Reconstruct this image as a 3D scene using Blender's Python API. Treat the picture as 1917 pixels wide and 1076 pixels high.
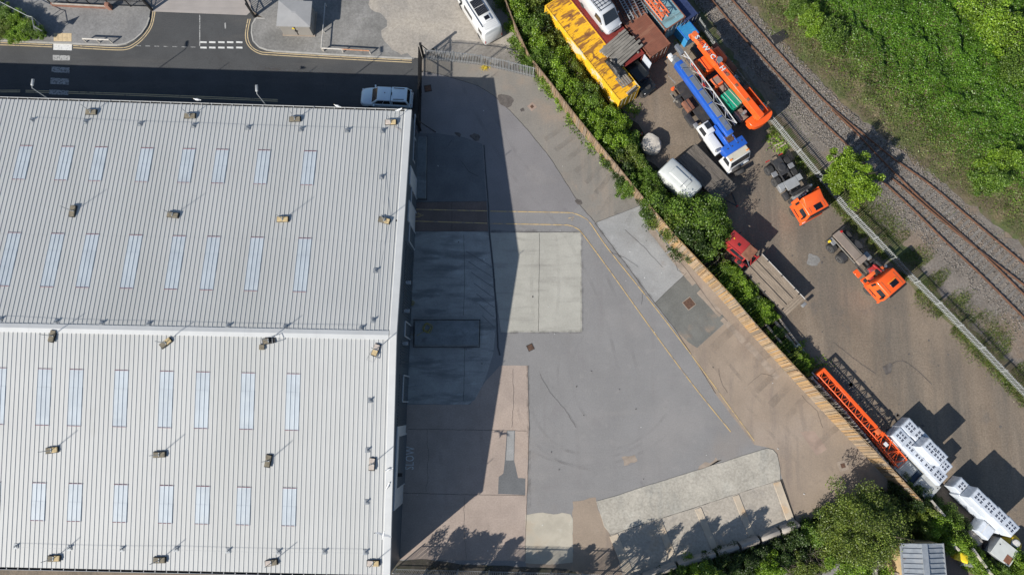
import bpy, bmesh, math, random
import numpy as np
from mathutils import Vector, Matrix, noise as mnoise
R = math.radians
random.seed(7)
rng = np.random.default_rng(7)
for o in list(bpy.data.objects): bpy.data.objects.remove(o)
C = bpy.context.scene.collection
SC = bpy.context.scene
# ------------------------------------------------------------------ camera
FPX, TILT, CH, CX, CY = 1300.0, R(9.5), 65.0, 958.5, 538.0
cam = bpy.data.cameras.new('camera'); camo = bpy.data.objects.new('camera', cam); C.objects.link(camo)
camo.location = (0, 0, CH); camo.rotation_euler = (TILT, 0, 0)
cam.sensor_fit = 'HORIZONTAL'; cam.angle = 2*math.atan(958.5/FPX); cam.clip_start = 1; cam.clip_end = 2000
SC.camera = camo
# ------------------------------------------------------------------ sky, sun, exposure
SUN_EL, SH_AZ = 31.5, 39.3            # elevation; direction the shadows fall (degrees from +X)
wd = bpy.data.worlds.new('World'); SC.world = wd; wd.use_nodes = True
nt = wd.node_tree; bg = nt.nodes['Background']
sky = nt.nodes.new('ShaderNodeTexSky'); sky.sky_type = 'NISHITA'; sky.sun_disc = False
sky.sun_elevation = R(SUN_EL); sky.sun_rotation = R(90-(SH_AZ+180)); sky.air_density = 1.0; sky.dust_density = 0.6; sky.ozone_density = 1.5
nt.links.new(sky.outputs[0], bg.inputs[0]); bg.inputs[1].default_value = 0.078
sl = bpy.data.lights.new('sun', 'SUN'); sl.energy = 4.6; sl.angle = R(0.5); sl.color = (1.0, 0.945, 0.86)
so = bpy.data.objects.new('sun', sl); C.objects.link(so); so.location = (-60, -50, 60)
ce = math.cos(R(SUN_EL))
so.rotation_euler = Vector((ce*math.cos(R(SH_AZ)), ce*math.sin(R(SH_AZ)), -math.sin(R(SUN_EL)))).to_track_quat('-Z', 'Y').to_euler()
SC.cycles.transparent_max_bounces = 24
vs = SC.view_settings; vs.view_transform = 'Standard'; vs.look = 'None'; vs.gamma = 1.0; vs.exposure = 0.55; vs.use_curve_mapping = False

# ------------------------------------------------------------------ pixel of the photograph -> point at height z
def W(px, py, z=0.0):
    x = (px-CX)/FPX; y = (CY-py)/FPX
    dy = y*math.cos(TILT)+math.sin(TILT); dz = y*math.sin(TILT)-math.cos(TILT)
    s = (z-CH)/dz
    return Vector((x*s, dy*s, z))
def Ws(pts, z=0.0): return [W(p[0], p[1], z) for p in pts]

# ------------------------------------------------------------------ materials
MATS = {}
def _nodes(name):
    m = bpy.data.materials.new(name); m.use_nodes = True
    n = m.node_tree.nodes; n.clear()
    out = n.new('ShaderNodeOutputMaterial'); b = n.new('ShaderNodeBsdfPrincipled')
    m.node_tree.links.new(b.outputs[0], out.inputs[0]); MATS[name] = m
    return m, n, m.node_tree.links, b, out
def _coord(n, l, world, stretch=None, rot=0):
    if world: c = n.new('ShaderNodeNewGeometry').outputs['Position']
    else:
        tc = n.new('ShaderNodeTexCoord'); oi = n.new('ShaderNodeObjectInfo')
        mm = n.new('ShaderNodeMath'); mm.operation = 'MULTIPLY'; mm.inputs[1].default_value = 37.0
        l.new(oi.outputs['Random'], mm.inputs[0])
        va = n.new('ShaderNodeVectorMath'); va.operation = 'ADD'
        l.new(tc.outputs['Object'], va.inputs[0]); l.new(mm.outputs[0], va.inputs[1]); c = va.outputs[0]
    if stretch or rot:
        mp = n.new('ShaderNodeMapping'); mp.vector_type = 'POINT'
        mp.inputs['Rotation'].default_value = (0, 0, rot)
        if stretch: mp.inputs['Scale'].default_value = stretch
        l.new(c, mp.inputs[0]); c = mp.outputs[0]
    return c
def _noise(n, l, c, scale, detail=5, rough=.6):
    t = n.new('ShaderNodeTexNoise'); t.inputs['Scale'].default_value = scale
    t.inputs['Detail'].default_value = detail; t.inputs['Roughness'].default_value = rough
    l.new(c, t.inputs['Vector']); return t.outputs[0]
def _ramp(n, l, fac, lo, hi):
    mr = n.new('ShaderNodeMapRange'); mr.inputs[1].default_value = lo; mr.inputs[2].default_value = hi
    mr.interpolation_type = 'SMOOTHSTEP'
    l.new(fac, mr.inputs[0]); return mr.outputs[0]
def _mix(n, l, fac, a, b, amt=1.0):
    mx = n.new('ShaderNodeMix'); mx.data_type = 'RGBA'
    if amt != 1.0:
        mm = n.new('ShaderNodeMath'); mm.operation = 'MULTIPLY'; mm.inputs[1].default_value = amt
        l.new(fac, mm.inputs[0]); fac = mm.outputs[0]
    l.new(fac, mx.inputs[0])
    for v, i in ((a, 6), (b, 7)):
        if isinstance(v, tuple): mx.inputs[i].default_value = (*v, 1)
        else: l.new(v, mx.inputs[i])
    return mx.outputs[2]
def M(name, col, rough=.6, metal=0., var=.12, scale=2.5, layers=(), bump=0., bscale=30., world=False, coat=0., spec=.5, fine=0., fscale=25.):
    """base colour varied by noise, plus layers of (colour, scale, lo, hi, amount[, stretch, rot])"""
    m, n, l, b, out = _nodes(name)
    c = _coord(n, l, world)
    dk = tuple(x*(1-var) for x in col); lt = tuple(min(x*(1+var), .95) for x in col)
    k = _mix(n, l, _ramp(n, l, _noise(n, l, c, scale), .3, .7), dk, lt)
    for ly in layers:
        st = ly[5] if len(ly) > 5 else None; rt = ly[6] if len(ly) > 6 else 0
        cc = _coord(n, l, world, st, rt) if (st or rt) else c
        k = _mix(n, l, _ramp(n, l, _noise(n, l, cc, ly[1]), ly[2], ly[3]), k, tuple(ly[0]), ly[4])
    if fine:
        f = _noise(n, l, c, fscale, 4, .75)
        hs = n.new('ShaderNodeHueSaturation'); mr = n.new('ShaderNodeMapRange')
        mr.inputs[1].default_value = .25; mr.inputs[2].default_value = .75; mr.inputs[3].default_value = 1-fine; mr.inputs[4].default_value = 1+fine
        l.new(f, mr.inputs[0]); l.new(mr.outputs[0], hs.inputs['Value']); l.new(k, hs.inputs['Color']); k = hs.outputs[0]
    l.new(k, b.inputs['Base Color'])
    b.inputs['Roughness'].default_value = rough; b.inputs['Metallic'].default_value = metal
    b.inputs['Coat Weight'].default_value = coat; b.inputs['Specular IOR Level'].default_value = spec
    if bump:
        bp = n.new('ShaderNodeBump'); bp.inputs['Strength'].default_value = 1; bp.inputs['Distance'].default_value = bump
        l.new(_noise(n, l, c, bscale, 6, .7), bp.inputs['Height']); l.new(bp.outputs[0], b.inputs['Normal'])
    return m
def leaf_mat(name, cols, trans=.3):
    m, n, l, b, out = _nodes(name); n.remove(b)
    g = n.new('ShaderNodeNewGeometry')
    r = n.new('ShaderNodeValToRGB'); l.new(g.outputs['Random Per Island'], r.inputs[0])
    cr = r.color_ramp
    while len(cr.elements) < len(cols): cr.elements.new(.5)
    for i, cc in enumerate(cols):
        cr.elements[i].position = i/(len(cols)-1); cr.elements[i].color = (*cc, 1)
    nz = _ramp(n, l, _noise(n, l, g.outputs['Position'], .55, 3), .3, .7)
    hs = n.new('ShaderNodeHueSaturation'); mr = n.new('ShaderNodeMapRange'); mr.inputs[3].default_value = .72; mr.inputs[4].default_value = 1.25
    l.new(nz, mr.inputs[0]); l.new(mr.outputs[0], hs.inputs['Value']); l.new(r.outputs[0], hs.inputs['Color'])
    d = n.new('ShaderNodeBsdfDiffuse'); t = n.new('ShaderNodeBsdfTranslucent'); gl = n.new('ShaderNodeBsdfGlossy'); gl.inputs['Roughness'].default_value = .45
    gl.inputs['Color'].default_value = (.6, .6, .6, 1)
    l.new(hs.outputs[0], d.inputs[0]); l.new(hs.outputs[0], t.inputs[0])
    mx = n.new('ShaderNodeMixShader'); mx.inputs[0].default_value = trans; l.new(d.outputs[0], mx.inputs[1]); l.new(t.outputs[0], mx.inputs[2])
    m2 = n.new('ShaderNodeMixShader'); m2.inputs[0].default_value = .05; l.new(mx.outputs[0], m2.inputs[1]); l.new(gl.outputs[0], m2.inputs[2])
    l.new(m2.outputs[0], out.inputs[0]); return m

def decal(name, col, lo, hi, amt, scale, stretch=None, rot=0., rough=.9):
    """thin worn film: noise decides where it still covers the surface"""
    m, n, l, b, out = _nodes(name); b.inputs['Base Color'].default_value = (*col, 1); b.inputs['Roughness'].default_value = rough
    f = _ramp(n, l, _noise(n, l, _coord(n, l, True, stretch, rot), scale, 6, .65), lo, hi); mm = n.new('ShaderNodeMath'); mm.operation = 'MULTIPLY'; mm.inputs[1].default_value = amt; l.new(f, mm.inputs[0])
    tr_ = n.new('ShaderNodeBsdfTransparent'); mx = n.new('ShaderNodeMixShader'); l.new(mm.outputs[0], mx.inputs[0]); l.new(tr_.outputs[0], mx.inputs[1]); l.new(b.outputs[0], mx.inputs[2]); l.new(mx.outputs[0], out.inputs[0]); return m
def piece_mat(name, cols, rough=.85, scale=6., world=True):
    """each piece takes its own colour from a ramp, with grain"""
    m, n, l, b, out = _nodes(name); oi = n.new('ShaderNodeObjectInfo'); r = n.new('ShaderNodeValToRGB'); l.new(oi.outputs['Random'], r.inputs[0]); cr = r.color_ramp
    while len(cr.elements) < len(cols): cr.elements.new(.5)
    for i, cc in enumerate(cols): cr.elements[i].position = i/(len(cols)-1); cr.elements[i].color = (*cc, 1)
    c = _coord(n, l, True); k = _mix(n, l, _ramp(n, l, _noise(n, l, c, 1.2), .45, .65), r.outputs[0], tuple(x*.7 for x in cols[0]), .3)
    f = _noise(n, l, c, scale, 4, .75); hs = n.new('ShaderNodeHueSaturation'); mr = n.new('ShaderNodeMapRange'); mr.inputs[1].default_value = .25; mr.inputs[2].default_value = .75; mr.inputs[3].default_value = .78; mr.inputs[4].default_value = 1.2
    l.new(f, mr.inputs[0]); l.new(mr.outputs[0], hs.inputs['Value']); l.new(k, hs.inputs['Color']); l.new(hs.outputs[0], b.inputs['Base Color']); b.inputs['Roughness'].default_value = rough; return m

# ------------------------------------------------------------------ mesh builder
class MB:
    def __init__(s): s.v = []; s.f = []; s.m = []
    def add(s, vs, fs, mi=0):
        o = len(s.v); s.v += [tuple(v) for v in vs]
        for f in fs: s.f.append([o+i for i in f]); s.m.append(mi)
        return s
    def box(s, c, d, rz=0., mi=0, ry=0., rx=0.):
        x, y, z = d[0]/2, d[1]/2, d[2]/2
        vs = [Vector((a*x, b*y, e*z)) for e in (-1, 1) for b in (-1, 1) for a in (-1, 1)]
        if rz or ry or rx:
            M3 = (Matrix.Rotation(rz, 3, 'Z') @ Matrix.Rotation(ry, 3, 'Y') @ Matrix.Rotation(rx, 3, 'X')); vs = [M3 @ v for v in vs]
        c = Vector(c)
        return s.add([v+c for v in vs], [(0, 2, 3, 1), (4, 5, 7, 6), (0, 1, 5, 4), (2, 6, 7, 3), (0, 4, 6, 2), (1, 3, 7, 5)], mi)
    def frus(s, b, t, z0, z1, mi=0):
        """b, t = (x0,x1,y0,y1) rectangles at z0 and z1"""
        vs = [(b[0], b[2], z0), (b[1], b[2], z0), (b[1], b[3], z0), (b[0], b[3], z0), (t[0], t[2], z1), (t[1], t[2], z1), (t[1], t[3], z1), (t[0], t[3], z1)]
        return s.add(vs, [(3, 2, 1, 0), (4, 5, 6, 7), (0, 1, 5, 4), (1, 2, 6, 5), (2, 3, 7, 6), (3, 0, 4, 7)], mi)
    def prism(s, pts, z0, z1, mi=0):
        n = len(pts)
        a = sum(pts[i][0]*pts[(i+1) % n][1]-pts[(i+1) % n][0]*pts[i][1] for i in range(n))
        if a < 0: pts = pts[::-1]
        vs = [(p[0], p[1], z0) for p in pts]+[(p[0], p[1], z1) for p in pts]
        fs = [tuple(range(n))[::-1], tuple(range(n, 2*n))]+[(i, (i+1) % n, n+(i+1) % n, n+i) for i in range(n)]
        return s.add(vs, fs, mi)
    def sheet(s, pts, z=None, mi=0):
        n = len(pts); a = sum(pts[i][0]*pts[(i+1) % n][1]-pts[(i+1) % n][0]*pts[i][1] for i in range(n))
        if a < 0: pts = pts[::-1]
        return s.add([(p[0], p[1], p[2] if z is None else z) for p in pts], [tuple(range(n))], mi)
    def cyl(s, p0, p1, r0, r1=None, n=8, caps=True, mi=0):
        p0, p1 = Vector(p0), Vector(p1); r1 = r0 if r1 is None else r1
        d = (p1-p0).normalized(); a = d.orthogonal().normalized(); b = d.cross(a)
        vs = []
        for p, r in ((p0, r0), (p1, r1)):
            for i in range(n):
                t = 2*math.pi*i/n; vs.append(p+a*(r*math.cos(t))+b*(r*math.sin(t)))
        fs = [(i, (i+1) % n, n+(i+1) % n, n+i) for i in range(n)]
        if caps: fs += [tuple(range(n))[::-1], tuple(range(n, 2*n))]
        return s.add(vs, fs, mi)
    def rod(s, p0, p1, w, h=None, mi=0):
        """square bar between two points"""
        p0, p1 = Vector(p0), Vector(p1); h = h or w; d = (p1-p0).normalized()
        up = Vector((0, 0, 1)) if abs(d.z) < .95 else Vector((1, 0, 0))
        a = d.cross(up).normalized()*w/2; b = d.cross(a).normalized()*h/2
        vs = [p+i*a+j*b for p in (p0, p1) for i, j in ((-1, -1), (1, -1), (1, 1), (-1, 1))]
        return s.add(vs, [(0, 1, 5, 4), (1, 2, 6, 5), (2, 3, 7, 6), (3, 0, 4, 7), (3, 2, 1, 0), (4, 5, 6, 7)], mi)
    def tube(s, pts, r, n=6, mi=0):
        for i in range(len(pts)-1): s.cyl(pts[i], pts[i+1], r, r, n, True, mi)
        return s
    def loft(s, rings, mi=0, caps=True):
        n = len(rings[0]); o = []
        vs = [p for r in rings for p in r]; fs = []
        for k in range(len(rings)-1):
            for i in range(n): fs.append((k*n+i, k*n+(i+1) % n, (k+1)*n+(i+1) % n, (k+1)*n+i))
        if caps: fs += [tuple(range(n))[::-1], tuple(range((len(rings)-1)*n, len(rings)*n))]
        return s.add(vs, fs, mi)
    def lathe(s, c, prof, axis='Z', n=16, mi=0):
        c = Vector(c); rings = []
        for r, h in prof:
            ring = []
            for i in range(n):
                t = 2*math.pi*i/n; a, b = r*math.cos(t), r*math.sin(t)
                ring.append(c+(Vector((a, b, h)) if axis == 'Z' else Vector((b, h, a))))
            rings.append(ring)
        return s.loft(rings, mi)
    def mesh(s, name, mats, bevel=0., seg=2, smooth=False, angle=40):
        me = bpy.data.meshes.new(name); me.from_pydata(s.v, [], s.f)
        for m in (mats if isinstance(mats, (list, tuple)) else [mats]): me.materials.append(MATS[m])
        if len(set(s.m)) > 1: me.polygons.foreach_set('material_index', s.m)
        bm = bmesh.new(); bm.from_mesh(me); bmesh.ops.recalc_face_normals(bm, faces=bm.faces)
        if bevel:
            ed = [e for e in bm.edges if len(e.link_faces) == 2 and e.calc_face_angle(0) > R(28)]
            bmesh.ops.bevel(bm, geom=ed, offset=bevel, segments=seg, profile=.5, affect='EDGES', clamp_overlap=True)
        bm.to_mesh(me); bm.free()
        if smooth or bevel:
            me.polygons.foreach_set('use_smooth', [True]*len(me.polygons)); me.set_sharp_from_angle(angle=R(angle))
        me.update(); return me
    def build(s, name, mats, parent=None, bevel=0., seg=2, smooth=False, angle=40, loc=None):
        return link(name, s.mesh(name, mats, bevel, seg, smooth, angle), parent, loc)
def link(name, me, parent=None, loc=None, rz=0.):
    o = bpy.data.objects.new(name, me); C.objects.link(o)
    if parent is not None: o.parent = parent
    if loc is not None: o.location = loc
    if rz: o.rotation_euler = (0, 0, rz)
    return o
def tag(o, label=None, cat=None, group=None, kind=None):
    if label: o['label'] = label
    if cat: o['category'] = cat
    if group: o['group'] = group
    if kind: o['kind'] = kind
    return o
def thing(name, label, cat, loc=(0, 0, 0), rz=0., group=None):
    o = bpy.data.objects.new(name, None); C.objects.link(o); o.empty_display_size = .3
    o.location = loc; o.rotation_euler = (0, 0, rz); return tag(o, label, cat, group)
def copy_tree(o, parent=None):
    c = o.copy(); C.objects.link(c)
    if parent is not None: c.parent = parent
    for ch in list(o.children): copy_tree(ch, c)
    return c
def at(o, loc, rz=None, label=None, group=None, scale=None):
    o.location = loc
    if rz is not None: o.rotation_euler = (0, 0, rz)
    if label: o['label'] = label
    if group: o['group'] = group
    if scale: o.scale = scale if isinstance(scale, tuple) else (scale,)*3
    return o
def frame(p, q, z=0., zq=None):
    """base point midway, heading p->q and length from two pixels"""
    a, b = W(*p, z), W(*q, z if zq is None else zq); d = b-a
    mid = (a+b)/2; return Vector((mid.x, mid.y, 0)), math.atan2(d.y, d.x), Vector((d.x, d.y)).length
def rough_poly(pts, amp=.05, step=.5, seed=0):
    out = []; n = len(pts)
    for i in range(n):
        a, b = Vector(pts[i][:2]), Vector(pts[(i+1) % n][:2]); L = (b-a).length; k = max(1, int(L/step))
        nn = Vector((-(b-a).y, (b-a).x)).normalized()
        for j in range(k):
            p = a+(b-a)*(j/k)
            if j: p = p+nn*amp*(mnoise.noise(Vector((p.x*.9, p.y*.9, seed)))*1.2+mnoise.noise(Vector((p.x*3.1, p.y*3.1, seed+9)))*.6)
            out.append((p.x, p.y))
    return out
def strip_pts(path, w):
    L, Rr = [], []
    for i, p in enumerate(path):
        a = path[max(i-1, 0)]; b = path[min(i+1, len(path)-1)]
        d = Vector((b[0]-a[0], b[1]-a[1])).normalized(); nn = Vector((-d.y, d.x))*w/2
        L.append((p[0]+nn.x, p[1]+nn.y)); Rr.append((p[0]-nn.x, p[1]-nn.y))
    return L, Rr
def strip(mb, path, w, z, mi=0):
    L, Rr = strip_pts(path, w); n = len(path)
    mb.add([(*p, z) for p in L]+[(*p, z) for p in Rr], [(i, n+i, n+i+1, i+1) for i in range(n-1)], mi); return mb
def smooth_path(pts, sub=6):
    P = [Vector(p) for p in pts]; out = []
    for i in range(len(P)-1):
        p0, p1, p2, p3 = P[max(i-1, 0)], P[i], P[i+1], P[min(i+2, len(P)-1)]
        for j in range(sub):
            t = j/sub
            out.append(.5*((2*p1)+(p2-p0)*t+(2*p0-5*p1+4*p2-p3)*t*t+(3*p1-p0-3*p2+p3)*t**3))
    out.append(P[-1]); return out
def raw_mesh(name, V, F, mat):
    """numpy verts (n,3), quads (m,4)"""
    me = bpy.data.meshes.new(name); me.vertices.add(len(V)); me.vertices.foreach_set('co', np.ascontiguousarray(V, dtype=np.float32).ravel())
    m = len(F); k = F.shape[1]
    me.loops.add(m*k); me.loops.foreach_set('vertex_index', np.ascontiguousarray(F, dtype=np.int32).ravel())
    me.polygons.add(m); me.polygons.foreach_set('loop_start', np.arange(0, m*k, k, dtype=np.int32))
    me.update(calc_edges=True); me.materials.append(MATS[mat]); return me
# ------------------------------------------------------------------ materials
M('dirt', (.192, .151, .112), .95, var=.16, scale=.22, layers=[((.215, .172, .13), .09, .48, .7, .7), ((.105, .097, .09), .5, .55, .72, .55), ((.12, .105, .088), .3, .45, .65, .75, (1, .12, 1), R(-47)), ((.23, .185, .14), .6, .5, .7, .6, (1, .1, 1), R(-44)), ((.06, .055, .05), 1.3, .7, .8, .6)], bump=.02, bscale=9, world=True, fine=0.32, fscale=6.3)
M('asphalt_road', (.062, .064, .066), .9, var=.12, scale=.35, layers=[((.085, .083, .08), .12, .5, .7, .6, (1, 6, 1), 0), ((.045, .046, .048), 1.1, .58, .7, .4)], bump=.008, bscale=40, world=True, fine=0.24, fscale=9)
M('tarmac_yard', (.214, .21, .208), .92, var=.06, scale=.25, layers=[((.262, .25, .242), .1, .5, .72, .6), ((.185, .172, .176), .35, .56, .74, .35), ((.25, .215, .185), .07, .6, .72, .4), ((.27, .26, .25), 1.3, .55, .75, .4), ((.165, .155, .155), 2.2, .58, .78, .35), ((.18, .17, .168), .9, .5, .75, .35, (1, .12, 1), R(35)), ((.255, .245, .235), .9, .52, .75, .35, (.14, 1, 1), R(20))], bump=.006, bscale=40, world=True, fine=0.14, fscale=8.1)
M('tarmac_north', (.196, .188, .19), .92, var=.07, scale=.3, layers=[((.25, .235, .225), .13, .5, .72, .6)], bump=.006, bscale=40, world=True, fine=0.14, fscale=8.1)
M('tarmac_pink', (.34, .278, .238), .92, var=.1, scale=.4, layers=[((.4, .32, .265), .15, .45, .7, .7), ((.26, .205, .175), .8, .55, .75, .45, (1, .2, 1))], bump=.006, bscale=40, world=True, fine=0.18, fscale=7.2)
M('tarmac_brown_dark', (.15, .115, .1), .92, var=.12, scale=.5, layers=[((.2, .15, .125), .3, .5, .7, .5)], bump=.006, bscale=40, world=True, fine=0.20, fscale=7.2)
M('concrete_olive', (.205, .19, .168), .92, var=.09, scale=.22, layers=[((.285, .225, .175), .2, .52, .7, .75), ((.15, .148, .135), .3, .55, .75, .5, (1, .25, 1), R(-50)), ((.3, .235, .185), .9, .6, .74, .5), ((.14, .135, .125), 1.6, .56, .75, .45), ((.27, .23, .19), .7, .5, .7, .5, (1, .15, 1), R(-52))], bump=.006, world=True, fine=0.16, fscale=7.2)
M('concrete_lightgrey', (.29, .29, .285), .92, var=.09, scale=.4, layers=[((.235, .225, .215), .35, .5, .7, .6), ((.36, .36, .355), .8, .56, .72, .5), ((.24, .2, .17), .25, .6, .75, .6)], bump=.005, world=True, fine=0.16, fscale=7.2)
M('concrete_greendark', (.145, .145, .133), .92, var=.13, scale=.5, layers=[((.235, .19, .15), .35, .56, .66, .75), ((.115, .12, .115), .8, .55, .7, .5)], bump=.005, world=True, fine=0.20, fscale=7.2)
M('concrete_brown', (.285, .228, .176), .92, var=.1, scale=.25, layers=[((.32, .262, .212), .13, .5, .68, .8), ((.2, .155, .13), .42, .53, .72, .75, (1, .3, 1), R(-52)), ((.34, .24, .165), .22, .6, .75, .5), ((.33, .29, .25), 1.1, .62, .75, .4), ((.17, .14, .12), 1.8, .56, .75, .45), ((.2, .165, .14), .8, .5, .68, .5, (1, .15, 1), R(-50))], bump=.006, world=True, fine=0.16, fscale=7.2)
M('concrete_pale', (.36, .35, .31), .9, var=.07, scale=.5, layers=[((.26, .25, .225), .5, .5, .72, .75, (.3, 2.4, 1)), ((.42, .41, .365), .3, .5, .7, .6), ((.25, .26, .235), 1.6, .62, .74, .5, (.4, 2.5, 1))], bump=.005, world=True, fine=0.12, fscale=7.2)
M('concrete_stained', (.31, .31, .295), .92, var=.13, scale=.6, layers=[((.15, .155, .155), .4, .47, .66, .8, (.5, 2.4, 1)), ((.44, .45, .44), .9, .56, .72, .6, (.5, 2.2, 1))], bump=.005, world=True, fine=0.16, fscale=7.2)
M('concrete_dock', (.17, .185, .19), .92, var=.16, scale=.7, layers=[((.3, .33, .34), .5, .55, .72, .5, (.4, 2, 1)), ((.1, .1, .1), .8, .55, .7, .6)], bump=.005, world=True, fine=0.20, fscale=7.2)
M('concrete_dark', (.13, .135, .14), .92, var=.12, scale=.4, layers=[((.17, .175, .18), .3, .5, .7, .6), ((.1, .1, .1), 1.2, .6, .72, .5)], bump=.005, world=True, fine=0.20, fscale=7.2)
M('concrete_ramp', (.375, .35, .3), .92, var=.1, scale=.5, layers=[((.27, .265, .24), .35, .5, .7, .65, (2, .5, 1), R(18)), ((.44, .42, .365), .6, .55, .72, .7)], bump=.008, world=True, fine=0.30, fscale=5)
M('concrete_bay', (.36, .325, .275), .92, var=.08, scale=.5, layers=[((.35, .27, .19), .3, .58, .72, .55), ((.22, .205, .19), .8, .55, .72, .5)], bump=.008, world=True, fine=0.28, fscale=5)
M('concrete_ledge', (.47, .4, .31), .9, var=.1, scale=.7, layers=[((.5, .33, .18), .4, .56, .7, .6), ((.33, .3, .26), 1.5, .55, .7, .5)], bump=.005, world=True, fine=.07)
M('concrete_block', (.34, .31, .275), .92, var=.15, scale=.8, layers=[((.22, .2, .18), .9, .5, .7, .6)], bump=.008, bscale=12, world=True, fine=.1)
M('concrete_cream', (.42, .385, .315), .92, var=.1, scale=.7, layers=[((.37, .3, .22), .35, .5, .7, .7), ((.52, .5, .43), 1.2, .55, .72, .6)], bump=.008, world=True, fine=.08)
M('concrete_apron', (.33, .3, .28), .9, var=.08, scale=.5, layers=[((.26, .24, .23), .4, .5, .7, .6, (.2, 3, 1))], bump=.004, world=True, fine=.06)
M('kerb_stone', (.37, .36, .335), .9, var=.12, scale=1.2, layers=[((.23, .22, .2), 1.1, .55, .75, .6)], world=True, fine=.08)
M('block_paving', (.2, .198, .195), .92, var=.14, scale=.4, layers=[((.25, .24, .225), .25, .5, .7, .6), ((.13, .13, .125), .5, .58, .75, .5)], bump=.004, world=True, fine=0.30, fscale=5)
M('gravel_grey', (.22, .215, .205), .95, var=.13, scale=.35, layers=[((.15, .148, .14), .18, .48, .66, .8), ((.31, .27, .22), .12, .56, .72, .6)], bump=.02, bscale=14, world=True, fine=0.34, fscale=5)
M('gravel_beige', (.33, .3, .26), .95, var=.1, scale=.3, layers=[((.24, .23, .215), .16, .5, .66, .7), ((.38, .34, .28), .3, .5, .7, .6), ((.33, .25, .18), .25, .66, .78, .6)], bump=.015, bscale=14, world=True, fine=0.32, fscale=5)
M('ballast', (.175, .152, .13), .95, var=.18, scale=.5, layers=[((.25, .235, .215), 5.5, .54, .68, .8), ((.085, .078, .07), 6.5, .56, .68, .8), ((.2, .145, .1), .22, .5, .68, .7)], bump=.05, bscale=8, world=True, fine=0.34, fscale=5)
M('verge_soil', (.13, .105, .065), .95, var=.2, scale=.8, layers=[((.08, .105, .032), .45, .42, .6, .85), ((.2, .15, .09), .35, .58, .72, .6)], bump=.03, bscale=8, world=True, fine=0.34, fscale=5)
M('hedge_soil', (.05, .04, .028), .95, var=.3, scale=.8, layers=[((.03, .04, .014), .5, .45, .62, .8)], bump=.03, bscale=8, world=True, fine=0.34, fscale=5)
M('debris', (.085, .075, .062), .95, var=.3, scale=1.5, layers=[((.2, .18, .16), 5, .62, .72, .7), ((.05, .055, .03), .6, .5, .65, .7)], world=True, fine=.2, fscale=6)
M('paint_white', (.62, .62, .6), .8, var=.08, scale=2, layers=[((.1, .1, .1), 7, .56, .7, .75)], world=True)
M('paint_white_worn', (.36, .36, .35), .85, var=.1, scale=2, layers=[((.1, .1, .1), 5, .47, .62, .85)], world=True)
M('paint_yellow', (.5, .395, .235), .8, var=.1, scale=2, layers=[((.14, .12, .1), 3, .55, .68, .8)], world=True)
M('paint_yellow_yard', (.5, .36, .17), .85, var=.12, scale=1.2, layers=[((.24, .21, .19), 1.6, .48, .64, .85)], world=True)
M('tactile', (.55, .43, .26), .9, var=.12, scale=3, world=True, fine=.08)
M('crack_shade_dark', (.05, .046, .042), .95, var=.3, scale=2, world=True)
M('oil_stain', (.105, .092, .083), .85, var=.3, scale=2, world=True)
M('stain_tan', (.29, .24, .195), .92, var=.15, scale=1.5, world=True, fine=.08)
M('stain_pink', (.31, .235, .19), .92, var=.12, scale=1.0, world=True, fine=.08)
M('rust_iron', (.12, .07, .05), .8, .3, var=.3, scale=6, layers=[((.2, .1, .05), 4, .5, .7, .6)])

decal('tyre_film', (.12, .11, .108), .4, .9, .24, .5); decal('grime_film', (.12, .105, .095), .35, .9, .34, .35); decal('dust_film', (.34, .305, .27), .4, .9, .4, .35); decal('rust_film', (.33, .2, .12), .45, .85, .45, .5); decal('edge_film', (.1, .09, .08), .4, .8, .5, 1.2)
# ------------------------------------------------------------------ ground sheets
def ground(name, px, z, mat, amp=.05, step=.6, thick=None, parent=None, seed=0, label=None):
    pts = [(p.x, p.y) for p in Ws(px)]
    if amp: pts = rough_poly(pts, amp, step, seed)
    mb = MB()
    if thick is None: mb.sheet(pts, z)
    else: mb.prism(pts, z-thick, z)
    o = mb.build(name, mat, parent)
    if parent is None: o['kind'] = 'structure'
    return o
mb = MB(); mb.sheet([(-400, -400), (400, -400), (400, 400), (-400, 400)], -.02)
tag(mb.build('ground', 'dirt'), kind='structure')
road = ground('road', [(-160, 10), (300, 10), (460, 10), (500, 60), (700, 90), (792, 100), (792, 250), (700, 262), (-160, 262)], .004, 'asphalt_road', 0)
# left block paved pavement, right tarmac pavement with kerbs
LP = [(-160, -80), (283, -80), (283, 18), (280, 36), (275, 50), (266, 63), (255, 73), (244, 80), (230, 84.5), (212, 85.5), (90, 81), (0, 77), (-160, 72)]
RP = [(497, 36), (476, 36), (472.5, 50), (471.5, 62), (473, 74), (478, 83), (486, 89.5), (500, 94.5), (520, 97), (640, 104), (775, 111), (800, 92), (930, 88), (1010, 135), (945, -30), (940, -80), (470, -80), (470, 20)]
ground('pavement', LP, .11, 'block_paving', 0, thick=.13)
ground('gravel_lot', RP, .1, 'gravel_grey', 0, thick=.12)
ground('beige_gravel', [(668, -80), (940, -80), (945, -10), (985, 100), (995, 120), (900, 112), (800, 100), (770, 108), (735, 95), (715, 70), (725, 40), (690, 10)], .104, 'gravel_beige', .8, .5, seed=3)
ground('concrete_apron', [(283, -80), (470, -80), (470, 22), (462, 29), (283, 22)], .02, 'concrete_apron', 0, thick=.04)
kerb_mb = None
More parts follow.
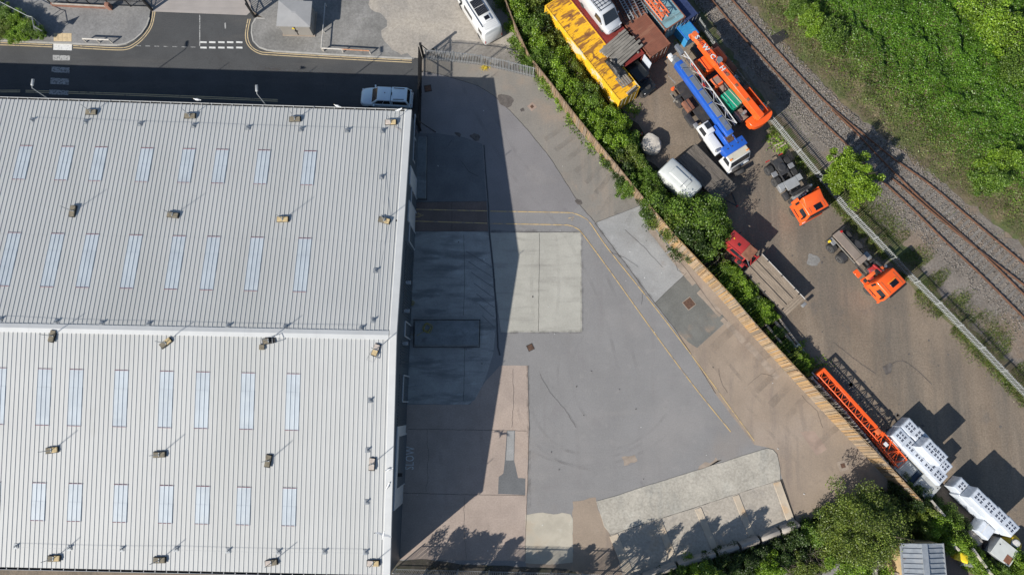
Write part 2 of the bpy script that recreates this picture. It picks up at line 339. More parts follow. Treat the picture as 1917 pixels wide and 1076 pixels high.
def kerb(path_px, parent, w=.14, h=.118, piece=.915):
    P = smooth_path([W(*p) for p in path_px], 5); acc = [P[0]]; tot = 0
    # resample to stone lengths
    out = [P[0]]; need = piece
    for i in range(len(P)-1):
        a, b = P[i], P[i+1]; L = (b-a).length; d = 0
        while L-d >= need:
            d += need; out.append(a+(b-a)*(d/L)); need = piece
        need -= (L-d)
    for i in range(len(out)-1):
        a, b = out[i], out[i+1]; m = (a+b)/2; d = b-a
        mb = MB(); mb.box((0, 0, h/2-.02), ((b-a).length-.012, w, h+.04))
        o = mb.build('kerb_stone', 'kerb_stone', parent); o.location = (m.x, m.y, 0); o.rotation_euler = (0, 0, math.atan2(d.y, d.x))
kl = tag(bpy.data.objects.new('kerb', None), kind='structure'); C.objects.link(kl)
kerb([(-100, 74), (0, 77), (90, 81), (212, 85.5), (230, 84.5), (244, 80), (255, 73), (266, 63), (275, 50), (280, 36), (282, 20)], kl)
kr = tag(bpy.data.objects.new('kerb', None), kind='structure'); C.objects.link(kr)
kerb([(497, 36), (476, 36), (472.5, 50), (471.5, 62), (473, 74), (478, 83), (486, 89.5), (500, 94.5), (520, 97), (640, 104), (776, 111)], kr)
# markings
def mark(name, px_path, w, mat, z=.01, parent=road, sub=5, smooth=True):
    P = [W(*p) for p in px_path]; P = smooth_path(P, sub) if smooth and len(P) > 2 else P
    return strip(MB(), [(p.x, p.y) for p in P], w, z).build(name, mat, parent)
for off in (0, 4.0):
    mark('yellow_line', [(-100, 78.5+off), (0, 80.5+off), (98, 84.5+off)], .09, 'paint_yellow')
    k = off*.9
    mark('yellow_line', [(137, 86+off), (215, 90+off), (238+k*.3, 88.5+off), (252+k*.5, 81.5+k), (264+k*.7, 72+k*.8), (275+k*.8, 59+k*.6), (282+k*.9, 46+k*.3), (285.5+k, 30), (286.5+k, 22)], .09, 'paint_yellow')
    mark('yellow_line', [(468.5-off, 36), (465-off, 52), (463.5-off, 66+k*.3), (466-off, 79+k*.5), (473-off*.5, 89.5+k*.8), (487, 97+off), (510, 99.5+off), (640, 107+off), (771, 113.5+off)], .09, 'paint_yellow')
for a, b in (((-100, 172.5), (38, 172.5)), ((48, 172.7), (95, 174))):
    for off in (0, -3): mark('yellow_line', [(a[0], a[1]+off), (b[0], b[1]+off)], .09, 'paint_yellow')
for off in (0, -3): mark('yellow_line', [(128, 175+off), (300, 181+off), (520, 190+off)], .09, 'paint_yellow')
for px in ([(100, 82.5), (135, 84), (134.5, 95), (100, 94)], [(99, 103.5), (131.5, 104.5), (131, 114), (99, 113.5)], [(97, 125), (130.5, 127), (130, 137.5), (96.5, 135.5)], [(95, 146), (129.5, 148), (129, 159), (94, 157.5)], [(93, 168), (128.5, 170), (128, 178.5), (92, 177)]):
    MB().sheet([(p.x, p.y) for p in Ws(px)], .014).build('zebra_stripe', 'paint_white' if px[0][1] < 90 else 'paint_white_worn', road)
mark('give_way_dash', [(374, 28), (374, 87)], .1, 'paint_white_worn')
for y in (79.5, 89.5):
    for x in (381, 397.5, 414.5, 431, 448):
        MB().sheet([(p.x, p.y) for p in Ws([(x-6, y-1.6), (x+6, y-1.3), (x+6, y+2), (x-6, y+1.6)])], .012).build('give_way_dash', 'paint_white', road)
for i, x in enumerate(range(255, 372, 17)):
    MB().sheet([(p.x, p.y) for p in Ws([(x, 85.6+i*.4), (x+9, 85.9+i*.4), (x+9, 87+i*.4), (x, 86.8+i*.4)])], .012).build('edge_dash', 'paint_white_worn', road)
mark('arrow_mark', [(421.5, 43), (422, 54)], .14, 'paint_white_worn')
# tactile slabs
tp = bpy.data.objects.new('tactile_paving', None); C.objects.link(tp); tag(tp, kind='structure')
for i in range(4):
    for j in range(2):
        x0, x1 = 102+i*8.4, 102+(i+1)*8.4-.35; y0, y1 = 63.5+j*7.8+i*.12, 63.5+(j+1)*7.8-.4+i*.12
        MB().prism([(p.x, p.y) for p in Ws([(x0, y0), (x1, y0), (x1, y1), (x0, y1)])], .1, .122).build('tactile_slab', 'tactile', tp)
# ------------------------------------------------------------------ yard inside the gate
yard = ground('yard', [(786, 112), (800, 104), (900, 118), (1004, 142), (1200, 383), (1440, 655), (1560, 780), (1715, 950), (1640, 1130), (700, 1130), (735, 1000), (788, 250)], .004, 'tarmac_yard', 0)
ground('tarmac_bay', [(788, 135), (830, 143), (895, 163), (925, 182), (955, 210), (990, 248), (1030, 298), (1060, 345), (1085, 385), (1070, 396), (915, 394), (905, 272), (868, 258), (800, 250), (786, 250)], .007, 'tarmac_north', .03)
ground('concrete_verge', [(788, 108), (900, 116), (1004, 142), (1200, 383), (1114, 417), (1085, 383), (1060, 343), (1030, 296), (990, 246), (955, 208), (925, 180), (895, 161), (830, 141), (788, 133)], .008, 'concrete_olive', .03)
ground('concrete_slab', [(1114, 418), (1201, 384), (1215, 402), (1285, 510), (1226, 566)], .009, 'concrete_lightgrey', .03, seed=2)
ground('concrete_slab', [(1226, 567), (1285, 511), (1362, 600), (1357, 604), (1305, 651), (1288, 640), (1266, 618)], .0095, 'concrete_greendark', .05, seed=5)
ground('concrete_yard_edge', [(1201, 384), (1440, 655), (1560, 780), (1715, 950), (1600, 985), (1490, 1000), (1460, 880), (1440, 838), (1412, 832), (1340, 738), (1266, 620), (1305, 651), (1362, 600), (1285, 511), (1216, 404)], .0085, 'concrete_brown', .04, seed=4)
ground('concrete_slab', [(918, 436), (1088, 434.5), (1089.5, 621), (938, 622), (930, 560), (923, 500)], .010, 'concrete_pale', .03, .3, seed=1)
ground('concrete_slab', [(764, 434), (914, 433.5), (922, 500), (931, 590), (924, 660), (908, 710), (889, 748), (875, 757), (762, 755)], .010, 'concrete_stained', .05, seed=6)
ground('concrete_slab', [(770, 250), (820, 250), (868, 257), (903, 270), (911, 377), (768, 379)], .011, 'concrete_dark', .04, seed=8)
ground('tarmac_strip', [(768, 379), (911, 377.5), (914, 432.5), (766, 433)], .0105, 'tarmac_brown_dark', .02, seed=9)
ground('tarmac_pink', [(755, 757), (880, 757), (910, 712), (936, 684), (988, 684), (990, 800), (986, 952), (983, 1050), (970, 1049), (735, 1046)], .009, 'tarmac_pink', .04, seed=10)
ground('tarmac_patch', [(949, 805), (964, 805), (962.5, 862), (967, 882), (970, 894), (983.5, 895), (983, 926), (932.5, 924), (933.5, 892), (942, 886), (945, 862)], .0125, 'concrete_dark', .02, .3, seed=11)
ground('tarmac_patch', [(950, 806), (963, 806), (961.5, 861), (947, 861)], .0145, 'concrete_lightgrey', .02, .3, seed=12)
ground('concrete_slab', [(984, 963), (1010, 959), (1036, 962), (1052, 959), (1068, 962), (1072, 970), (1072, 1052), (1040, 1056), (983, 1053)], .012, 'concrete_cream', .08, .3, seed=13)
ground('dirt_patch', [(1072, 938), (1115, 930), (1120, 955), (1142, 1000), (1170, 1090), (985, 1090), (985, 1053), (1072, 1053)], .0105, 'concrete_brown', .2, .5, seed=14)
ground('debris_strip', [(735, 1047), (800, 1046), (870, 1056), (985, 1060), (1060, 1064), (1110, 1090), (720, 1090)], .0135, 'debris', .12, .4, seed=15)
for px in ([(1163, 855), (1188, 851), (1194, 862), (1168, 871)], [(1320, 864), (1340, 855), (1352, 860), (1325, 880), (1300, 882)]):
    ground('mud_patch', px, .0088, 'stain_tan', .3, .3, seed=px[0][0])
ground('tarmac_patch', [(1498, 808), (1524, 806), (1548, 840), (1528, 852)], .0118, 'stain_pink', .05, .4)
for i, (a, b) in enumerate((((1217, 428), (1250, 470)), ((1252, 473), (1300, 532)), ((1308, 545), (1350, 590)), ((1352, 596), (1393, 640)), ((1398, 643), (1425, 672)), ((1427, 675), (1446, 697)), ((1448, 699), (1456, 708)))):
    p, q = W(*a), W(*b); d = (q-p).normalized(); nn = Vector((-d.y, d.x, 0))*.28
    MB().sheet(rough_poly([(v.x, v.y) for v in (p+nn, q+nn, q-nn, p-nn)], .06, .35, i), .013).build('worn_strip', 'stain_tan', yard)
# joints and cracks
def crack_or_shade(px, w=.035, z=.018, mat='crack_shade_dark', jit=.05, parent=yard, seed=0):
    P = [W(*p) for p in px]; out = []
    for i in range(len(P)-1):
        L = (P[i+1]-P[i]).length; k = max(1, int(L/.35))
        for j in range(k):
            p = P[i].lerp(P[i+1], j/k); s = seed*3.3
            out.append((p.x+jit*mnoise.noise(Vector((p.x*2, p.y*2, s))), p.y+jit*mnoise.noise(Vector((p.x*2, p.y*2, s+5)))))
    out.append((P[-1].x, P[-1].y))
    return strip(MB(), out, w, z).build('joint_or_shade', mat, parent)
for k, px in enumerate(([(788, 133), (830, 141), (895, 161), (925, 180), (955, 208), (990, 246), (1030, 296), (1060, 343), (1085, 383), (1114, 417)],
        [(1114, 417), (1201, 384)], [(1226, 567), (1285, 511)], [(1114, 418), (1170, 492), (1226, 567), (1266, 619), (1305, 680), (1340, 736)],
        [(768, 379), (911, 377)], [(766, 433), (914, 433)], [(846, 378), (846, 432)], [(920, 433), (1088, 435)], [(1010, 436), (1008, 620)],
        [(764, 803), (860, 804), (986, 806)], [(751, 922), (860, 925), (930, 926), (983, 927)], [(988, 684), (991, 800), (986, 952), (983, 1050)],
        [(862, 300), (878, 322), (895, 330)], [(846, 262), (838, 275)], [(868, 440), (870, 520), (868, 590)], [(870, 650), (868, 750)], [(1142, 1000), (1143, 1001)],
        [(1202, 392), (1235, 440), (1285, 505), (1340, 580), (1362, 601)], [(1262, 480), (1268, 505), (1281, 512)], [(1170, 430), (1205, 462), (1240, 500)])):
    crack_or_shade(px, .03 if k not in (0, 3) else .04, seed=k)
# drainage channel between slabs
for px in ([(906, 272), (910, 330), (914, 380), (916, 433), (924, 510), (930, 590), (932, 650), (936, 665)],):
    crack_or_shade(px, .2, .017, 'concrete_dark', .03); crack_or_shade(px, .07, .021, 'crack_shade_dark', .02)
# yellow guide lines
for px in ([(775, 392), (912, 395)], [(918, 395.5), (1055, 398), (1075, 400), (1092, 407), (1105, 418), (1140, 468), (1226, 575), (1300, 672), (1412, 825)], [(775, 414), (912, 418)], [(918, 418.5), (1045, 421), (1065, 422), (1080, 428), (1092, 440), (1140, 505), (1226, 625), (1300, 724), (1368, 808)]):
    mark('yellow_line', px, .09, 'paint_yellow_yard', .024, yard, 8)
for px in ([(776, 399), (788, 403), (776, 407)], [(782, 399), (793, 403), (782, 407)], [(1064, 409), (1074, 406), (1070, 413)]):
    mark('arrow_mark', px, .07, 'paint_yellow_yard', .024, yard, smooth=False)
# covers and stains
def cover(px, s, rz, mat='rust_iron', rim='stain_tan', name='drain_cover', fr=.12):
    t = bpy.data.objects.new(name, None); C.objects.link(t); t.parent = yard; p = W(*px); t.location = (p.x, p.y, .014); t.rotation_euler = (0, 0, rz)
    MB().box((0, 0, 0), (s+fr, s+fr, .012)).build('surround', rim, t)
    q = MB(); q.box((0, 0, .008), (s, s, .014))
    for i in range(4): q.box((0, -s/2+s*(i+.5)/4, .016), (s*.9, s*.1, .01))
    q.build('grate', mat, t)
cover((1290, 568), .85, R(38)); cover((993, 650), .5, R(25), rim='crack_shade_dark'); cover((1578, 871), .4, R(15), rim='stain_tan', fr=.5)
cover((996, 200), .3, R(40), rim='stain_pink', fr=.4); cover((801, 166), .6, R(10), rim='crack_shade_dark')
def blob(px, r, mat, name='oil_stain', z=.02, parent=None, seed=0, sx=1., rz=0.):
    p = W(*px); pts = []
    for i in range(22):
        t = 2*math.pi*i/22; k = r*(1+.45*mnoise.noise(Vector((math.cos(t)*1.3, math.sin(t)*1.3, seed*7.7))))
        x, y = k*math.cos(t)*sx, k*math.sin(t); pts.append((p.x+x*math.cos(rz)-y*math.sin(rz), p.y+x*math.sin(rz)+y*math.cos(rz)))
    MB().sheet(pts, z).build(name, mat, parent or yard)
for k, (px, r, sx) in enumerate((((947, 190), .55, 1.6), ((938, 183), .35, 1), ((978, 206), .2, 1), ((1083, 378), .22, 1.8), ((890, 257), .35, 1.5), ((857, 252), .18, 2))): blob(px, r, 'oil_stain', z=.0195+.0006*k, seed=k, sx=sx, rz=-.6)
for k, (px, r) in enumerate((((1310, 605), .75), ((1268, 545), .5), ((1318, 540), .4))): blob(px, r, 'dust_film', 'worn_patch', seed=k+20, z=.0155+.0006*k)
ST = bpy.data.objects.new('spill_marks', None); C.objects.link(ST); tag(ST, kind='structure')
for k in range(60):
    u = random.random(); px = (1570+u*120+random.gauss(0, 10), 700+u*105+random.gauss(0, 8)); blob(px, random.uniform(.04, .22), 'oil_stain', z=-.012+.0006*(k % 7), parent=ST, seed=k)
blob((1662, 691), .42, 'oil_stain', z=-.004, parent=ST, seed=70); blob((1667, 683), .2, 'oil_stain', z=-.0034, parent=ST, seed=71)
crack_or_shade([(1666, 683), (1678, 676), (1690, 675), (1700, 680), (1720, 695), (1745, 720)], .06, -.004, 'oil_stain', .03, ST)
crack_or_shade([(1560, 640), (1600, 672), (1640, 700)], .04, -.004, 'oil_stain', .05, ST)
for k in range(50): blob((random.uniform(1420, 1880), random.uniform(420, 900)), random.uniform(.05, .13), 'oil_stain', z=-.0025+.0004*(k % 5), parent=ST, seed=k+100)
blob((1522, 488), .6, 'gravel_grey', z=-.0045, parent=ST, seed=90)
# worn lettering by the wall
def text_obj(name, body, size, mat, parent, loc, rz, extrude=0., spacing=1., sx=1., rx=0., ry=0., bold=0.):
    cu = bpy.data.curves.new(name, 'FONT'); cu.body = body; cu.size = size; cu.extrude = extrude; cu.align_x = 'CENTER'; cu.align_y = 'CENTER'; cu.space_character = spacing; cu.resolution_u = 2; cu.offset = bold
    tmp = bpy.data.objects.new('tmp', cu); C.objects.link(tmp); dg = bpy.context.evaluated_depsgraph_get(); dg.update()
    me = bpy.data.meshes.new_from_object(tmp.evaluated_get(dg)); bpy.data.objects.remove(tmp)
    me.materials.clear(); me.materials.append(MATS[mat])
    o = link(name, me, parent, loc); o.rotation_euler = (rx, ry, rz); o.scale = (1, sx, 1); return o
p = W(768, 857); text_obj('slow_lettering', 'SLOW', .72, 'paint_white', yard, (p.x, p.y, .02), R(89), sx=1.6, spacing=1.05)

# ------------------------------------------------------------------ tyre marks, grime and litter on the yard
zf = [.0262]
def film(px, w, mat='tyre_film', parent=yard, z0=None):
    P = smooth_path([W(*p) for p in px], 8); zf[0] += .00045; strip(MB(), [(p.x, p.y) for p in P], w, zf[0] if z0 is None else z0).build('tyre_mark', mat, parent)
for (cx, cy), r, a0, a1 in (((1120, 740), 128, 190, 320), ((1100, 690), 175, 220, 330), ((1230, 700), 160, 150, 230), ((1010, 330), 110, 250, 400)):
    for dr in (0, 26): film([(cx+(r+dr)*math.cos(R(a)), cy-(r+dr)*.9*math.sin(R(a))) for a in range(a0, a1, 12)], .25)
for px in ([(860, 150), (900, 230), (960, 330), (1050, 430), (1120, 560), (1160, 700)], [(885, 145), (930, 225), (990, 320), (1080, 420), (1150, 550), (1195, 700)], [(1000, 440), (995, 530), (1000, 618)], [(1040, 440), (1046, 530), (1040, 618)], [(1300, 600), (1380, 700), (1470, 800), (1560, 880)], [(1280, 612), (1360, 715), (1450, 820), (1530, 905)], [(1120, 300), (1180, 390), (1260, 490)], [(820, 800), (830, 900), (850, 1000)], [(900, 800), (905, 900), (915, 1000)], [(1200, 900), (1240, 980), (1260, 1040)]):
    film(px, .3, 'tyre_film')
def patch_film(px, r, mat, seed, sx=1., rz=0.): zf[0] += .0004; blob(px, r, mat, 'surface_film', zf[0], yard, seed, sx, rz)
rnd = random.Random(5)
for k in range(8): film([(1330+k*28+rnd.uniform(-4, 4), 655+k*26), (1365+k*28, 620+k*26+rnd.uniform(-4, 4)), (1395+k*27, 600+k*27)], .5+.4*rnd.random(), 'grime_film')
for k in range(9): film([(1020+k*19, 262+k*20), (1045+k*17, 245+k*20), (1062+k*16, 232+k*19)], .5, 'grime_film')
for px in ([(916, 433), (1088, 434)], [(1089, 434), (1089, 621)], [(938, 622), (1089, 621)], [(988, 684), (991, 950)], [(1114, 418), (1226, 567)]): film(px, .3, 'edge_film')
M('litter_white', (.6, .6, .58), .8); M('litter_dark', (.06, .055, .05), .9)
for k in range(70):
    px = (rnd.uniform(780, 1640), rnd.uniform(150, 1040)); p = W(*px)
    if px[0] > 1000+(px[1]-140)*.87: continue
    q = MB(); q.box((0, 0, .015), (rnd.uniform(.05, .16), rnd.uniform(.03, .08), .02)); o = q.build('litter', 'litter_white' if k % 3 else 'litter_dark', yard); o.location = (p.x, p.y, .02); o.rotation_euler = (0, 0, rnd.uniform(0, 3))
for k in range(16): crack_or_shade([(rnd.uniform(950, 1300), y0 := rnd.uniform(200, 800)), (rnd.uniform(950, 1300), y0+rnd.uniform(-30, 30))][:1]+[], .02) if False else None
for k, px in enumerate(([(1010, 700), (1030, 735), (1060, 770), (1078, 800)], [(1190, 520), (1205, 545), (1200, 570)], [(1140, 470), (1170, 482), (1195, 500)], [(1500, 740), (1530, 770), (1540, 800)], [(1400, 720), (1425, 700), (1450, 705)], [(1345, 690), (1350, 715), (1362, 735)], [(960, 690), (962, 740), (958, 800)], [(800, 806), (802, 860), (798, 920)], [(870, 930), (868, 985), (874, 1045)], [(1230, 905), (1250, 960), (1262, 1000)])): crack_or_shade(px, .018, .0255, jit=.12, seed=k+40)
for k in range(12): film([(420+k*30, 118+k*1.2), (480+k*22, 128+k), (540+k*18, 132+k*1.5)], .3, 'tyre_film', road, .016+.0004*k)
for px in ([(380, 60), (410, 110), (470, 140), (560, 150)], [(400, 40), (425, 95), (490, 125), (600, 138)], [(300, 80), (250, 105), (160, 115), (0, 112)], [(330, 60), (310, 100), (260, 125), (120, 132)]): film(px, .3, 'tyre_film', road, .0215)

for px in ([(774, 598.5), (899, 598.5)], [(898.5, 598), (897.5, 650)], [(775, 650), (898, 650)], [(775, 598), (774, 650)], [(799.5, 254), (799, 374)], [(775, 373.5), (800, 374)]): crack_or_shade(px, .06, .0285, jit=.02)  # painted shade: dark outlines standing in for gap shadows round the plinths
for k in range(7): crack_or_shade([(872+k*5, 470+k*20), (905+k*3, 490+k*20), (926, 503+k*18)], .05, .0275, 'concrete_dark', .04, seed=k+70)

crack_or_shade([(1462, 897), (1476, 940), (1491, 986)], .26, .0285, 'crack_shade_dark', .03)
# ------------------------------------------------------------------ warehouse
M('roof_sheet', (.44, .447, .44), .6, .0, var=.03, scale=.2, layers=[((.39, .397, .385), .12, .45, .7, .7, (1, .25, 1)), ((.32, .32, .3), 1.5, .62, .8, .4, (2, .15, 1)), ((.3, .3, .27), .5, .66, .8, .3, (1, .3, 1))], world=True)
M('roof_trim', (.5, .51, .51), .4, var=.04, scale=.8, layers=[((.48, .48, .47), 1.2, .6, .75, .4)], world=True)
M('rooflight', (.45, .495, .53), .3, var=.07, scale=.5, layers=[((.5, .54, .56), .8, .5, .7, .6), ((.3, .27, .24), 5, .7, .76, .4)], world=True)
M('red_filler', (.22, .055, .06), .7)
M('clad_dark', (.075, .095, .115), .45, .2, var=.06, scale=.8, world=True)
M('clad_pale', (.42, .44, .46), .5, var=.05, world=True)
M('shutter_grey', (.11, .13, .15), .5, .3, var=.06, world=True)
M('black', (.012, .012, .013), .6); M('dark_void', (.008, .008, .009), .9)
M('glass', (.02, .024, .03), .06, var=.0, spec=.8)
M('galv', (.42, .44, .45), .42, .75, var=.12, scale=3)
M('galv_dull', (.36, .375, .385), .6, .35, var=.12, scale=3)
M('slab_old', (.19, .165, .12), .95, var=.2, scale=5, layers=[((.1, .09, .07), 6, .5, .7, .6)], fine=.12)
M('slab_new', (.5, .385, .21), .95, var=.12, scale=5, fine=.1)
M('slab_pink', (.47, .41, .36), .95, var=.12, scale=5, fine=.1)
M('rubber', (.02, .02, .021), .8, var=.2, scale=4, layers=[((.06, .055, .05), 3, .6, .75, .5)])
M('gull_white', (.75, .75, .74), .8); M('gull_grey', (.3, .32, .35), .8); M('gull_black', (.02, .02, .02), .8); M('beak_yellow', (.6, .4, .05), .6)
EAVE, RIDGE = 5.63, 7.97; BRZ = R(-1.15)
NE, SE = W(771, 203.5, EAVE), W(732, 1076, EAVE)
DN, DS = 20.8, (NE-SE).length-20.8
uy = Vector((-math.sin(BRZ), math.cos(BRZ), 0)); ux = Vector((math.cos(BRZ), math.sin(BRZ), 0))
BO = Vector((NE.x, NE.y, 0))-uy*DN; BO.z = 0
XW = -66.0
wh = thing('warehouse', 'large warehouse with a pale grey ribbed pitched roof and rows of rooflights', 'warehouse', BO, BRZ)
def roof_z(y): return EAVE+(RIDGE-EAVE)*(1-(y/DN if y > 0 else -y/DS))
def BL(px, py, z=None):
    if z is not None:
        d = W(px, py, z)-BO; return d.dot(ux), d.dot(uy)
    zz = 7.
    for _ in range(10):
        d = W(px, py, zz)-BO; x, y = d.dot(ux), d.dot(uy); zz = roof_z(y)
    return x, y
PITCH = .372
SK = lambda x: -.28-x*.0125          # the north eave runs slightly out of square
def ribbed(mb, x0, x1, y0, y1, dz=0., rib=.036, eave=False):
    """ribbed sheet from x0 to x1 running y0..y1 on the slope"""
    xs = []; i0 = math.floor(x0/PITCH)
    for i in range(i0, int(math.ceil(x1/PITCH))+1):
        b = i*PITCH
        for dx, h in ((0, 0), (.285, 0), (.305, rib), (.352, rib)):
            x = b+dx
            if x0-1e-6 <= x <= x1+1e-6: xs.append((x, h))
    if xs[0][0] > x0+.001: xs.insert(0, (x0, 0))
    if xs[-1][0] < x1-.001: xs.append((x1, 0))
    n = len(xs)
    vs = [(x, y0, roof_z(y0)+h+dz) for x, h in xs]+[(x, y1+(SK(x) if eave else 0), roof_z(y1)+h+dz) for x, h in xs]
    mb.add(vs, [(i, i+1, n+i+1, n+i) for i in range(n-1)])
for a, b, k in ((DN, 14.2, 0), (14.3, 8.0, 1), (8.1, 0.15, 2)):
    q = MB(); ribbed(q, XW, -.55, b, a, .006*k, eave=(k == 0)); q.build('roof_sheet', 'roof_sheet', wh)
for a, b, k in ((-DS, -13.4, 0), (-13.5, -7.4, 1), (-7.5, -.15, 2)):
    q = MB(); ribbed(q, XW, -.55, a, b, .006*k); q.build('roof_sheet', 'roof_sheet', wh)
# ridge capping and verge flashing in lengths
n = 22
for i in range(n):
    x0 = XW+(-.7-XW)*i/n; x1 = XW+(-.7-XW)*(i+1)/n+.06
    q = MB(); k = .004*(i % 2)
    q.add([(x0, -.36, roof_z(-.36)+.075+k), (x1, -.36, roof_z(-.36)+.075+k), (x1, 0, RIDGE+.1+k), (x0, 0, RIDGE+.1+k), (x0, .36, roof_z(.36)+.075+k), (x1, .36, roof_z(.36)+.075+k), (x0, -.36, RIDGE-.1), (x1, -.36, RIDGE-.1), (x0, .36, RIDGE-.1), (x1, .36, RIDGE-.1)],
          [(0, 1, 2, 3), (3, 2, 5, 4), (0, 6, 7, 1), (4, 5, 9, 8)]); q.build('ridge_cap', 'roof_trim', wh)
for lo, hi, m in ((0., DN-.22, 8), (-DS-.05, 0., 8)):
    for i in range(m):
        y0 = lo+(hi-lo)*i/m; y1 = lo+(hi-lo)*(i+1)/m+.04; q = MB(); k = .003*(i % 2)
        y0c, y1c = max(min(y0, DN), -DS), max(min(y1, DN), -DS); za, zb = roof_z(y0c)+.1+k, roof_z(y1c)+.1+k
        q.add([(-.62, y0, za-.06), (-.62, y1, zb-.06), (-.56, y0, za), (-.56, y1, zb), (.0, y0, za+.02), (.0, y1, zb+.02), (.02, y0, za-.28), (.02, y1, zb-.28)], [(0, 2, 3, 1), (2, 4, 5, 3), (4, 6, 7, 5)])
        q.build('verge_flashing', 'roof_trim', wh)
for yy, s in ((DN+.12, 1), (-DS-.12, -1)):
    q = MB(); z = EAVE-.06
    xm = (XW-.3)/2; sk = SK if s > 0 else (lambda x: 0); ra = -.0125 if s > 0 else 0.
    q.box((xm, yy+s*.08+sk(xm), z), (-XW-.3, .02, .14), rz=ra); q.box((xm, yy+sk(xm), z-.07), (-XW-.3, .17, .015), rz=ra); q.build('gutter', 'roof_trim', wh)
    q = MB(); q.box((xm, yy-s*.01+sk(xm), z-.05), (-XW-.36, .13, .02), rz=ra); q.build('gutter_bed', 'dark_void', wh)
    q = MB()
    for i in range(70): q.box((-.5-i*.93, yy+sk(-.5-i*.93), z+.04), (.04, .16, .02))
    tag(q.build('gutter_bracket', 'roof_trim', wh), kind='stuff')
# walls
q = MB(); xe = -.1
q.add([(xe, DN-.3, 0), (xe, -DS+.02, 0), (xe, -DS+.02, EAVE-.05), (xe, 0, RIDGE-.05), (xe, DN-.3, EAVE-.05)], [(0, 1, 2, 3, 4)])
q.add([(xe, DN-.02+SK(xe), 0), (XW, DN-.02+SK(XW), 0), (XW, DN-.02+SK(XW), EAVE-.05), (xe, DN-.02+SK(xe), EAVE-.05)], [(0, 1, 2, 3)])
q.add([(xe, -DS+.02, 0), (XW, -DS+.02, 0), (XW, -DS+.02, EAVE-.05), (xe, -DS+.02, EAVE-.05)], [(0, 1, 2, 3)])
q.add([(XW, DN-.02, 0), (XW, -DS+.02, 0), (XW, -DS+.02, EAVE-.05), (XW, 0, RIDGE-.05), (XW, DN-.02, EAVE-.05)], [(4, 3, 2, 1, 0)])
q.build('wall', 'clad_dark', wh)
def wall_y(py): return BL(778, py, 0)[1]
q = MB()
for a, b in ((470, 600), (640, 690), (700, 760), (760, 800)):
    y0, y1 = wall_y(b), wall_y(a); k = int((y1-y0)/.25)
    for i in range(k): q.box((xe+.03, y0+(i+.5)*.25, 2.6), (.06, .11, 5.0))
tag(q.build('cladding_rib', 'clad_dark', wh), kind='stuff')
for a, b, mt, z1 in ((340, 372, 'clad_pale', 4.6), (400, 436, 'clad_pale', 4.6), (795, 940, 'clad_pale', 5.2)):
    y0, y1 = wall_y(b), wall_y(a); q = MB(); q.box((xe+.05, (y0+y1)/2, z1/2+.3), (.12, y1-y0, z1-.6)); q.build('wall_panel', mt, wh, .01)
for a, b, z1 in ((373, 399, 3.4), (437, 468, 3.6), (610, 636, 3.6), (705, 752, 3.2), (812, 905, 4.4)):
    y0, y1 = wall_y(b), wall_y(a); q = MB(); d = MB()
    for i in range(int(z1/.16)): d.box((xe+.1 if z1 == 4.4 else xe+.03, (y0+y1)/2, .1+i*.16), (.05, y1-y0-.1, .12))
    dr = d.build('roller_shutter', 'shutter_grey', wh)
    for yy in (y0, y1): q.box((xe+.07, yy, z1/2), (.1, .1, z1))
    q.box((xe+.07, (y0+y1)/2, z1), (.1, y1-y0+.1, .2)); q.build('frame', 'clad_pale', dr)
for px, z in (((763, 258), 2.6), ((760, 300), 2.6)):
    y = wall_y(px[1]); q = MB(); q.box((xe+.03, y, z), (.08, 2.2, 1.1)); w_ = q.build('window', 'clad_pale', wh); MB().box((xe+.06, y, z), (.04, 2.05, .95)).build('pane', 'glass', w_)
for py in (543, 593, 650, 880):
    y = wall_y(py); q = MB(); q.box((xe+.25, y, 4.2), (.5, .3, .12)); q.box((xe+.05, y, 4.25), (.1, .12, .3)); q.build('wall_light', 'galv_dull' if py != 880 else 'black', wh, .02)
# rooflights
ROWS = [([(49, 271), (129.5, 273), (192, 275), (275, 277.5), (356, 280), (418, 282), (498, 284), (579, 286)], (300, 278), (300, 341), 2), ([(26, 434), (109, 436), (172, 438), (257, 440), (340, 443), (402, 444), (485, 446), (568, 448)], (300, 441), (300, 541), 3),
        ([(-3, 690), (82, 690), (146, 690), (232, 692), (317, 695), (382, 697), (467, 699), (551, 700)], (300, 694.5), (300, 800), 3), ([(-10, 905), (76, 905), (140, 905), (226, 907), (312, 908), (377, 909), (461, 911), (546, 912)], (300, 908), (300, 978.5), 2)]
for ri, (cols, a, b, segs) in enumerate(ROWS):
    ya, yb = BL(*a)[1], BL(*b)[1]
    for x in [BL(*c_)[0] for c_ in cols]:
        xx = round((x-1.5*PITCH)/PITCH)*PITCH-.02; x1 = xx+3*PITCH+.02
        sk = bpy.data.objects.new('rooflight', None); C.objects.link(sk); sk.parent = wh
        for y in (ya, yb):
            fr = MB(); fr.box(((xx+x1)/2, y, roof_z(y)+.05), (x1-xx, .03, .025)); fr.build('end_strip', 'red_filler', sk)
        for s in range(segs):
            q = MB(); u0, u1 = ya+(yb-ya)*s/segs, ya+(yb-ya)*(s+1)/segs
            lo, hi = min(u0, u1), max(u0, u1)
            ribbed(q, xx, x1, lo-.04, hi+.04, .02+.01*(s % 2), .036)
            q.build('pane', 'rooflight', sk)
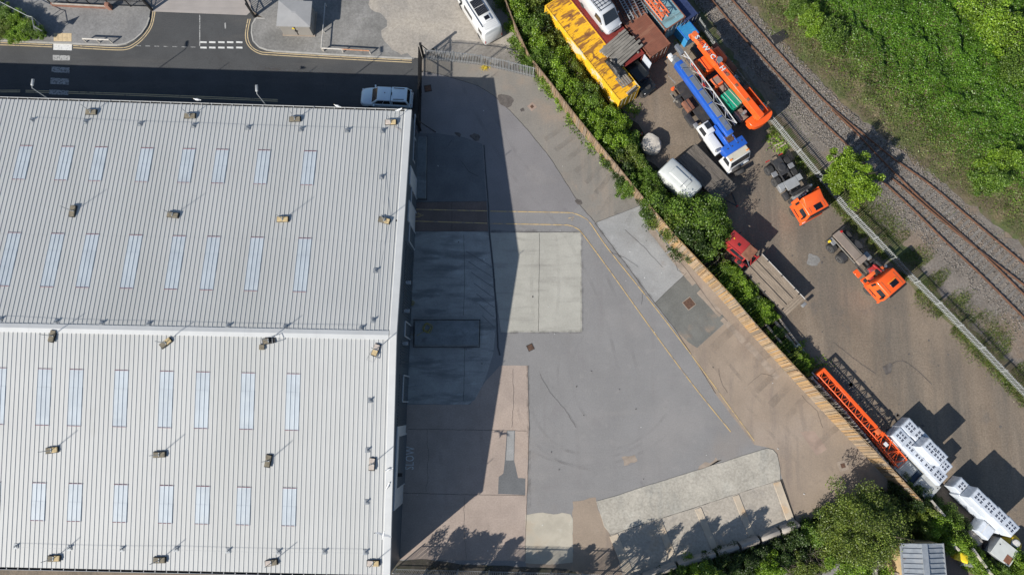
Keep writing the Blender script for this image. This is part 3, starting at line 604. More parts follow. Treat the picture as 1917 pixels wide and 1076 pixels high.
# roof safety anchors with cable
AN = [(60, 226), (160, 229), (262, 233), (362, 236), (464, 240), (563, 243), (650, 245), (716, 246), (714, 332), (722, 413), (703, 507), (698, 600), (1, 598), (105, 603), (190, 606), (278, 607), (427, 611), (534, 613), (676, 615),
      (30, 1022), (130, 1025), (228, 1027), (330, 1027), (427, 1030), (521, 1032), (607, 1032), (684, 1033), (693, 749), (688, 842), (686, 939)]
apl = MB(); apl.box((0, 0, .06), (.36, .4, .03)); apl.box((0, 0, .09), (.2, .2, .05)); apl_me = apl.mesh('plate', 'galv')
apo = MB(); apo.cyl((0, 0, .08), (0, 0, .24), .035, .035, 8); apo.cyl((0, 0, .24), (0, 0, .28), .08, .06, 10); apo.box((0, .0, .3), (.05, .16, .03)); apo_me = apo.mesh('post', 'galv')
pts = []
for p in AN:
    x, y = BL(*p); o = link('roof_anchor', apl_me, wh, (x, y, roof_z(y))); link('anchor_post', apo_me, o)
    pts.append(Vector((x, y, roof_z(y)+.3)))
def cable(idx, nm='safety_cable'):
    q = MB()
    for i in range(len(idx)-1): q.rod(pts[idx[i]], pts[idx[i+1]], .014)
    q.build(nm, 'galv_dull', wh)
cable([0, 1, 2, 3, 4, 5, 6, 7]); cable([7, 8, 9, 10, 11]); cable([12, 13, 14, 15, 16, 17, 18]); cable([19, 20, 21, 22, 23, 24, 25, 26]); cable([26, 29, 28, 27])
# ------------------------------------------------------------------ masts on slab ballast standing on the roof
MASTS = [(172, 211, 0, 'oo', 3), (357, 218, 2, 'oo', 3), (553, 224, 2, 'oo', 3), (732, 230, 2, 'pn', 3), (138, 396, 85, 'oo', 3), (325, 403, -6, 'oo', 3), (530, 411, 2, 'nn', 3), (720, 413, -14, 'on', 3),
         (100, 629, 80, 'oo', 3), (312, 642, 40, 'on', 4), (504, 638, 10, 'o', 2.2), (704, 655, 70, 'np', 2.4), (99, 842, 8, 'on', 3), (300, 850, 4, 'oo', 3), (503, 862, 82, 'oo', 3), (697, 868, 88, 'pp', 3),
         (103, 1044, 2, 'on', 3), (300, 1047, 2, 'oo', 3), (509, 1052, 12, 'po', 3), (699, 1053, 2, 'pn', 3)]
POS = ['at the north end of the roof', 'north of the ridge', 'just south of the ridge', 'on the mid south slope', 'near the south eave']
LKM = {'oo': 'two brown weathered slabs', 'pn': 'pinkish and tan slabs', 'nn': 'two tan slabs', 'on': 'brown and tan slabs', 'o': 'one brown slab and bent frame', 'np': 'split slabs and bent frame', 'pp': 'two pinkish slabs', 'po': 'pinkish and brown slabs'}
SM = {'o': 'slab_old', 'n': 'slab_new', 'p': 'slab_pink'}
for i, (px, py, rot, cs, h) in enumerate(MASTS):
    x, y = BL(px, py); z = roof_z(y)+.055; P = BO+ux*x+uy*y
    t = thing('roof_mast', 'thin mast weighted by %s %s' % (LKM[cs], POS[i//4]), 'mast', (P.x, P.y, z), R(rot)+BRZ, 'weighted masts standing on the warehouse roof')
    slope = math.atan2(RIDGE-EAVE, DN)*(1 if y < 0 else -1)
    MB().box((0, 0, .03), (1.06, .5, .05)).build('tray', 'rubber', t)
    for k, c in enumerate(cs):
        s = MB(); s.box((-.23+.47*k if len(cs) > 1 else -.2, random.uniform(-.02, .02), .12+.0*k), (.45, .42, .12), rz=random.uniform(-.05, .05)); s.build('ballast_slab', SM[c], t, .012, 1)
    hh = 1.75 if cs not in ('o', 'np') else 1.9
    a = random.uniform(-.06, .06)
    q = MB(); q.cyl((0, 0, .05), (a, random.uniform(-.05, .05), hh), .034, .026, 6)
    q.box((0, 0, .2), (.07, .3, .04)); q.build('pole', 'galv_dull', t)
    if cs in ('o', 'np'):
        q = MB(); s = 1 if cs == 'o' else -1
        for u, v in (((.2, -.3, .1), (1.0, -.25, .25)), ((.2, .3, .1), (1.0, .35, .25)), ((1.0, -.25, .25), (1.0, .35, .25)), ((.3, -.3, .1), (.3, .3, .1))): q.rod((s*u[0], u[1], u[2]), (s*v[0], v[1], v[2]), .035)
        q.build('bent_frame', 'galv_dull', t)
    if cs == 'o':
        P2 = W(491, 650, z); sl2 = MB(); sl2.box((0, 0, .06), (.42, .42, .12)); o2 = sl2.build('loose_slab', 'slab_old', None, .012, 1); xx, yy = BL(491, 650); P2 = BO+ux*xx+uy*yy
        o2.location = (P2.x, P2.y, roof_z(yy)+.055); tag(o2, 'single brown paving slab lying loose on the roof below the ridge', 'slab')
    if px > 690 and py in (230,):
        q = MB(); q.tube([(.3, -.4, .06), (.9, -.75, .05), (1.0, -1.6, .0), (.9, -2.4, -.05)], .012, 5); q.build('trailing_wire', 'rust_iron', t)
# ------------------------------------------------------------------ gulls
def gull(px, py, z, rz, label, fly=False, group=None):
    P = W(px, py, z); t = thing('gull', label, 'gull', P, rz, group)
    q = MB(); zb = 0 if fly else .17
    secs = [(-.27, .02, .01), (-.18, .06, .05), (-.05, .09, .085), (.08, .085, .085), (.16, .05, .055), (.2, .045, .05)]
    rings = []
    for x, w, h in secs: rings.append([(x, w*math.cos(a), zb+(.06 if x > .1 else 0)*(x-.1)/.1+h*math.sin(a)) for a in [2*math.pi*k/8 for k in range(8)]])
    rings.append([(.27, .035*math.cos(2*math.pi*k/8), zb+.09+.035*math.sin(2*math.pi*k/8)) for k in range(8)])
    q.loft(rings); q.build('body', 'gull_white', t, smooth=True)
    b = MB(); b.cyl((.27, 0, zb+.085), (.34, 0, zb+.075), .014, .004, 5); b.build('beak', 'beak_yellow', t)
    for s in (-1, 1):
        w = MB()
        if fly:
            up = [(.07, .05, .04), (.12, .35, .12), (.02, .68, .08)]; lo = [(-.12, .05, .03), (-.04, .36, .1), (-.08, .66, .07)]
        else:
            up = [(.1, .085, .2), (-.05, .11, .22), (-.33, .04, .17)]; lo = [(.08, .09, .12), (-.06, .1, .11), (-.3, .03, .14)]
        vs = [(x, s*y, zz) for x, y, zz in up]+[(x, s*y, zz) for x, y, zz in lo]+[(x, s*y, zz-.012) for x, y, zz in up]+[(x, s*y, zz-.012) for x, y, zz in lo]
        w.add(vs, [(0, 1, 4, 3), (1, 2, 5, 4), (6, 9, 10, 7), (7, 10, 11, 8), (0, 6, 7, 1), (1, 7, 8, 2), (3, 4, 10, 9), (4, 5, 11, 10), (2, 8, 11, 5)])
        w.build('wing', 'gull_grey', t, smooth=True)
        if not fly:
            g = MB(); g.cyl((0, s*.04, 0), (0, s*.04, .12), .008, .008, 5); g.build('leg', 'beak_yellow', t)
        else:
            g = MB(); g.add([(.02, s*.68, .08), (-.08, s*.66, .07), (-.1, s*.8, .06)], [(0, 1, 2)]); g.build('wing_tip', 'gull_black', t)
    g = MB(); g.add([(-.25, -.03, zb), (-.25, .03, zb), (-.38, .05, zb), (-.38, -.05, zb)], [(0, 1, 2, 3)]); g.build('tail', 'gull_white', t)
GG = 'gulls on the warehouse roof edge'
gull(370, 188, EAVE+.12, R(170), 'white and grey gull perched on the north gutter by the road', group=GG)
gull(632, 200, EAVE+.12, R(160), 'gull on the north gutter near the parked pickup bonnet', group=GG)
gull(748, 207, EAVE+.12, R(20), 'gull at the north east roof corner above the parked pickup', group=GG)
gull(728, 878, roof_z(-12)+.14, R(200), 'gull standing on the east verge flashing beside the pinkish slab mast', group=GG)
gull(727, 908, roof_z(-13.5)+.14, R(60), 'gull with head down on the verge flashing south of another gull', group=GG)
gull(718, 1000, 7.3, R(75), 'gull in flight above the south east corner of the roof', True, group=GG)
t = thing('floodlight', 'black floodlight lying tilted at the east verge of the roof', 'floodlight', W(741, 425, 6.6), R(80))
q = MB(); q.box((0, 0, .15), (1.2, .32, .22)); q.build('housing', 'black', t, .03); MB().box((0, -.17, .14), (1.05, .02, .16)).build('lens', 'paint_white', t); MB().box((0, .1, .02), (.2, .3, .1)).build('bracket', 'galv', t)
# ------------------------------------------------------------------ dock plinths and hose in front of the wall
def plinth(px, z1, mat, label, bev=.03):
    pts = [(p.x, p.y) for p in Ws(px, z1)]; o = MB().prism(rough_poly(pts, .02, .6), -.01, z1).build('concrete_plinth', mat, None, bev, 1); return tag(o, label, 'plinth')
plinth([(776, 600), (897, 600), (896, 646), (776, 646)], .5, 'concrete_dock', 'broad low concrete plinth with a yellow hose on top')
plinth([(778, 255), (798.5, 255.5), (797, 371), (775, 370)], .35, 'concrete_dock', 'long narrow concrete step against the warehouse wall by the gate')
M('hose_yellow', (.33, .27, .05), .6)
def hose(px, r0, z, label, tail=()):
    p = W(*px, z); pts = []
    for i in range(60):
        t = i*.42; r = r0*(1+.25*math.sin(i*1.7)*.4)*(1-.3*i/60); pts.append((p.x+r*math.cos(t)*1.0+.1*math.sin(i*.13), p.y+r*math.sin(t)*1.15, z+.015+.001*i))
    q = MB(); pre = [(v.x, v.y, z2+.02) for v, z2 in tail]
    q.tube(pre+pts, .017, 5); tag(q.build('hose', 'hose_yellow', smooth=True), label, 'hose')
hose((800, 614), .42, .5, 'yellow hose coiled on the broad concrete plinth', [(W(764, 624), 0.), (W(772, 626), 0.), (W(781, 628, .5), .5), (W(790, 622, .5), .5)])
hose((770, 567), .22, .012, 'small yellow hose coil on the ground by the shutter')
# ------------------------------------------------------------------ raised storage bay slab at the south
mbv = [(p.x, p.y) for p in Ws([(1116, 938), (1141, 931), (1290, 884), (1436, 838.5), (1447, 841), (1455, 850), (1461, 880), (1461, 897), (1143, 1000), (1131, 985), (1125, 965)], .05)]
tag(MB().prism(rough_poly(mbv, .035, .3, 31), -.01, .05).build('bay_apron', 'concrete_ramp', None, .01, 1), kind='structure')
mbv = [(p.x, p.y) for p in Ws([(1143, 1001), (1461, 898), (1489, 984), (1470, 992), (1250, 1062), (1160, 1092), (1166, 1072)], .14)]
tag(MB().prism(rough_poly(mbv, .03, .6, 33), -.01, .056).build('bay_floor', 'concrete_bay', None, .01, 1), kind='structure')
for i, (a, b, w) in enumerate((((1149, 1001), (1181, 1080), .8), ((1233, 975), (1264, 1051), .62), ((1307, 951), (1339, 1028), .6), ((1378, 927), (1409, 1006), .6), ((1455, 902), (1484, 982), .7))):
    p, q_ = W(*a, .15), W(*b, .15); d = q_-p; mm = (p+q_)/2
    o = MB().box((0, 0, .04), (d.length, w, .1)).build('bay_ledge', 'concrete_ledge', None, .02, 1); o.location = (mm.x, mm.y, .01); o.rotation_euler = (0, 0, math.atan2(d.y, d.x)); tag(o, kind='structure')
    e = (W(1378, 905+0)-W(1372, 890)); 
wl = thing('bay_wall', 'low wall of long precast concrete blocks along the back of the storage bay', 'wall', (0, 0, 0))
J = [(1150, 1093), (1200, 1076), (1264, 1052), (1337, 1031), (1379, 1016), (1417, 1003), (1455, 988), (1492, 976)]
for i in range(len(J)-1):
    a, b = W(J[i][0]+1.5, J[i][1]), W(J[i+1][0]-1, J[i+1][1]); d = b-a; mm = (a+b)/2; n_ = Vector((-d.y, d.x, 0)).normalized()
    q = MB(); L = d.length-.1; q.frus((-L/2, L/2, -.75, .3), (-L/2+.02, L/2-.02, -.18, .1), .0, .85); o = q.build('concrete_block', 'concrete_block', wl, .025, 1); o.location = (mm.x-n_.x*.1, mm.y-n_.y*.1, 0); o.rotation_euler = (0, 0, math.atan2(d.y, d.x))
# ------------------------------------------------------------------ materials for fences, rails, timber
piece_mat('timber_fence', [(.17, .135, .1), (.27, .185, .1), (.34, .205, .085), (.23, .19, .15), (.33, .235, .14), (.19, .12, .065)])
piece_mat('timber_fence_old', [(.17, .12, .08), (.24, .165, .1), (.29, .19, .11), (.22, .18, .14), (.2, .13, .08)])
M('timber_grey', (.2, .185, .16), .9, var=.2, scale=1.2, layers=[((.1, .09, .08), 4, .52, .7, .6, (.3, 3, 3)), ((.3, .28, .25), 2, .56, .7, .5, (.3, 3, 3))], fine=.15)
M('timber_deck', (.27, .215, .16), .88, var=.18, scale=1.0, layers=[((.19, .15, .115), 2.5, .5, .7, .6, (.25, 4, 3)), ((.36, .3, .23), 2, .58, .72, .5, (.3, 3, 3))], fine=.12)
M('timber_deck_dark', (.115, .1, .085), .9, var=.25, scale=.8, layers=[((.06, .053, .048), 1.5, .5, .68, .7, (.3, 3, 3)), ((.2, .18, .15), 2, .56, .72, .5, (.3, 3, 3))], fine=.15)
M('galv_weathered', (.36, .375, .37), .65, .3, var=.15, scale=3)
M('rail_rust', (.15, .075, .045), .7, .2, var=.25, scale=3, layers=[((.24, .12, .065), 1.5, .5, .7, .5)], world=True)
M('rail_head', (.3, .2, .14), .4, .7, var=.2, scale=2, world=True)
M('sleeper', (.15, .138, .125), .92, var=.3, scale=2, layers=[((.17, .155, .14), 2.5, .48, .66, .8)], world=True, fine=.15, fscale=9)
M('brick_red', (.24, .12, .085), .9, var=.2, scale=2, world=True, fine=.2, fscale=6)
M('kiosk_grey', (.25, .235, .215), .6, var=.05, scale=1, world=True); M('kiosk_roof', (.31, .31, .31), .6, var=.06, scale=1, layers=[((.5, .5, .5), 2.5, .68, .72, .8)], world=True)
M('rail_paint_white', (.55, .52, .47), .7, var=.12, scale=4, layers=[((.25, .13, .07), 3, .58, .7, .6)])
M('rail_rusty', (.4, .2, .11), .8, var=.25, scale=4, layers=[((.55, .5, .44), 3, .55, .65, .7)])
M('sign_yellow', (.75, .55, .03), .5, var=.03)
M('concrete_post', (.42, .39, .34), .9, var=.14, scale=1.5, layers=[((.26, .24, .2), 1.2, .52, .7, .6)], bump=.006, bscale=14, fine=.12)

# ------------------------------------------------------------------ timber fences, board by board
def board_mesh(nm, h, mat, w=.148):
    q = MB(); q.box((0, 0, h/2), (w, .02, h)); return q.mesh(nm, mat)
def timber_fence(path_px, h, label, mat, lean=0., sp=.158):
    P = [W(*p) for p in path_px]; f = thing('timber_fence', label, 'fence', P[0])
    for bi in range(2): pass
    bms = [board_mesh('board', h+d, mat) for d in (-.05, -.02, 0, .02, .05)]
    pm = MB(); pm.box((0, 0, h/2-.03), (.1, .1, h-.06)); pme = pm.mesh('post', mat)
    cnt = 0
    for i in range(len(P)-1):
        a, b = P[i], P[i+1]; d = b-a; L = d.length; rz = math.atan2(d.y, d.x); n = int(L/sp); nn = Vector((-d.y, d.x, 0)).normalized()
        for j in range(n):
            p = a+d*((j+.5)/n)-P[0]
            o = link('board', random.choice(bms), f, p+nn*(-.03 if j % 2 else -.045), rz); o.rotation_euler = (-lean+random.gauss(0, .012), random.gauss(0, .012), rz+random.gauss(0, .01)); cnt += 1
        for z in (.3, h*.55, h-.3):
            q = MB(); q.box((0, 0, 0), (L, .05, .09)); o = q.build('rail', mat, f); o.location = (a+b)/2-P[0]+Vector((0, 0, z))+nn*(.03+z*math.tan(lean)); o.rotation_euler = (0, 0, rz)
        for j in range(int(L/2.4)+1): po = link('post', pme, f, a+d*(j*2.4/L)-P[0]+nn*.1); po.rotation_euler = (-lean, 0, rz)
        q = MB(); q.box((0, 0, 0), (L, .06, .03)); o = q.build('coping', mat, f); o.location = (a+b)/2-P[0]+Vector((0, 0, h*math.cos(lean)+.03))+nn*h*math.sin(lean); o.rotation_euler = (0, 0, rz)
    return f
timber_fence([(925, -30), (941, 3), (958, 50), (976, 92), (990, 122), (1003, 138), (1030, 172), (1060, 212), (1100, 262), (1150, 322), (1198, 381)], 1.85, 'brown close boarded timber fence running from behind the campervan past the hedge', 'timber_fence_old')
timber_fence([(1204, 398), (1255, 458), (1320, 527), (1358, 568), (1400, 618), (1450, 672), (1500, 726), (1560, 790), (1610, 842), (1665, 900), (1700, 938)], 2.0, 'tall orange and grey close boarded timber fence beside the orange lattice jib', 'timber_fence', R(8))

# ------------------------------------------------------------------ palisade fences and gates
def pale_mesh(nm, h, mat, w=.068):
    q = MB(); t = .012
    prof = [(-w/2, 0, t*1.6), (0, 0, -t), (w/2, 0, t*1.6)]
    vs = []
    for z, k in ((.05, 1), (h-.1, 1)):
        vs += [(-w/2, t*1.5, z), (-w/6, -t, z), (w/6, -t, z), (w/2, t*1.5, z)]
    vs += [(-w/2, t*1.2, h-.03), (0, -t, h), (w/2, t*1.2, h-.03)]
    q.add(vs, [(0, 1, 5, 4), (1, 2, 6, 5), (2, 3, 7, 6), (4, 5, 8), (5, 6, 9), (6, 7, 10)])
    return q.mesh(nm, mat)
def palisade(path_px, h, sp, label, mat, cat='fence', name='palisade_fence', bay=2.75, pw=.068):
    P = [W(*p) for p in path_px]; f = thing(name, label, cat, P[0]); pm = pale_mesh('pale', h, mat, pw)
    po = MB(); po.box((0, .08, h/2-.1), (.1, .06, h-.2)); pome = po.mesh('post', mat)
    tot = 0; nextp = 0
    for i in range(len(P)-1):
        a, b = P[i], P[i+1]; d = b-a; L = d.length; rz = math.atan2(d.y, d.x); n = max(1, round(L/sp)); nn = Vector((-d.y, d.x, 0)).normalized()
        for j in range(n):
            o = link('pale', pm, f, a+d*((j+.5)/n)-P[0]-nn*.035, rz); o.rotation_euler = (random.gauss(0, .008), random.gauss(0, .012), rz)
        for z in (.3, h-.35):
            q = MB(); q.box((0, 0, 0), (L, .04, .06)); o = q.build('rail', mat, f); o.location = (a+b)/2-P[0]+Vector((0, 0, z))+nn*.02; o.rotation_euler = (0, 0, rz)
        while nextp < tot+L:
            link('post', pome, f, a+d*((nextp-tot)/L)-P[0], rz); nextp += bay
        tot += L
    return f
palisade([(800, 113), (840, 115.5), (890, 121), (945, 132), (1001, 146)], 2.25, .155, 'galvanised steel palisade fence between the campervan and the yard', 'galv_dull')
palisade([(1305, 45), (1350, 108), (1400, 172), (1440, 226), (1480, 274), (1532, 336), (1580, 394), (1640, 456), (1700, 520), (1760, 580), (1830, 652), (1925, 752)], 1.25, .172, 'long galvanised steel palisade fence between the lorry yard and the railway', 'galv_weathered', pw=.075)
palisade([(742, 1064), (900, 1068), (1060, 1072), (1165, 1076)], 2.2, .155, 'steel palisade fence along the south edge of the yard casting striped shadow', 'galv_dull')
def gate(a_px, b_px, h, label, mat='black', sp=.15, brace=True, name='steel_gate', zlift=.08):
    a, b = W(*a_px), W(*b_px); d = b-a; L = d.length; rz = math.atan2(d.y, d.x)
    f = thing(name, label, 'gate', a, rz); fr = MB()
    for x in (.04, L-.04): fr.box((x, 0, h/2+zlift), (.08, .08, h))
    for z in (.15, h*.5, h-.1): fr.box((L/2, 0, z+zlift), (L-.1, .06, .08))
    fr.build('frame', mat, f)
    if brace: MB().rod((.06, .04, .2+zlift), (L-.06, .04, h-.15), .06).build('brace', mat, f)
    pm = pale_mesh('pale', h+.15, mat, .06)
    for j in range(int(L/sp)): link('pale', pm, f, ((j+.5)*sp, -.05, zlift))
    return f
gate((790, 111), (789.5, 176), 2.35, 'black steel yard gate leaf standing open beside the palisade fence end')
gate((789, 179), (787.5, 240), 2.35, 'black steel yard gate leaf nearest the parked pickup and warehouse corner')
for px, nm in (((793, 107), 'thick black gate post at the palisade fence end'), ((787, 244), 'thick black gate post at the warehouse corner')):
    p = W(*px); t = thing('gate_post', nm, 'post', p); MB().box((0, 0, 1.3), (.2, .2, 2.6)).build('shaft', 'black', t, .01); MB().box((0, 0, 2.62), (.24, .24, .04)).build('cap', 'black', t)
    q = MB(); q.rod((.1, 0, 2.3), (1.5, -.2, 0), .07); q.build('stay', 'black', t)
# entrance gates at the top of the road
gate((284, 19), (255, -14), 2.2, 'black entrance gate leaf folded open beside the block paved pavement', sp=.14)
gate((476, 31), (459, -2), 1.6, 'black framed entrance gate leaf with pale bars beside the electricity kiosk', sp=.2)
for px, nm in (((285, 20), 'square black gate post at the block paved corner'), ((477, 32), 'square black gate post beside the kiosk')):
    p = W(*px); t = thing('gate_post', nm, 'post', p); MB().box((0, 0, 1.15), (.18, .18, 2.3)).build('shaft', 'black', t, .01); MB().box((0, 0, 2.32), (.22, .22, .04)).build('cap', 'black', t)
# black railing above the pavement
f = thing('railing', 'black mesh railing on a low brick kerb above the block paved pavement', 'railing', W(98, 9))
P0 = W(98, 9); d = W(283, 15)-P0; L = d.length; rz = math.atan2(d.y, d.x); f.rotation_euler = (0, 0, rz)
for j in range(6): MB().box((L*j/5, 0, 1.05), (.08, .08, 1.9)).build('post', 'black', f)
for z in (.25, 1.1, 1.95): MB().box((L/2, 0, z), (L, .05, .05)).build('rail', 'black', f)
q = MB()
for j in range(int(L/.12)): q.rod((j*.12, 0, .25), (j*.12, 0, 1.95), .016)
tag(q.build('wire_bar', 'black', f), kind='stuff')
a, b = W(100, 12), W(203, 17); d = b-a; rz = math.atan2(d.y, d.x)
lw = thing('brick_wall', 'low brick wall with a dark end pier at the edge of the pavement', 'wall', a, rz)
nb = int(d.length/.23)
bme = MB(); bme.box((0, 0, 0), (.215, .2, .065)); bme = bme.mesh('brick', 'brick_red')
for c in range(5):
    for i in range(nb): link('brick', bme, lw, (.11+i*.228+(.11 if c % 2 else 0), 0, .14+c*.078))
MB().box((d.length/2+.1, 0, .29), (d.length-.1, .17, .4)).build('mortar', 'concrete_post', lw)
MB().box((d.length+.3, 0, .45), (.42, .42, .9)).build('pier', 'brick_red', lw, .01)
# handrail beside planter, guard rails
def pipe_rail(pts_px, h, label, mats, r=.045, two=False):
    P = [W(*p) for p in pts_px]; f = thing('guard_rail', label, 'guard rail', P[0]); zb = .1
    for i, p in enumerate(P): MB().cyl(p-P[0]+Vector((0, 0, zb)), p-P[0]+Vector((0, 0, h)), r, r, 8).build('post', mats[0], f)
    for i in range(len(P)-1):
        MB().cyl(P[i]-P[0]+Vector((0, 0, h)), P[i+1]-P[0]+Vector((0, 0, h)), r*1.1, r*1.1, 8).build('rail', mats[i % len(mats)], f)
        if two: MB().cyl(P[i]-P[0]+Vector((0, 0, h*.55)), P[i+1]-P[0]+Vector((0, 0, h*.55)), r, r, 8).build('rail', mats[i % len(mats)], f)
    return f
pipe_rail([(163, 80), (188, 81), (212, 82)], .75, 'low white guard rail on the block paved pavement near the crossing', ['rail_paint_white'], .07)
pipe_rail([(607, 97), (643, 99), (694, 102)], .7, 'white and rusty guard rail along the kerb in front of the gravel', ['rail_paint_white', 'rail_rusty'], .06)
pipe_rail([(605, 97), (608, 62), (612, 14)], .7, 'plain guard rail running back beside the electricity kiosk', ['rail_paint_white', 'galv_dull'], .05)
pipe_rail([(-10, 5), (35, 28), (74, 48), (82, 50), (86, 72)], 1.75, 'galvanised handrail around the corner of the raised planter', ['galv_dull'], .03, True)
# raised planter
pl = thing('planter', 'raised brick planter full of low shrubs at the road corner', 'planter', W(40, 50))
pb = W(40, 50); ring = [(p-pb) for p in Ws([(-70, -25), (5, 12), (72, 46), (84, 52), (85, 72), (-70, 68)])]
inn = [(p-pb) for p in Ws([(-70, -20), (3, 17), (70, 50), (79, 55), (80, 68), (-70, 63.5)])]
MB().prism([(p.x, p.y) for p in inn], .1, .82).build('soil', 'hedge_soil', pl)
for i in range(len(ring)):
    j = (i+1) % len(ring); q = MB(); q.prism([(p.x, p.y) for p in (ring[i], ring[j], inn[j], inn[i])], .08, .95); q.build('planter_wall', 'concrete_post', pl)
# sign
sp_ = W(93, 71); t = thing('road_sign', 'triangular road sign on a grey pole at the planter corner', 'sign', sp_, R(160))
MB().cyl((0, 0, .1), (0, 0, 2.3), .035, .035, 8).build('pole', 'galv_dull', t)
q = MB(); q.add([(-.45, .05, 1.6), (.45, .05, 1.6), (0, .05, 2.4), (-.45, .035, 1.6), (.45, .035, 1.6), (0, .035, 2.4)], [(0, 1, 2), (5, 4, 3), (0, 3, 4, 1), (1, 4, 5, 2), (2, 5, 3, 0)]); q.build('sign_plate', 'galv', t)
# electricity kiosk
a, b = W(532, 67), W(589, 68.5); d = b-a; L = d.length
k = thing('electricity_kiosk', 'grey boxy electricity substation kiosk with double doors on the gravel', 'kiosk', (a+b)/2, math.atan2(d.y, d.x)); D = 2.5
MB().box((0, D/2, .12), (L+.2, D+.2, .12)).build('base', 'stain_tan', k); MB().box((0, D/2, 1.05), (L-.1, D-.1, 1.75)).build('body', 'kiosk_grey', k, .02, 1)
q = MB(); q.frus((-L/2-.12, L/2+.12, -.12, D+.12), (-L/2-.12, L/2+.12, -.12, D+.12), 1.9, 2.02); q.frus((-L/2-.12, L/2+.12, -.12, D+.12), (-.2, .2, D/2-.1, D/2+.1), 2.02, 2.24); q.build('roof', 'kiosk_roof', k)
for s in (-1, 1):
    dr = MB().box((s*L/4, -.0, 1.0), (L/2-.12, .08, 1.55)).build('door', 'kiosk_grey', k, .008, 1); MB().box((s*.1, -.06, 1.05), (.04, .05, .22)).build('handle', 'black', dr)
    for i in range(5): MB().box((s*(L/2-.03), D*.3+i*.16, 1.2), (.06, .11, .7)).build('vent_slat', 'kiosk_roof', k)
q = MB(); q.add([(-.35, -.05, 1.35), (.0, -.05, 1.35), (-.17, -.05, 1.7)], [(0, 1, 2)]); q.build('warning_sign', 'sign_yellow', k)
# street lamps
def lamp(px, z, rz, label):
    h = z; p = W(*px, z); t = thing('street_lamp', label, 'street lamp', (p.x, p.y, 0), rz, 'street lamps between the road and the warehouse')
    MB().cyl((0, 0, 0), (0, 0, 1.2), .08, .08, 8).build('base', 'galv_dull', t); MB().cyl((0, 0, 1.2), (0, 0, h), .05, .035, 8).build('pole', 'galv_dull', t); MB().cyl((0, 0, h-.02), (.25, 0, h+.05), .03, .03, 6).build('arm', 'galv_dull', t)
    q = MB(); q.frus((.2, .85, -.13, .13), (.22, .8, -.09, .09), h+.0, h+.13); q.build('lamp_head', 'galv_dull', t, .03); MB().box((.53, 0, h-.005), (.5, .2, .02)).build('lens', 'paint_white', t)
lamp((60, 165), 7.5, R(88), 'grey street lamp beside the zebra stripes over the shaded road'); lamp((481, 176), 7.5, R(95), 'grey street lamp over the shaded road midway to the parked pickup')

# ------------------------------------------------------------------ railway
ground('ballast_bed', [(1292, -60), (1318, 20), (1352, 78), (1400, 140), (1446, 200), (1500, 262), (1548, 318), (1590, 352), (1650, 420), (1712, 470), (1760, 550), (1840, 630), (1960, 730), (1960, 500), (1860, 420), (1800, 372), (1720, 312), (1640, 246), (1570, 186), (1500, 120), (1440, 62), (1395, -5), (1365, -60)], .012, 'ballast', .5, .5, seed=40)
ground('rail_verge', [(1292, -60), (1400, 150), (1446, 204), (1500, 266), (1548, 322), (1590, 356), (1650, 424), (1712, 474), (1760, 552), (1840, 634), (1960, 735), (1960, 800), (1925, 760), (1830, 660), (1760, 588), (1700, 528), (1640, 464), (1580, 402), (1532, 344), (1480, 282), (1440, 234), (1400, 180), (1350, 116), (1305, 53), (1270, -10)], .006, 'verge_soil', .3, .5, seed=41)
ground('hill_ground', [(1365, -60), (1395, -5), (1440, 62), (1500, 120), (1570, 186), (1640, 246), (1720, 312), (1800, 372), (1860, 420), (2050, 560), (2300, 300), (2300, -300), (1400, -300)], .009, 'verge_soil', .5, .5, seed=42)
tr = thing('railway_track', 'rusty railway track with a turnout on timber sleepers in stone ballast', 'railway', (0, 0, 0))
RA = [(1322, -12), (1337, 7), (1382, 61), (1430, 113), (1478, 165), (1523, 213), (1560, 249), (1594, 281), (1640, 329), (1701, 386), (1768, 452), (1839, 519), (1930, 610)]
RC = [(1356, -14), (1369, 0), (1423, 61), (1478, 123), (1534, 182), (1578, 222), (1623, 258), (1672, 298), (1739, 346), (1812, 407), (1930, 507)]
RB = [(1556, 206), (1600, 248), (1650, 300), (1696, 347), (1737, 386), (1786, 429), (1835, 473), (1930, 566)]
RD = [(1668, 334), (1696, 357), (1732, 388), (1768, 418), (1830, 468), (1930, 545)]
def rail(px, name='rail'):
    P = smooth_path([W(*p) for p in px], 5); path = [(p.x, p.y) for p in P]; q = MB()
    for w, z0, z1 in ((.15, .075, .095), (.05, .095, .18), (.08, .18, .215)):
        Lp, Rp = strip_pts(path, w); n = len(path)
        q.add([(*p, z0) for p in Lp]+[(*p, z0) for p in Rp]+[(*p, z1) for p in Lp]+[(*p, z1) for p in Rp], [(2*n+i, 3*n+i, 3*n+i+1, 2*n+i+1) for i in range(n-1)]+[(i, 2*n+i, 2*n+i+1, i+1) for i in range(n-1)]+[(n+i, n+i+1, 3*n+i+1, 3*n+i) for i in range(n-1)])
    q.build(name, 'rail_rust', tr); h = MB(); strip(h, path, .045, .218); h.build('rail_head', 'rail_head', tr)
for px in (RA, RC, RB, RD): rail(px)
PA, PC = smooth_path([W(*p) for p in RA], 8), smooth_path([W(*p) for p in RC], 8)
def resample(P, step):
    out = [P[0].copy()]; need = step
    for i in range(len(P)-1):
        a, b = P[i], P[i+1]; L = (b-a).length; dd = 0
        while L-dd >= need: dd += need; out.append(a+(b-a)*(dd/L)); need = step
        need -= L-dd
    return out
PA2 = resample(PA, .68)
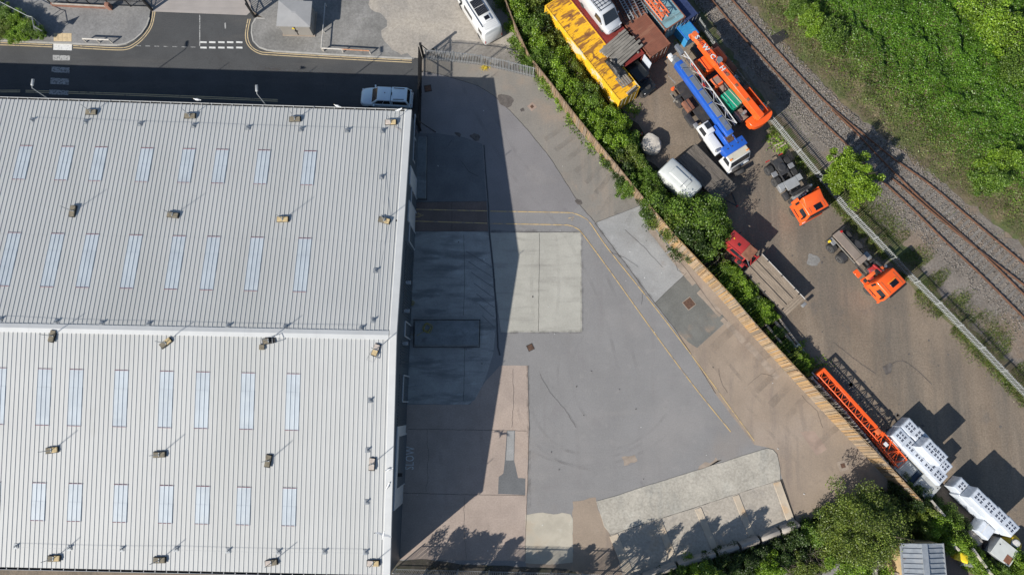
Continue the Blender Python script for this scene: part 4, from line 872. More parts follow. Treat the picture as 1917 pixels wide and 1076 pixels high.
for i, p in enumerate(PA2):
    q_ = min(PC, key=lambda c: (c-p).length_squared)
    d = PA2[min(i+1, len(PA2)-1)]-PA2[max(i-1, 0)]; nn = Vector((d.y, -d.x, 0)).normalized()
    if nn.dot(q_-p) < 0: nn = -nn
    g = abs((q_-p).dot(nn)); c = p+nn*g/2; L = g+1.05+random.uniform(-.06, .06)
    o = MB().box((0, 0, 0), (L, .25, .1)).build('sleeper', 'sleeper', tr); o.location = (c.x, c.y, .022+random.uniform(-.025, .02)); o.rotation_euler = (0, 0, math.atan2(nn.y, nn.x)+random.gauss(0, .012))
for px in ((1459, 70), ):
    p = W(*px); o = MB().box((0, 0, .06), (1.6, 1.0, .08)).build('ballast_mat', 'rubber'); o.location = p; o.rotation_euler = (0, 0, R(30)); tag(o, 'dark rubber mat beside the railway track', 'mat')
for i in range(22):
    px = random.choice([(1478+random.gauss(0, 20), 175+random.gauss(0, 15)), (1545+random.gauss(0, 12), 250+random.gauss(0, 10)), (1690, 430)])
# scattered ballast stones
V = []; F = []
for i in range(14000):
    u = rng.random(); k = int(u*(len(PA)-1)); p = PA[k]; off = rng.uniform(-1.6, 2.9 if k < len(PA)*.6 else 4.2)
    d = PA[min(k+1, len(PA)-1)]-PA[max(k-1, 0)]; nn = Vector((-d.y, d.x, 0)).normalized(); c = p+nn*off+d*rng.uniform(-.5, .5)
    s = rng.uniform(.03, .075); o = len(V); a = rng.random(3)*6.28
    Mx = Matrix.Rotation(a[0], 3, 'Z') @ Matrix.Rotation(a[1], 3, 'X')
    for v in ((1, 0, 0), (0, 1, 0), (-1, 0, 0), (0, -1, 0), (0, 0, .8), (0, 0, -.8)):
        w = Mx @ Vector(v)*s; V.append((c.x+w.x, c.y+w.y, .03+s*.4+w.z))
    for f in ((0, 1, 4), (1, 2, 4), (2, 3, 4), (3, 0, 4), (1, 0, 5), (2, 1, 5), (3, 2, 5), (0, 3, 5)): F.append([o+j for j in f])
M('stone', (.26, .25, .24), .95, var=.0)
st = _nodes('ballast_stone'); n_, l_, b_ = st[1], st[2], st[3]; g_ = n_.new('ShaderNodeNewGeometry'); r_ = n_.new('ShaderNodeValToRGB'); l_.new(g_.outputs['Random Per Island'], r_.inputs[0])
r_.color_ramp.elements[0].color = (.07, .063, .055, 1); r_.color_ramp.elements[1].color = (.33, .3, .27, 1); l_.new(r_.outputs[0], b_.inputs['Base Color']); b_.inputs['Roughness'].default_value = .95
o = link('ballast_stones', raw_mesh('ballast_stones', np.array(V), np.array(F), 'ballast_stone')); tag(o, 'loose grey ballast stones around the railway sleepers', 'ballast', kind='stuff')
# ------------------------------------------------------------------ precast wall between the timber fence and the jib
cw = thing('concrete_panel_wall', 'low precast concrete panel wall behind the orange lattice jib', 'wall', W(1520, 706))
c0 = W(1520, 706); PW = [(1520, 706), (1540, 727), (1583, 771), (1618, 813), (1660, 866), (1678, 888)]
for i in range(len(PW)-1):
    a, b = W(*PW[i], 1.0), W(*PW[i+1], 1.0); a.z = b.z = 0; d = b-a; rz = math.atan2(d.y, d.x); n = max(1, round(d.length/1.8))
    for j in range(n):
        o = MB().box((0, 0, .5), (d.length/n-.06, .16, 1.0)).build('panel', 'concrete_post', cw, .012, 1); o.location = a+d*((j+.5)/n)-c0; o.rotation_euler = (0, 0, rz)
        o = MB().box((0, 0, .55), (.16, .22, 1.1)).build('post', 'concrete_post', cw, .012, 1); o.location = a+d*(j/n)-c0; o.rotation_euler = (0, 0, rz)
cw = thing('garden_wall', 'white topped concrete wall half buried in ivy beside the shed', 'wall', W(1745, 940))
c0 = W(1745, 940)
for a_, b_ in (((1744, 936), (1770, 966)), ((1776, 1010), (1797, 1030)), ((1822, 1026), (1848, 1062)), ((1850, 1066), (1880, 1100))):
    a, b = W(*a_, 1.4), W(*b_, 1.4); d = b-a; o = MB().box((0, 0, .7), (d.length, .18, 1.4)).build('panel', 'concrete_post', cw, .015, 1); m_ = (a+b)/2; o.location = Vector((m_.x, m_.y, 0))-c0; o.rotation_euler = (0, 0, math.atan2(d.y, d.x))
# ------------------------------------------------------------------ vehicle materials and helpers
def paint(name, col, rough=.35, dirt=.25, dcol=(.2, .16, .12)): return M(name, col, rough, 0, var=.05, scale=1.5, layers=[(dcol, 1.3, .55, .8, dirt)], coat=.25, fine=.03)
paint('orange_paint', (.78, .105, .016)); paint('orange_faded', (.7, .14, .035), .5, .35); paint('blue_paint', (.02, .1, .45)); paint('white_paint', (.62, .63, .63), .35, .2); paint('white_dirty', (.5, .52, .5), .5, .45, (.3, .3, .25))
paint('silver_paint', (.47, .49, .52), .3, .12); paint('pickup_paint', (.72, .86, .95), .18, .0); paint('black_paint', (.015, .017, .018), .3, .3, (.05, .05, .05)); paint('red_paint', (.36, .03, .028), .5, .4, (.3, .12, .08)); paint('cream_paint', (.5, .47, .38), .6, .3)
M('rust_brown', (.2, .085, .05), .85, .0, var=.25, scale=2, layers=[((.3, .14, .085), 1.2, .5, .7, .6), ((.11, .055, .04), 3, .55, .7, .5)])
M('container_yellow', (.78, .42, .015), .6, var=.08, scale=1.0, layers=[((.21, .085, .03), .8, .5, .58, .9, (3.2, .55, 1)), ((.16, .065, .03), .7, .6, .64, .9), ((.3, .13, .02), 2.6, .57, .63, .85, (3, .5, 1))])
M('container_yellow_side', (.75, .42, .02), .6, var=.08, scale=1.0, layers=[((.5, .5, .42), .5, .54, .6, .8), ((.3, .13, .03), 2.0, .66, .74, .6)])
M('container_red', (.2, .025, .02), .7, var=.2, scale=1.0, layers=[((.12, .04, .03), 1.5, .5, .7, .6)])
M('container_brown', (.2, .075, .045), .75, var=.15, scale=.8, layers=[((.27, .13, .08), .8, .52, .68, .7, (3, .5, 1)), ((.12, .05, .035), 2.5, .55, .7, .5)])
M('container_teal', (.18, .32, .36), .7, var=.12, scale=.8, layers=[((.11, .15, .15), .6, .48, .62, .8, (2.5, .4, 1)), ((.34, .45, .47), 1.5, .58, .7, .6), ((.25, .12, .06), .8, .63, .7, .7)])
M('container_navy', (.02, .035, .1), .7, var=.2, layers=[((.08, .09, .12), 2, .55, .7, .5)]); M('container_blue', (.03, .22, .45), .6, var=.1, layers=[((.12, .3, .45), 1.5, .55, .7, .5)])
M('steel_dark', (.05, .05, .052), .6, .3, var=.2, scale=3, layers=[((.11, .085, .065), 2, .55, .7, .5)]); M('steel_grey', (.26, .265, .27), .5, .3, var=.12, scale=2, layers=[((.13, .12, .11), 2, .6, .75, .5)])
M('chequer_grey', (.4, .41, .41), .5, .35, var=.06, scale=2); M('deck_taupe', (.22, .18, .15), .8, var=.12, scale=1.5); M('boom_grey', (.14, .16, .19), .6, .1, var=.15, scale=1.2, layers=[((.06, .1, .25), 1.2, .55, .65, .7)])
M('tyre', (.028, .028, .029), .85, var=.2, scale=3, layers=[((.085, .075, .065), 2.5, .5, .75, .5)]); M('rim_silver', (.4, .41, .42), .4, .5, var=.1); M('rim_white', (.55, .53, .5), .6, var=.1); M('rim_rust', (.2, .12, .09), .8, var=.2)
M('lamp_amber', (.7, .2, .02), .3); M('lamp_red', (.4, .02, .02), .3); M('lamp_clear', (.6, .62, .65), .15); M('chrome', (.65, .66, .68), .2, .9); M('solar', (.008, .009, .014), .25, var=.1)
M('tarp_green', (.01, .27, .16), .3, var=.12, scale=2, layers=[((.45, .55, .5), 1.1, .6, .68, .8, (.4, 3, 1)), ((.02, .16, .1), 2, .5, .7, .5)], bump=.03, bscale=5, coat=.2)
M('tarp_black', (.012, .013, .014), .35, bump=.06, bscale=5); M('wrap_white', (.5, .54, .6), .35, var=.04, scale=1.5, layers=[((.42, .47, .55), 1.4, .5, .7, .6)], bump=.035, bscale=2.2, coat=.3); M('wrap_print', (.012, .018, .045), .6, var=0.)
M('boulder', (.5, .46, .4), .95, var=.12, scale=2, layers=[((.36, .32, .27), 1.5, .5, .7, .6)], bump=.04, bscale=5, fine=.1); M('cone_orange', (.75, .1, .02), .5); M('bag_yellow', (.7, .45, .02), .5, bump=.05, bscale=4); M('plastic_white', (.6, .58, .55), .6, var=.1, layers=[((.35, .3, .25), 2, .55, .7, .5)], bump=.04, bscale=4)
M('plank_wood', (.33, .28, .22), .85, var=.2, scale=2, fine=.15); M('metal_sheet', (.33, .36, .39), .5, .4, var=.15, scale=1.5, layers=[((.4, .38, .34), 1.5, .5, .7, .5), ((.2, .11, .06), 2, .64, .72, .6)]); M('tan_wall', (.45, .33, .18), .9, var=.08, world=True)
class Fr:
    def __init__(s, o, rz): s.o = Vector((o[0], o[1], 0)); s.rz = rz; s.ux = Vector((math.cos(rz), math.sin(rz), 0)); s.uy = Vector((-math.sin(rz), math.cos(rz), 0))
    def L(s, px, py, z): d = W(px, py, z)-s.o; return Vector((d.dot(s.ux), d.dot(s.uy), z))
    def w(s, x, y, z=0): return s.o+s.ux*x+s.uy*y+Vector((0, 0, z))
def heading(a, b, z=0, zb=None):
    p, q = W(*a, z), W(*b, z if zb is None else zb); return math.atan2(q.y-p.y, q.x-p.x)
WM = {}
def wheel(parent, x, y, r, w, rim='rim_silver', z=None, lug=False):
    key = (r, w, lug)
    if key not in WM:
        q = MB(); g = w/2
        prof = [(r*.56, -g), (r*.9, -g), (r*.97, -g*.86)]
        for k in range(4): y0 = -g*.8+k*g*.42; prof += [(r, y0), (r, y0+g*.3), (r*.97, y0+g*.31), (r*.97, y0+g*.41)]
        prof += [(r, g*.82), (r*.97, g*.88), (r*.9, g), (r*.56, g)]
        q.lathe((0, 0, 0), prof, 'Y', 20)
        if lug:
            for k in range(14):
                for s in (-1, 1):
                    t = 2*math.pi*(k+(.5 if s > 0 else 0))/14; q.box((r*1.02*math.sin(t), s*g*.45, r*1.02*math.cos(t)), (.05, g*.95, .1), rz=0, ry=t)
        WM[key] = q.mesh('wheel', 'tyre', smooth=True, angle=35)
    rk = ('rim', r, w, rim)
    if rk not in WM:
        q = MB(); g = w/2; q.lathe((0, 0, 0), [(.02, -g*.5), (r*.5, -g*.55), (r*.56, -g*1.01), (r*.585, -g*1.01), (r*.585, g*1.01), (r*.56, g*1.01), (r*.5, g*.55), (r*.2, g*.5), (r*.17, g*.9), (.02, g*.92)], 'Y', 18)
        q.lathe((0, 0, 0), [(.02, -g*.92), (r*.17, -g*.9), (r*.2, -g*.5)], 'Y', 12); WM[rk] = q.mesh('rim', rim, smooth=True, angle=30)
    o = link('wheel', WM[key], parent, (x, y, r if z is None else z)); link('rim', WM[rk], o); return o
def inset(c, u0, u1, v0, v1, off=.012):
    c = [Vector(k) for k in c]; nrm = (c[1]-c[0]).cross(c[3]-c[0]).normalized()*off
    f = lambda u, v: (c[0]*(1-u)+c[1]*u)*(1-v)+(c[3]*(1-u)+c[2]*u)*v+nrm
    return [f(u0, v0), f(u1, v0), f(u1, v1), f(u0, v1)]
def pane(parent, name, c, u0, u1, v0, v1, mat='glass', off=.012):
    """thin slab set on the face c (counter-clockwise seen from outside)"""
    q = MB(); a = inset(c, u0, u1, v0, v1, off); b = inset(c, u0, u1, v0, v1, off-.02)
    q.add(a+b, [(0, 1, 2, 3), (7, 6, 5, 4), (0, 4, 5, 1), (1, 5, 6, 2), (2, 6, 7, 3), (3, 7, 4, 0)]); return q.build(name, mat, parent)
def faces(b, t, z0, z1):
    """front(+x), rear(-x), left(+y), right(-y) faces of a frustum"""
    B = {k: (b[i], b[j], z0) for k, i, j in (('fr', 1, 2), ('fl', 1, 3), ('rr', 0, 2), ('rl', 0, 3))}; T = {k: (t[i], t[j], z1) for k, i, j in (('fr', 1, 2), ('fl', 1, 3), ('rr', 0, 2), ('rl', 0, 3))}
    return ([B['fr'], B['fl'], T['fl'], T['fr']], [B['rl'], B['rr'], T['rr'], T['rl']], [B['fl'], B['rl'], T['rl'], T['fl']], [B['rr'], B['fr'], T['fr'], T['rr']])
def hull(secs):
    """loft of rounded sections (x, width, z0, z1, r)"""
    rings = []
    for x, w, z0, z1, r in secs:
        h = w/2; rings.append([(x, -h+.05, z0), (x, h-.05, z0), (x, h, z0+.06), (x, h, (z0+z1)/2), (x, h-.25*r, z1-r*.5), (x, h-r, z1), (x, -h+r, z1), (x, -h+.25*r, z1-r*.5), (x, -h, (z0+z1)/2), (x, -h, z0+.06)])
    return rings

# ------------------------------------------------------------------ cars and vans
def pickup():
    rz = heading((771, 185), (675, 180), 1.0); a, b = W(771, 184.5, .9), W(675.5, 181, .8); o = (a+b)/2; L = (a-b).length
    t = thing('pickup_truck', 'pale blue pickup with a matching canopy parked in the warehouse shadow', 'pickup', (o.x, o.y, 0), rz); s = L/5.3
    q = MB(); q.loft(hull([(-2.62*s, 1.7, .5, .9, .08), (-2.55*s, 1.84, .42, 1.02, .1), (-1*s, 1.86, .35, 1.04, .08), (1.0*s, 1.88, .35, 1.06, .12), (1.6*s, 1.86, .35, 1.06, .2), (2.2*s, 1.8, .36, 1.0, .24), (2.5*s, 1.62, .4, .9, .22), (2.64*s, 1.3, .45, .75, .15)])); q.build('body', 'pickup_paint', t, smooth=True)
    b1, t1 = (-.62*s, 1.5*s, -.85, .85), (-.6*s, .72*s, -.7, .7); q = MB(); q.frus(b1, t1, 1.02, 1.72); q.build('cab', 'pickup_paint', t, .05, 2); fa = faces(b1, t1, 1.02, 1.72)
    pane(t, 'windscreen', fa[0], .08, .92, .12, .92)
    for k in (2, 3):
        pane(t, 'side_window', fa[k], .12 if k == 2 else .06, .52, .22, .85); pane(t, 'side_window', fa[k], .56, .94 if k == 2 else .88, .22, .85)
    b2, t2 = (-2.5*s, -.66*s, -.86, .86), (-2.25*s, -.68*s, -.72, .72); q = MB(); q.frus(b2, t2, 1.0, 1.76); q.build('canopy', 'pickup_paint', t, .05, 2); fb = faces(b2, t2, 1.0, 1.76)
    pane(t, 'rear_window', fb[1], .08, .92, .15, .88)
    for k in (2, 3): pane(t, 'canopy_window', fb[k], .08, .92, .25, .8)
    for y in (-.55, .55): MB().rod((-2.0*s, y, 1.8), (-.9*s, y*1.06, 1.8), .05, .04).build('roof_rail', 'black', t)
    MB().box((-.72*s, 0, 1.77), (.06, .3, .05)).build('brake_light', 'black', t); MB().cyl((.0, -.1, 1.72), (-.02, -.1, 1.8), .05, .03, 8).build('aerial', 'black', t)
    for x in (-1.75*s, 1.55*s):
        for y in (-.83, .83): wheel(t, x, y, .37, .25)
    for y in (-.72, .72): MB().box((2.46*s, y*.92, .82), (.16, .3, .14)).build('headlight', 'lamp_clear', t, .03); MB().box((-2.58*s, y, .85), (.06, .14, .3)).build('tail_light', 'lamp_red', t); MB().box((1.15*s, y*1.42, 1.12), (.14, .2, .14)).build('mirror', 'pickup_paint', t, .03)
    MB().box((-2.66*s, 0, .5), (.12, 1.6, .16)).build('rear_bumper', 'chrome', t, .03)
pickup()
def campervan():
    a, b = W(924, 70, 1.2), W(877, -4, 1.2); rz = math.atan2(b.y-a.y, b.x-a.x); d = (b-a).normalized(); o = a+d*2.95
    t = thing('campervan', 'white campervan with a roof solar panel parked beside the timber fence', 'campervan', (o.x, o.y, .1), rz)
    q = MB(); q.loft(hull([(-2.98, 1.8, .45, 2.2, .2), (-2.9, 1.98, .38, 2.5, .25), (-2.6, 2.04, .35, 2.62, .25), (0, 2.04, .35, 2.64, .25), (1.4, 2.04, .35, 2.6, .3), (1.75, 2.03, .35, 2.2, .3), (2.25, 2.0, .35, 1.35, .25), (2.8, 1.85, .38, 1.05, .2), (2.98, 1.5, .45, .8, .15)])); q.build('body', 'white_paint', t, smooth=True)
    f = ([(-2.94, .95, .8), (-2.94, -.95, .8), (-2.88, -.92, 2.3), (-2.88, .92, 2.3)]); pane(t, 'rear_window', f, .06, .94, .38, .82, off=.045)
    for s in (-1, 1):
        sd = [(2.4, 1.025, .5), (-2.9, 1.025, .5), (-2.9, .98, 2.3), (2.4, .98, 2.3)] if s > 0 else [(-2.9, -1.025, .5), (2.4, -1.025, .5), (2.4, -.98, 2.3), (-2.9, -.98, 2.3)]
        for u0, u1 in ((.1, .22), (.45, .75), (.82, .95)):
            if s > 0: u0, u1 = 1-u1, 1-u0
            pane(t, 'side_window', sd, u0, u1, .5, .82, off=.03)
        MB().rod((-2.3, s*.83, 2.68), (1.1, s*.83, 2.68), .05).build('roof_rail', 'steel_grey', t)
        MB().box((-2.95, s*.9, .9), (.06, .12, .45)).build('tail_light', 'lamp_red', t); MB().box((1.6, s*1.14, 1.5), (.12, .18, .3)).build('mirror', 'black', t, .03)
        for x in (-1.75, 1.95): wheel(t, x, s*.9, .36, .24, z=.36)
    pane(t, 'windscreen', [(2.2, -.9, 1.4), (2.2, .9, 1.4), (1.72, .82, 2.28), (1.72, -.82, 2.28)], .03, .97, .05, .95, off=.06)
    sp = MB().box((-.25, .02, 2.72), (1.75, 1.12, .04)).build('solar_panel', 'solar', t)
    for i in range(9): MB().box((-.25, -.5+i*.13, 2.745), (1.75, .012, .004)).build('cell_line', 'steel_grey', sp)
    MB().box((-.25, .02, 2.746), (.04, 1.12, .005)).build('cell_line', 'rim_white', sp)
    rl = MB().box((-1.65, -.05, 2.7), (.7, .75, .1)).build('roof_hatch', 'white_paint', t, .03); MB().box((-1.65, -.05, 2.76), (.42, .5, .02)).build('hatch_glass', 'solar', rl)
    for i in range(4): MB().box((-2.15-i*.17, 0, 2.655), (.07, 1.5, .02)).build('roof_rib', 'white_paint', t)
campervan()
HC = 2.59; CRZ = heading((1020, 11), (1160.5, 190), HC)    # the row of containers shares one heading
def silver_van():
    a = W(1153, 66, HC+.8); d = Vector((math.cos(CRZ), math.sin(CRZ), 0)); o = a-d*3.0+Vector((-d.y, d.x, 0))*.35
    t = thing('silver_van', 'silver van with a roof rack standing on the dark red container', 'van', (o.x, o.y, HC+.02), CRZ)
    q = MB(); q.loft(hull([(-2.48, 1.75, .4, 1.75, .2), (-2.4, 1.88, .32, 1.92, .22), (0, 1.92, .3, 1.95, .22), (.9, 1.92, .3, 1.92, .26), (1.2, 1.92, .3, 1.7, .3), (1.75, 1.9, .3, 1.15, .25), (2.25, 1.78, .32, .98, .25), (2.46, 1.4, .4, .75, .2)])); q.build('body', 'silver_paint', t, smooth=True)
    pane(t, 'windscreen', [(1.82, -.86, 1.1), (1.82, .86, 1.1), (.98, .72, 1.92), (.98, -.72, 1.92)], .04, .96, .05, .95, off=.07)
    for s in (-1, 1):
        sd = [(1.75, .965, .9), (.2, .965, .9), (.35, .93, 1.75), (1.05, .93, 1.75)] if s > 0 else [(.2, -.965, .9), (1.75, -.965, .9), (1.05, -.93, 1.75), (.35, -.93, 1.75)]
        pane(t, 'side_window', sd, .08, .92, .2, .9, off=.03); MB().box((1.35, s*1.06, 1.15), (.12, .2, .16)).build('mirror', 'silver_paint', t, .03)
        MB().box((2.26, s*.66, .82), (.25, .34, .16)).build('headlight', 'lamp_clear', t, .04)
        for x in (-1.55, 1.55): wheel(t, x, s*.84, .33, .22)
        MB().rod((-2.2, s*.72, 2.06), (.7, s*.72, 2.06), .04).build('rack_side', 'black', t)
    for i in range(9): MB().box((-2.1+i*.34, 0, 2.08), (.05, 1.5, .03)).build('rack_bar', 'black', t)
    for i in range(3): MB().box((-.9, -.4+i*.4, 2.1), (2.6, .03, .03)).build('rack_rail', 'galv_dull', t)
    MB().box((2.4, 0, .72), (.12, .9, .14)).build('grille', 'black', t, .03)
silver_van()
def four_by_four():
    a, b = W(1178, 126, .9), W(1216, 170, .7); rz = heading((1178, 126), (1216, 170), .8); o = (a+b)/2
    t = thing('black_pickup', 'old black off road vehicle with a spare wheel on its bonnet in the container shadow', 'off roader', (o.x, o.y, 0), rz)
    MB().box((-.2, 0, .8), (3.5, 1.6, .5)).build('body', 'black_paint', t, .05); MB().box((1.25, 0, .98), (1.1, 1.2, .16)).build('bonnet', 'black_paint', t, .04)
    b1, t1 = (-1.9, .65, -.78, .78), (-1.85, .45, -.7, .7); q = MB(); q.frus(b1, t1, 1.05, 1.75); q.build('cab', 'black_paint', t, .04); fa = faces(b1, t1, 1.05, 1.75); pane(t, 'windscreen', fa[0], .06, .94, .15, .9); pane(t, 'rear_window', fa[1], .1, .9, .3, .85)
    for k in (2, 3): pane(t, 'side_window', fa[k], .08, .45, .3, .88); pane(t, 'side_window', fa[k], .5, .92, .3, .88)
    o2 = wheel(t, 1.2, 0, .3, .16, 'steel_dark', z=1.14); o2.rotation_euler = (R(90), 0, 0)
    for x in (-1.25, 1.25):
        for y in (-.72, .72): wheel(t, x, y, .39, .24, 'steel_dark')
    MB().box((1.72, 0, .55), (.14, 1.6, .18)).build('bumper', 'steel_dark', t, .02)
    for s in (-1, 1): MB().cyl((1.56, s*.55, .85), (1.62, s*.55, .85), .1, .1, 10).build('headlight', 'lamp_clear', t)
four_by_four()
# ------------------------------------------------------------------ shipping containers
def container(label, end_px, L, mats, name='shipping_container', zroof=HC, Wd=2.44, door_open=None):
    """end_px = pixel of the near left roof corner (as one looks along the row); the box runs back from it"""
    e = W(*end_px, zroof); d = Vector((math.cos(CRZ), math.sin(CRZ), 0)); lf = Vector((-d.y, d.x, 0))
    o = e-d*(L/2)+lf*(Wd/2); t = thing(name, label, 'container', (o.x, o.y, 0), CRZ, None); H = zroof; top, side, frm = mats; hx, hy = L/2, Wd/2
    def corr(axis_len, n):
        pts = []; p = axis_len/n
        for i in range(n): pts += [(-axis_len/2+p*i, 0), (-axis_len/2+p*(i+.28), 0), (-axis_len/2+p*(i+.42), -.04), (-axis_len/2+p*(i+.82), -.04), (-axis_len/2+p*(i+.96), 0)]
        pts.append((axis_len/2, 0)); return pts
    for s in (-1, 1):
        c = corr(L-.2, int(L/.28)); n = len(c); q = MB(); q.add([(x, s*(hy-.03+y), .16) for x, y in c]+[(x, s*(hy-.03+y), H-.1) for x, y in c], [(i, i+1, n+i+1, n+i) for i in range(n-1)]); q.build('side_wall', side, t)
        MB().box((0, s*(hy-.04), H-.06), (L-.2, .08, .1)).build('top_rail', frm, t); MB().box((0, s*(hy-.05), .12), (L-.2, .1, .14)).build('bottom_rail', frm, t)
        for e_ in (-1, 1):
            MB().box((e_*(hx-.08), s*(hy-.08), H/2), (.15, .15, H-.24)).build('corner_post', frm, t); MB().box((e_*(hx-.088), s*(hy-.08), H-.055), (.18, .165, .12)).build('corner_casting', frm, t); MB().box((e_*(hx-.088), s*(hy-.08), .06), (.18, .165, .12)).build('corner_casting', frm, t)
    n = int(L/.3); c = corr(L-.2, n); m = len(c); q = MB(); q.add([(x, -hy+.07, H-.035+y*.6) for x, y in c]+[(x, hy-.07, H-.035+y*.6) for x, y in c], [(i, i+1, m+i+1, m+i) for i in range(m-1)]); q.build('roof', top, t)
    for e_ in (-1, 1):
        MB().box((e_*(hx-.05), 0, H-.05), (.1, Wd-.3, .11)).build('end_rail', frm, t)
        for s in (-1, 1):
            if e_ > 0 and door_open: continue
            dr = MB().box((e_*(hx-.06), s*.57, H/2), (.05, 1.1, H-.3)).build('door', side, t)
            for k in (-.25, .25): MB().cyl((e_*(hx-.01), s*.57+k, .2), (e_*(hx-.01), s*.57+k, H-.2), .018, .018, 6).build('lock_rod', 'galv_dull', dr)
    if door_open:
        MB().box((hx-.3, 0, H/2), (.04, Wd-.3, H-.3)).build('inner_wall', 'dark_void', t)
        dr = MB().box((hx+.6, hy-.02, H/2), (1.15, .05, H-.3)).build('door', door_open, t)
        for k in range(4): MB().box((hx+.15+k*.3, hy-.055, H/2), (.06, .03, H-.4)).build('door_rib', door_open, dr)
    return t
container('long yellow shipping container with a rust streaked roof', (1160.5, 190), 12.19, ('container_yellow', 'container_yellow_side', 'container_yellow_side'))
container('dark red shipping container under the silver van and timber beams', (1169, 126), 12.19, ('container_red', 'container_red', 'container_red'), door_open='wrap_white')
container('brown shipping container with ladder frames on its roof', (1218, 107.5), 12.19, ('container_brown', 'container_brown', 'container_brown'))
container('pale teal shipping container with an orange jib section on its roof', (1247, 57), 12.19, ('container_teal', 'container_teal', 'container_brown'))
container('dark navy shipping container beyond the teal container', (1284, 41), 9.1, ('container_navy', 'container_navy', 'container_navy'), zroof=2.1, Wd=1.5)
# bright blue skip box
f = Fr(W(1287, 55, 1.5), CRZ); t = thing('blue_steel_box', 'bright blue corrugated steel box under the tip of the orange crane boom', 'steel box', f.o, CRZ)
MB().box((0, 0, .75), (1.9, 1.35, 1.5)).build('body', 'container_blue', t, .02, 1)
for i in range(6): MB().box((-.8+i*.32, 0, 1.51), (.1, 1.3, .04)).build('lid_rib', 'container_blue', t)
for s in (-1, 1): MB().box((0, s*.69, 1.45), (1.95, .06, .1)).build('rim', 'blue_paint', t)
# timber beams across the containers
f = Fr(W(1150, 104, HC+.3), heading((1133, 86), (1177, 49), HC+.4)); frz = f.rz
p0, p1 = f.L(1136, 86, HC+.4), f.L(1186, 100, HC+.4)
ylo = f.L(1186, 102, HC+.4).y; yhi = f.L(1155, 66, HC+.4).y; nb = 9
for k, xo in enumerate((-.9, .9)):
    pc = f.w(1.0+xo*1.15, (ylo+yhi)/2, HC); o = MB().box((0, 0, .07), (.16, abs(yhi-ylo)+.3, .12)).build('timber_bearer', 'timber_grey', None, .01, 1); o.location = pc+Vector((0, 0, .01)); o.rotation_euler = (0, 0, frz); tag(o, 'grey timber bearer under the %s ends of the stacked beams' % ('yellow container side' if k == 0 else 'brown container side'), 'timber')
for k in range(nb):
    y = ylo+(yhi-ylo)*(k+.5)/nb; x = 1.05+random.uniform(-.22, .22); Lb = random.uniform(3.1, 3.6); w = abs(yhi-ylo)/nb-.025
    o = MB().box((0, 0, .11), (Lb, w, .2)).build('timber_beam', 'timber_grey', None, .012, 1); pc = f.w(x, y, HC+.145+random.uniform(0, .02)); o.location = pc; o.rotation_euler = (0, 0, frz+random.gauss(0, .012)); tag(o, 'weathered grey timber beam laid across the containers in front of the silver van', 'timber beam', 'stacked timber beams on the containers')
# ladder frames on the brown container
def ladder(a, b, z, w, label, mat='galv_dull', step=.28):
    p, q_ = W(*a, z), W(*b, z); d = q_-p; L = d.length; t = thing('ladder_frame', label, 'ladder frame', p, math.atan2(d.y, d.x), 'metal ladder frames piled on the brown container'); t.location.z = z
    for s in (-1, 1): MB().box((L/2, s*w/2, .04), (L, .06, .08)).build('stringer', mat, t)
    for i in range(int(L/step)): MB().box((.15+i*step, 0, .04), (.04, w, .04)).build('rung', mat, t)
for k, (a, b, z, w, lb, mt) in enumerate((((1136, -40), (1179, 46), HC+.03, .55, 'dark ladder frame lying beside the silver van', 'steel_dark'), ((1150, -40), (1190, 36), HC+.03, .5, 'dull ladder frame second from the silver van', 'steel_grey'), ((1160, -40), (1194, 26), HC+.14, .5, 'bright ladder frame on top of the pile', 'galv'), ((1172, -40), (1207, 28), HC+.03, .62, 'bright wide ladder frame beside the teal container', 'galv'), ((1146, -30), (1183, 36), HC+.25, .4, 'narrow ladder frame tilted on the pile beside the van', 'galv_dull'))): ladder(a, b, z, w, lb, mt)
def lattice(parent, L, w, h, mat, n, r=.035, z0=0., w1=None, h1=None, top=True):
    """box lattice along +x from 0; chords as parts, lacing joined"""
    w1 = w if w1 is None else w1; h1 = h if h1 is None else h1
    P = lambda x, sy, sz: Vector((x, sy*(w+(w1-w)*x/L)/2, z0+(h+(h1-h)*x/L)*(sz+1)/2))
    for sy in (-1, 1):
        for sz in (-1, 1): MB().cyl(P(0, sy, sz), P(L, sy, sz), r, r, 6).build('chord', mat, parent)
    q = MB()
    for i in range(n):
        a, b = L*i/n, L*(i+1)/n; k = 1 if i % 2 else -1
        for s in (-1, 1): q.cyl(P(a, s, -k), P(b, s, k), r*.6, r*.6, 5); q.cyl(P(a, -k, s), P(b, k, s), r*.6, r*.6, 5)
    for i in range(0, n+1, 2):
        a = L*i/n
        for s in (-1, 1): q.cyl(P(a, s, -1), P(a, s, 1), r*.6, r*.6, 5); q.cyl(P(a, -1, s), P(a, 1, s), r*.6, r*.6, 5)
    tag(q.build('lacing', mat, parent), kind='stuff')
p = W(1247, 30, HC+.5); d = Vector((math.cos(CRZ), math.sin(CRZ), 0)); t = thing('jib_section', 'short orange lattice jib section lying on the teal container', 'jib', p-d*4.2, CRZ); t.location.z = HC+.02
lattice(t, 4.2, .75, .6, 'orange_faded', 9, .05); MB().box((2.1, -.36, .62), (4.2, .2, .03)).build('top_plate', 'orange_faded', t)
MB().box((2.1, .36, .62), (4.2, .14, .03)).build('top_plate', 'orange_faded', t)
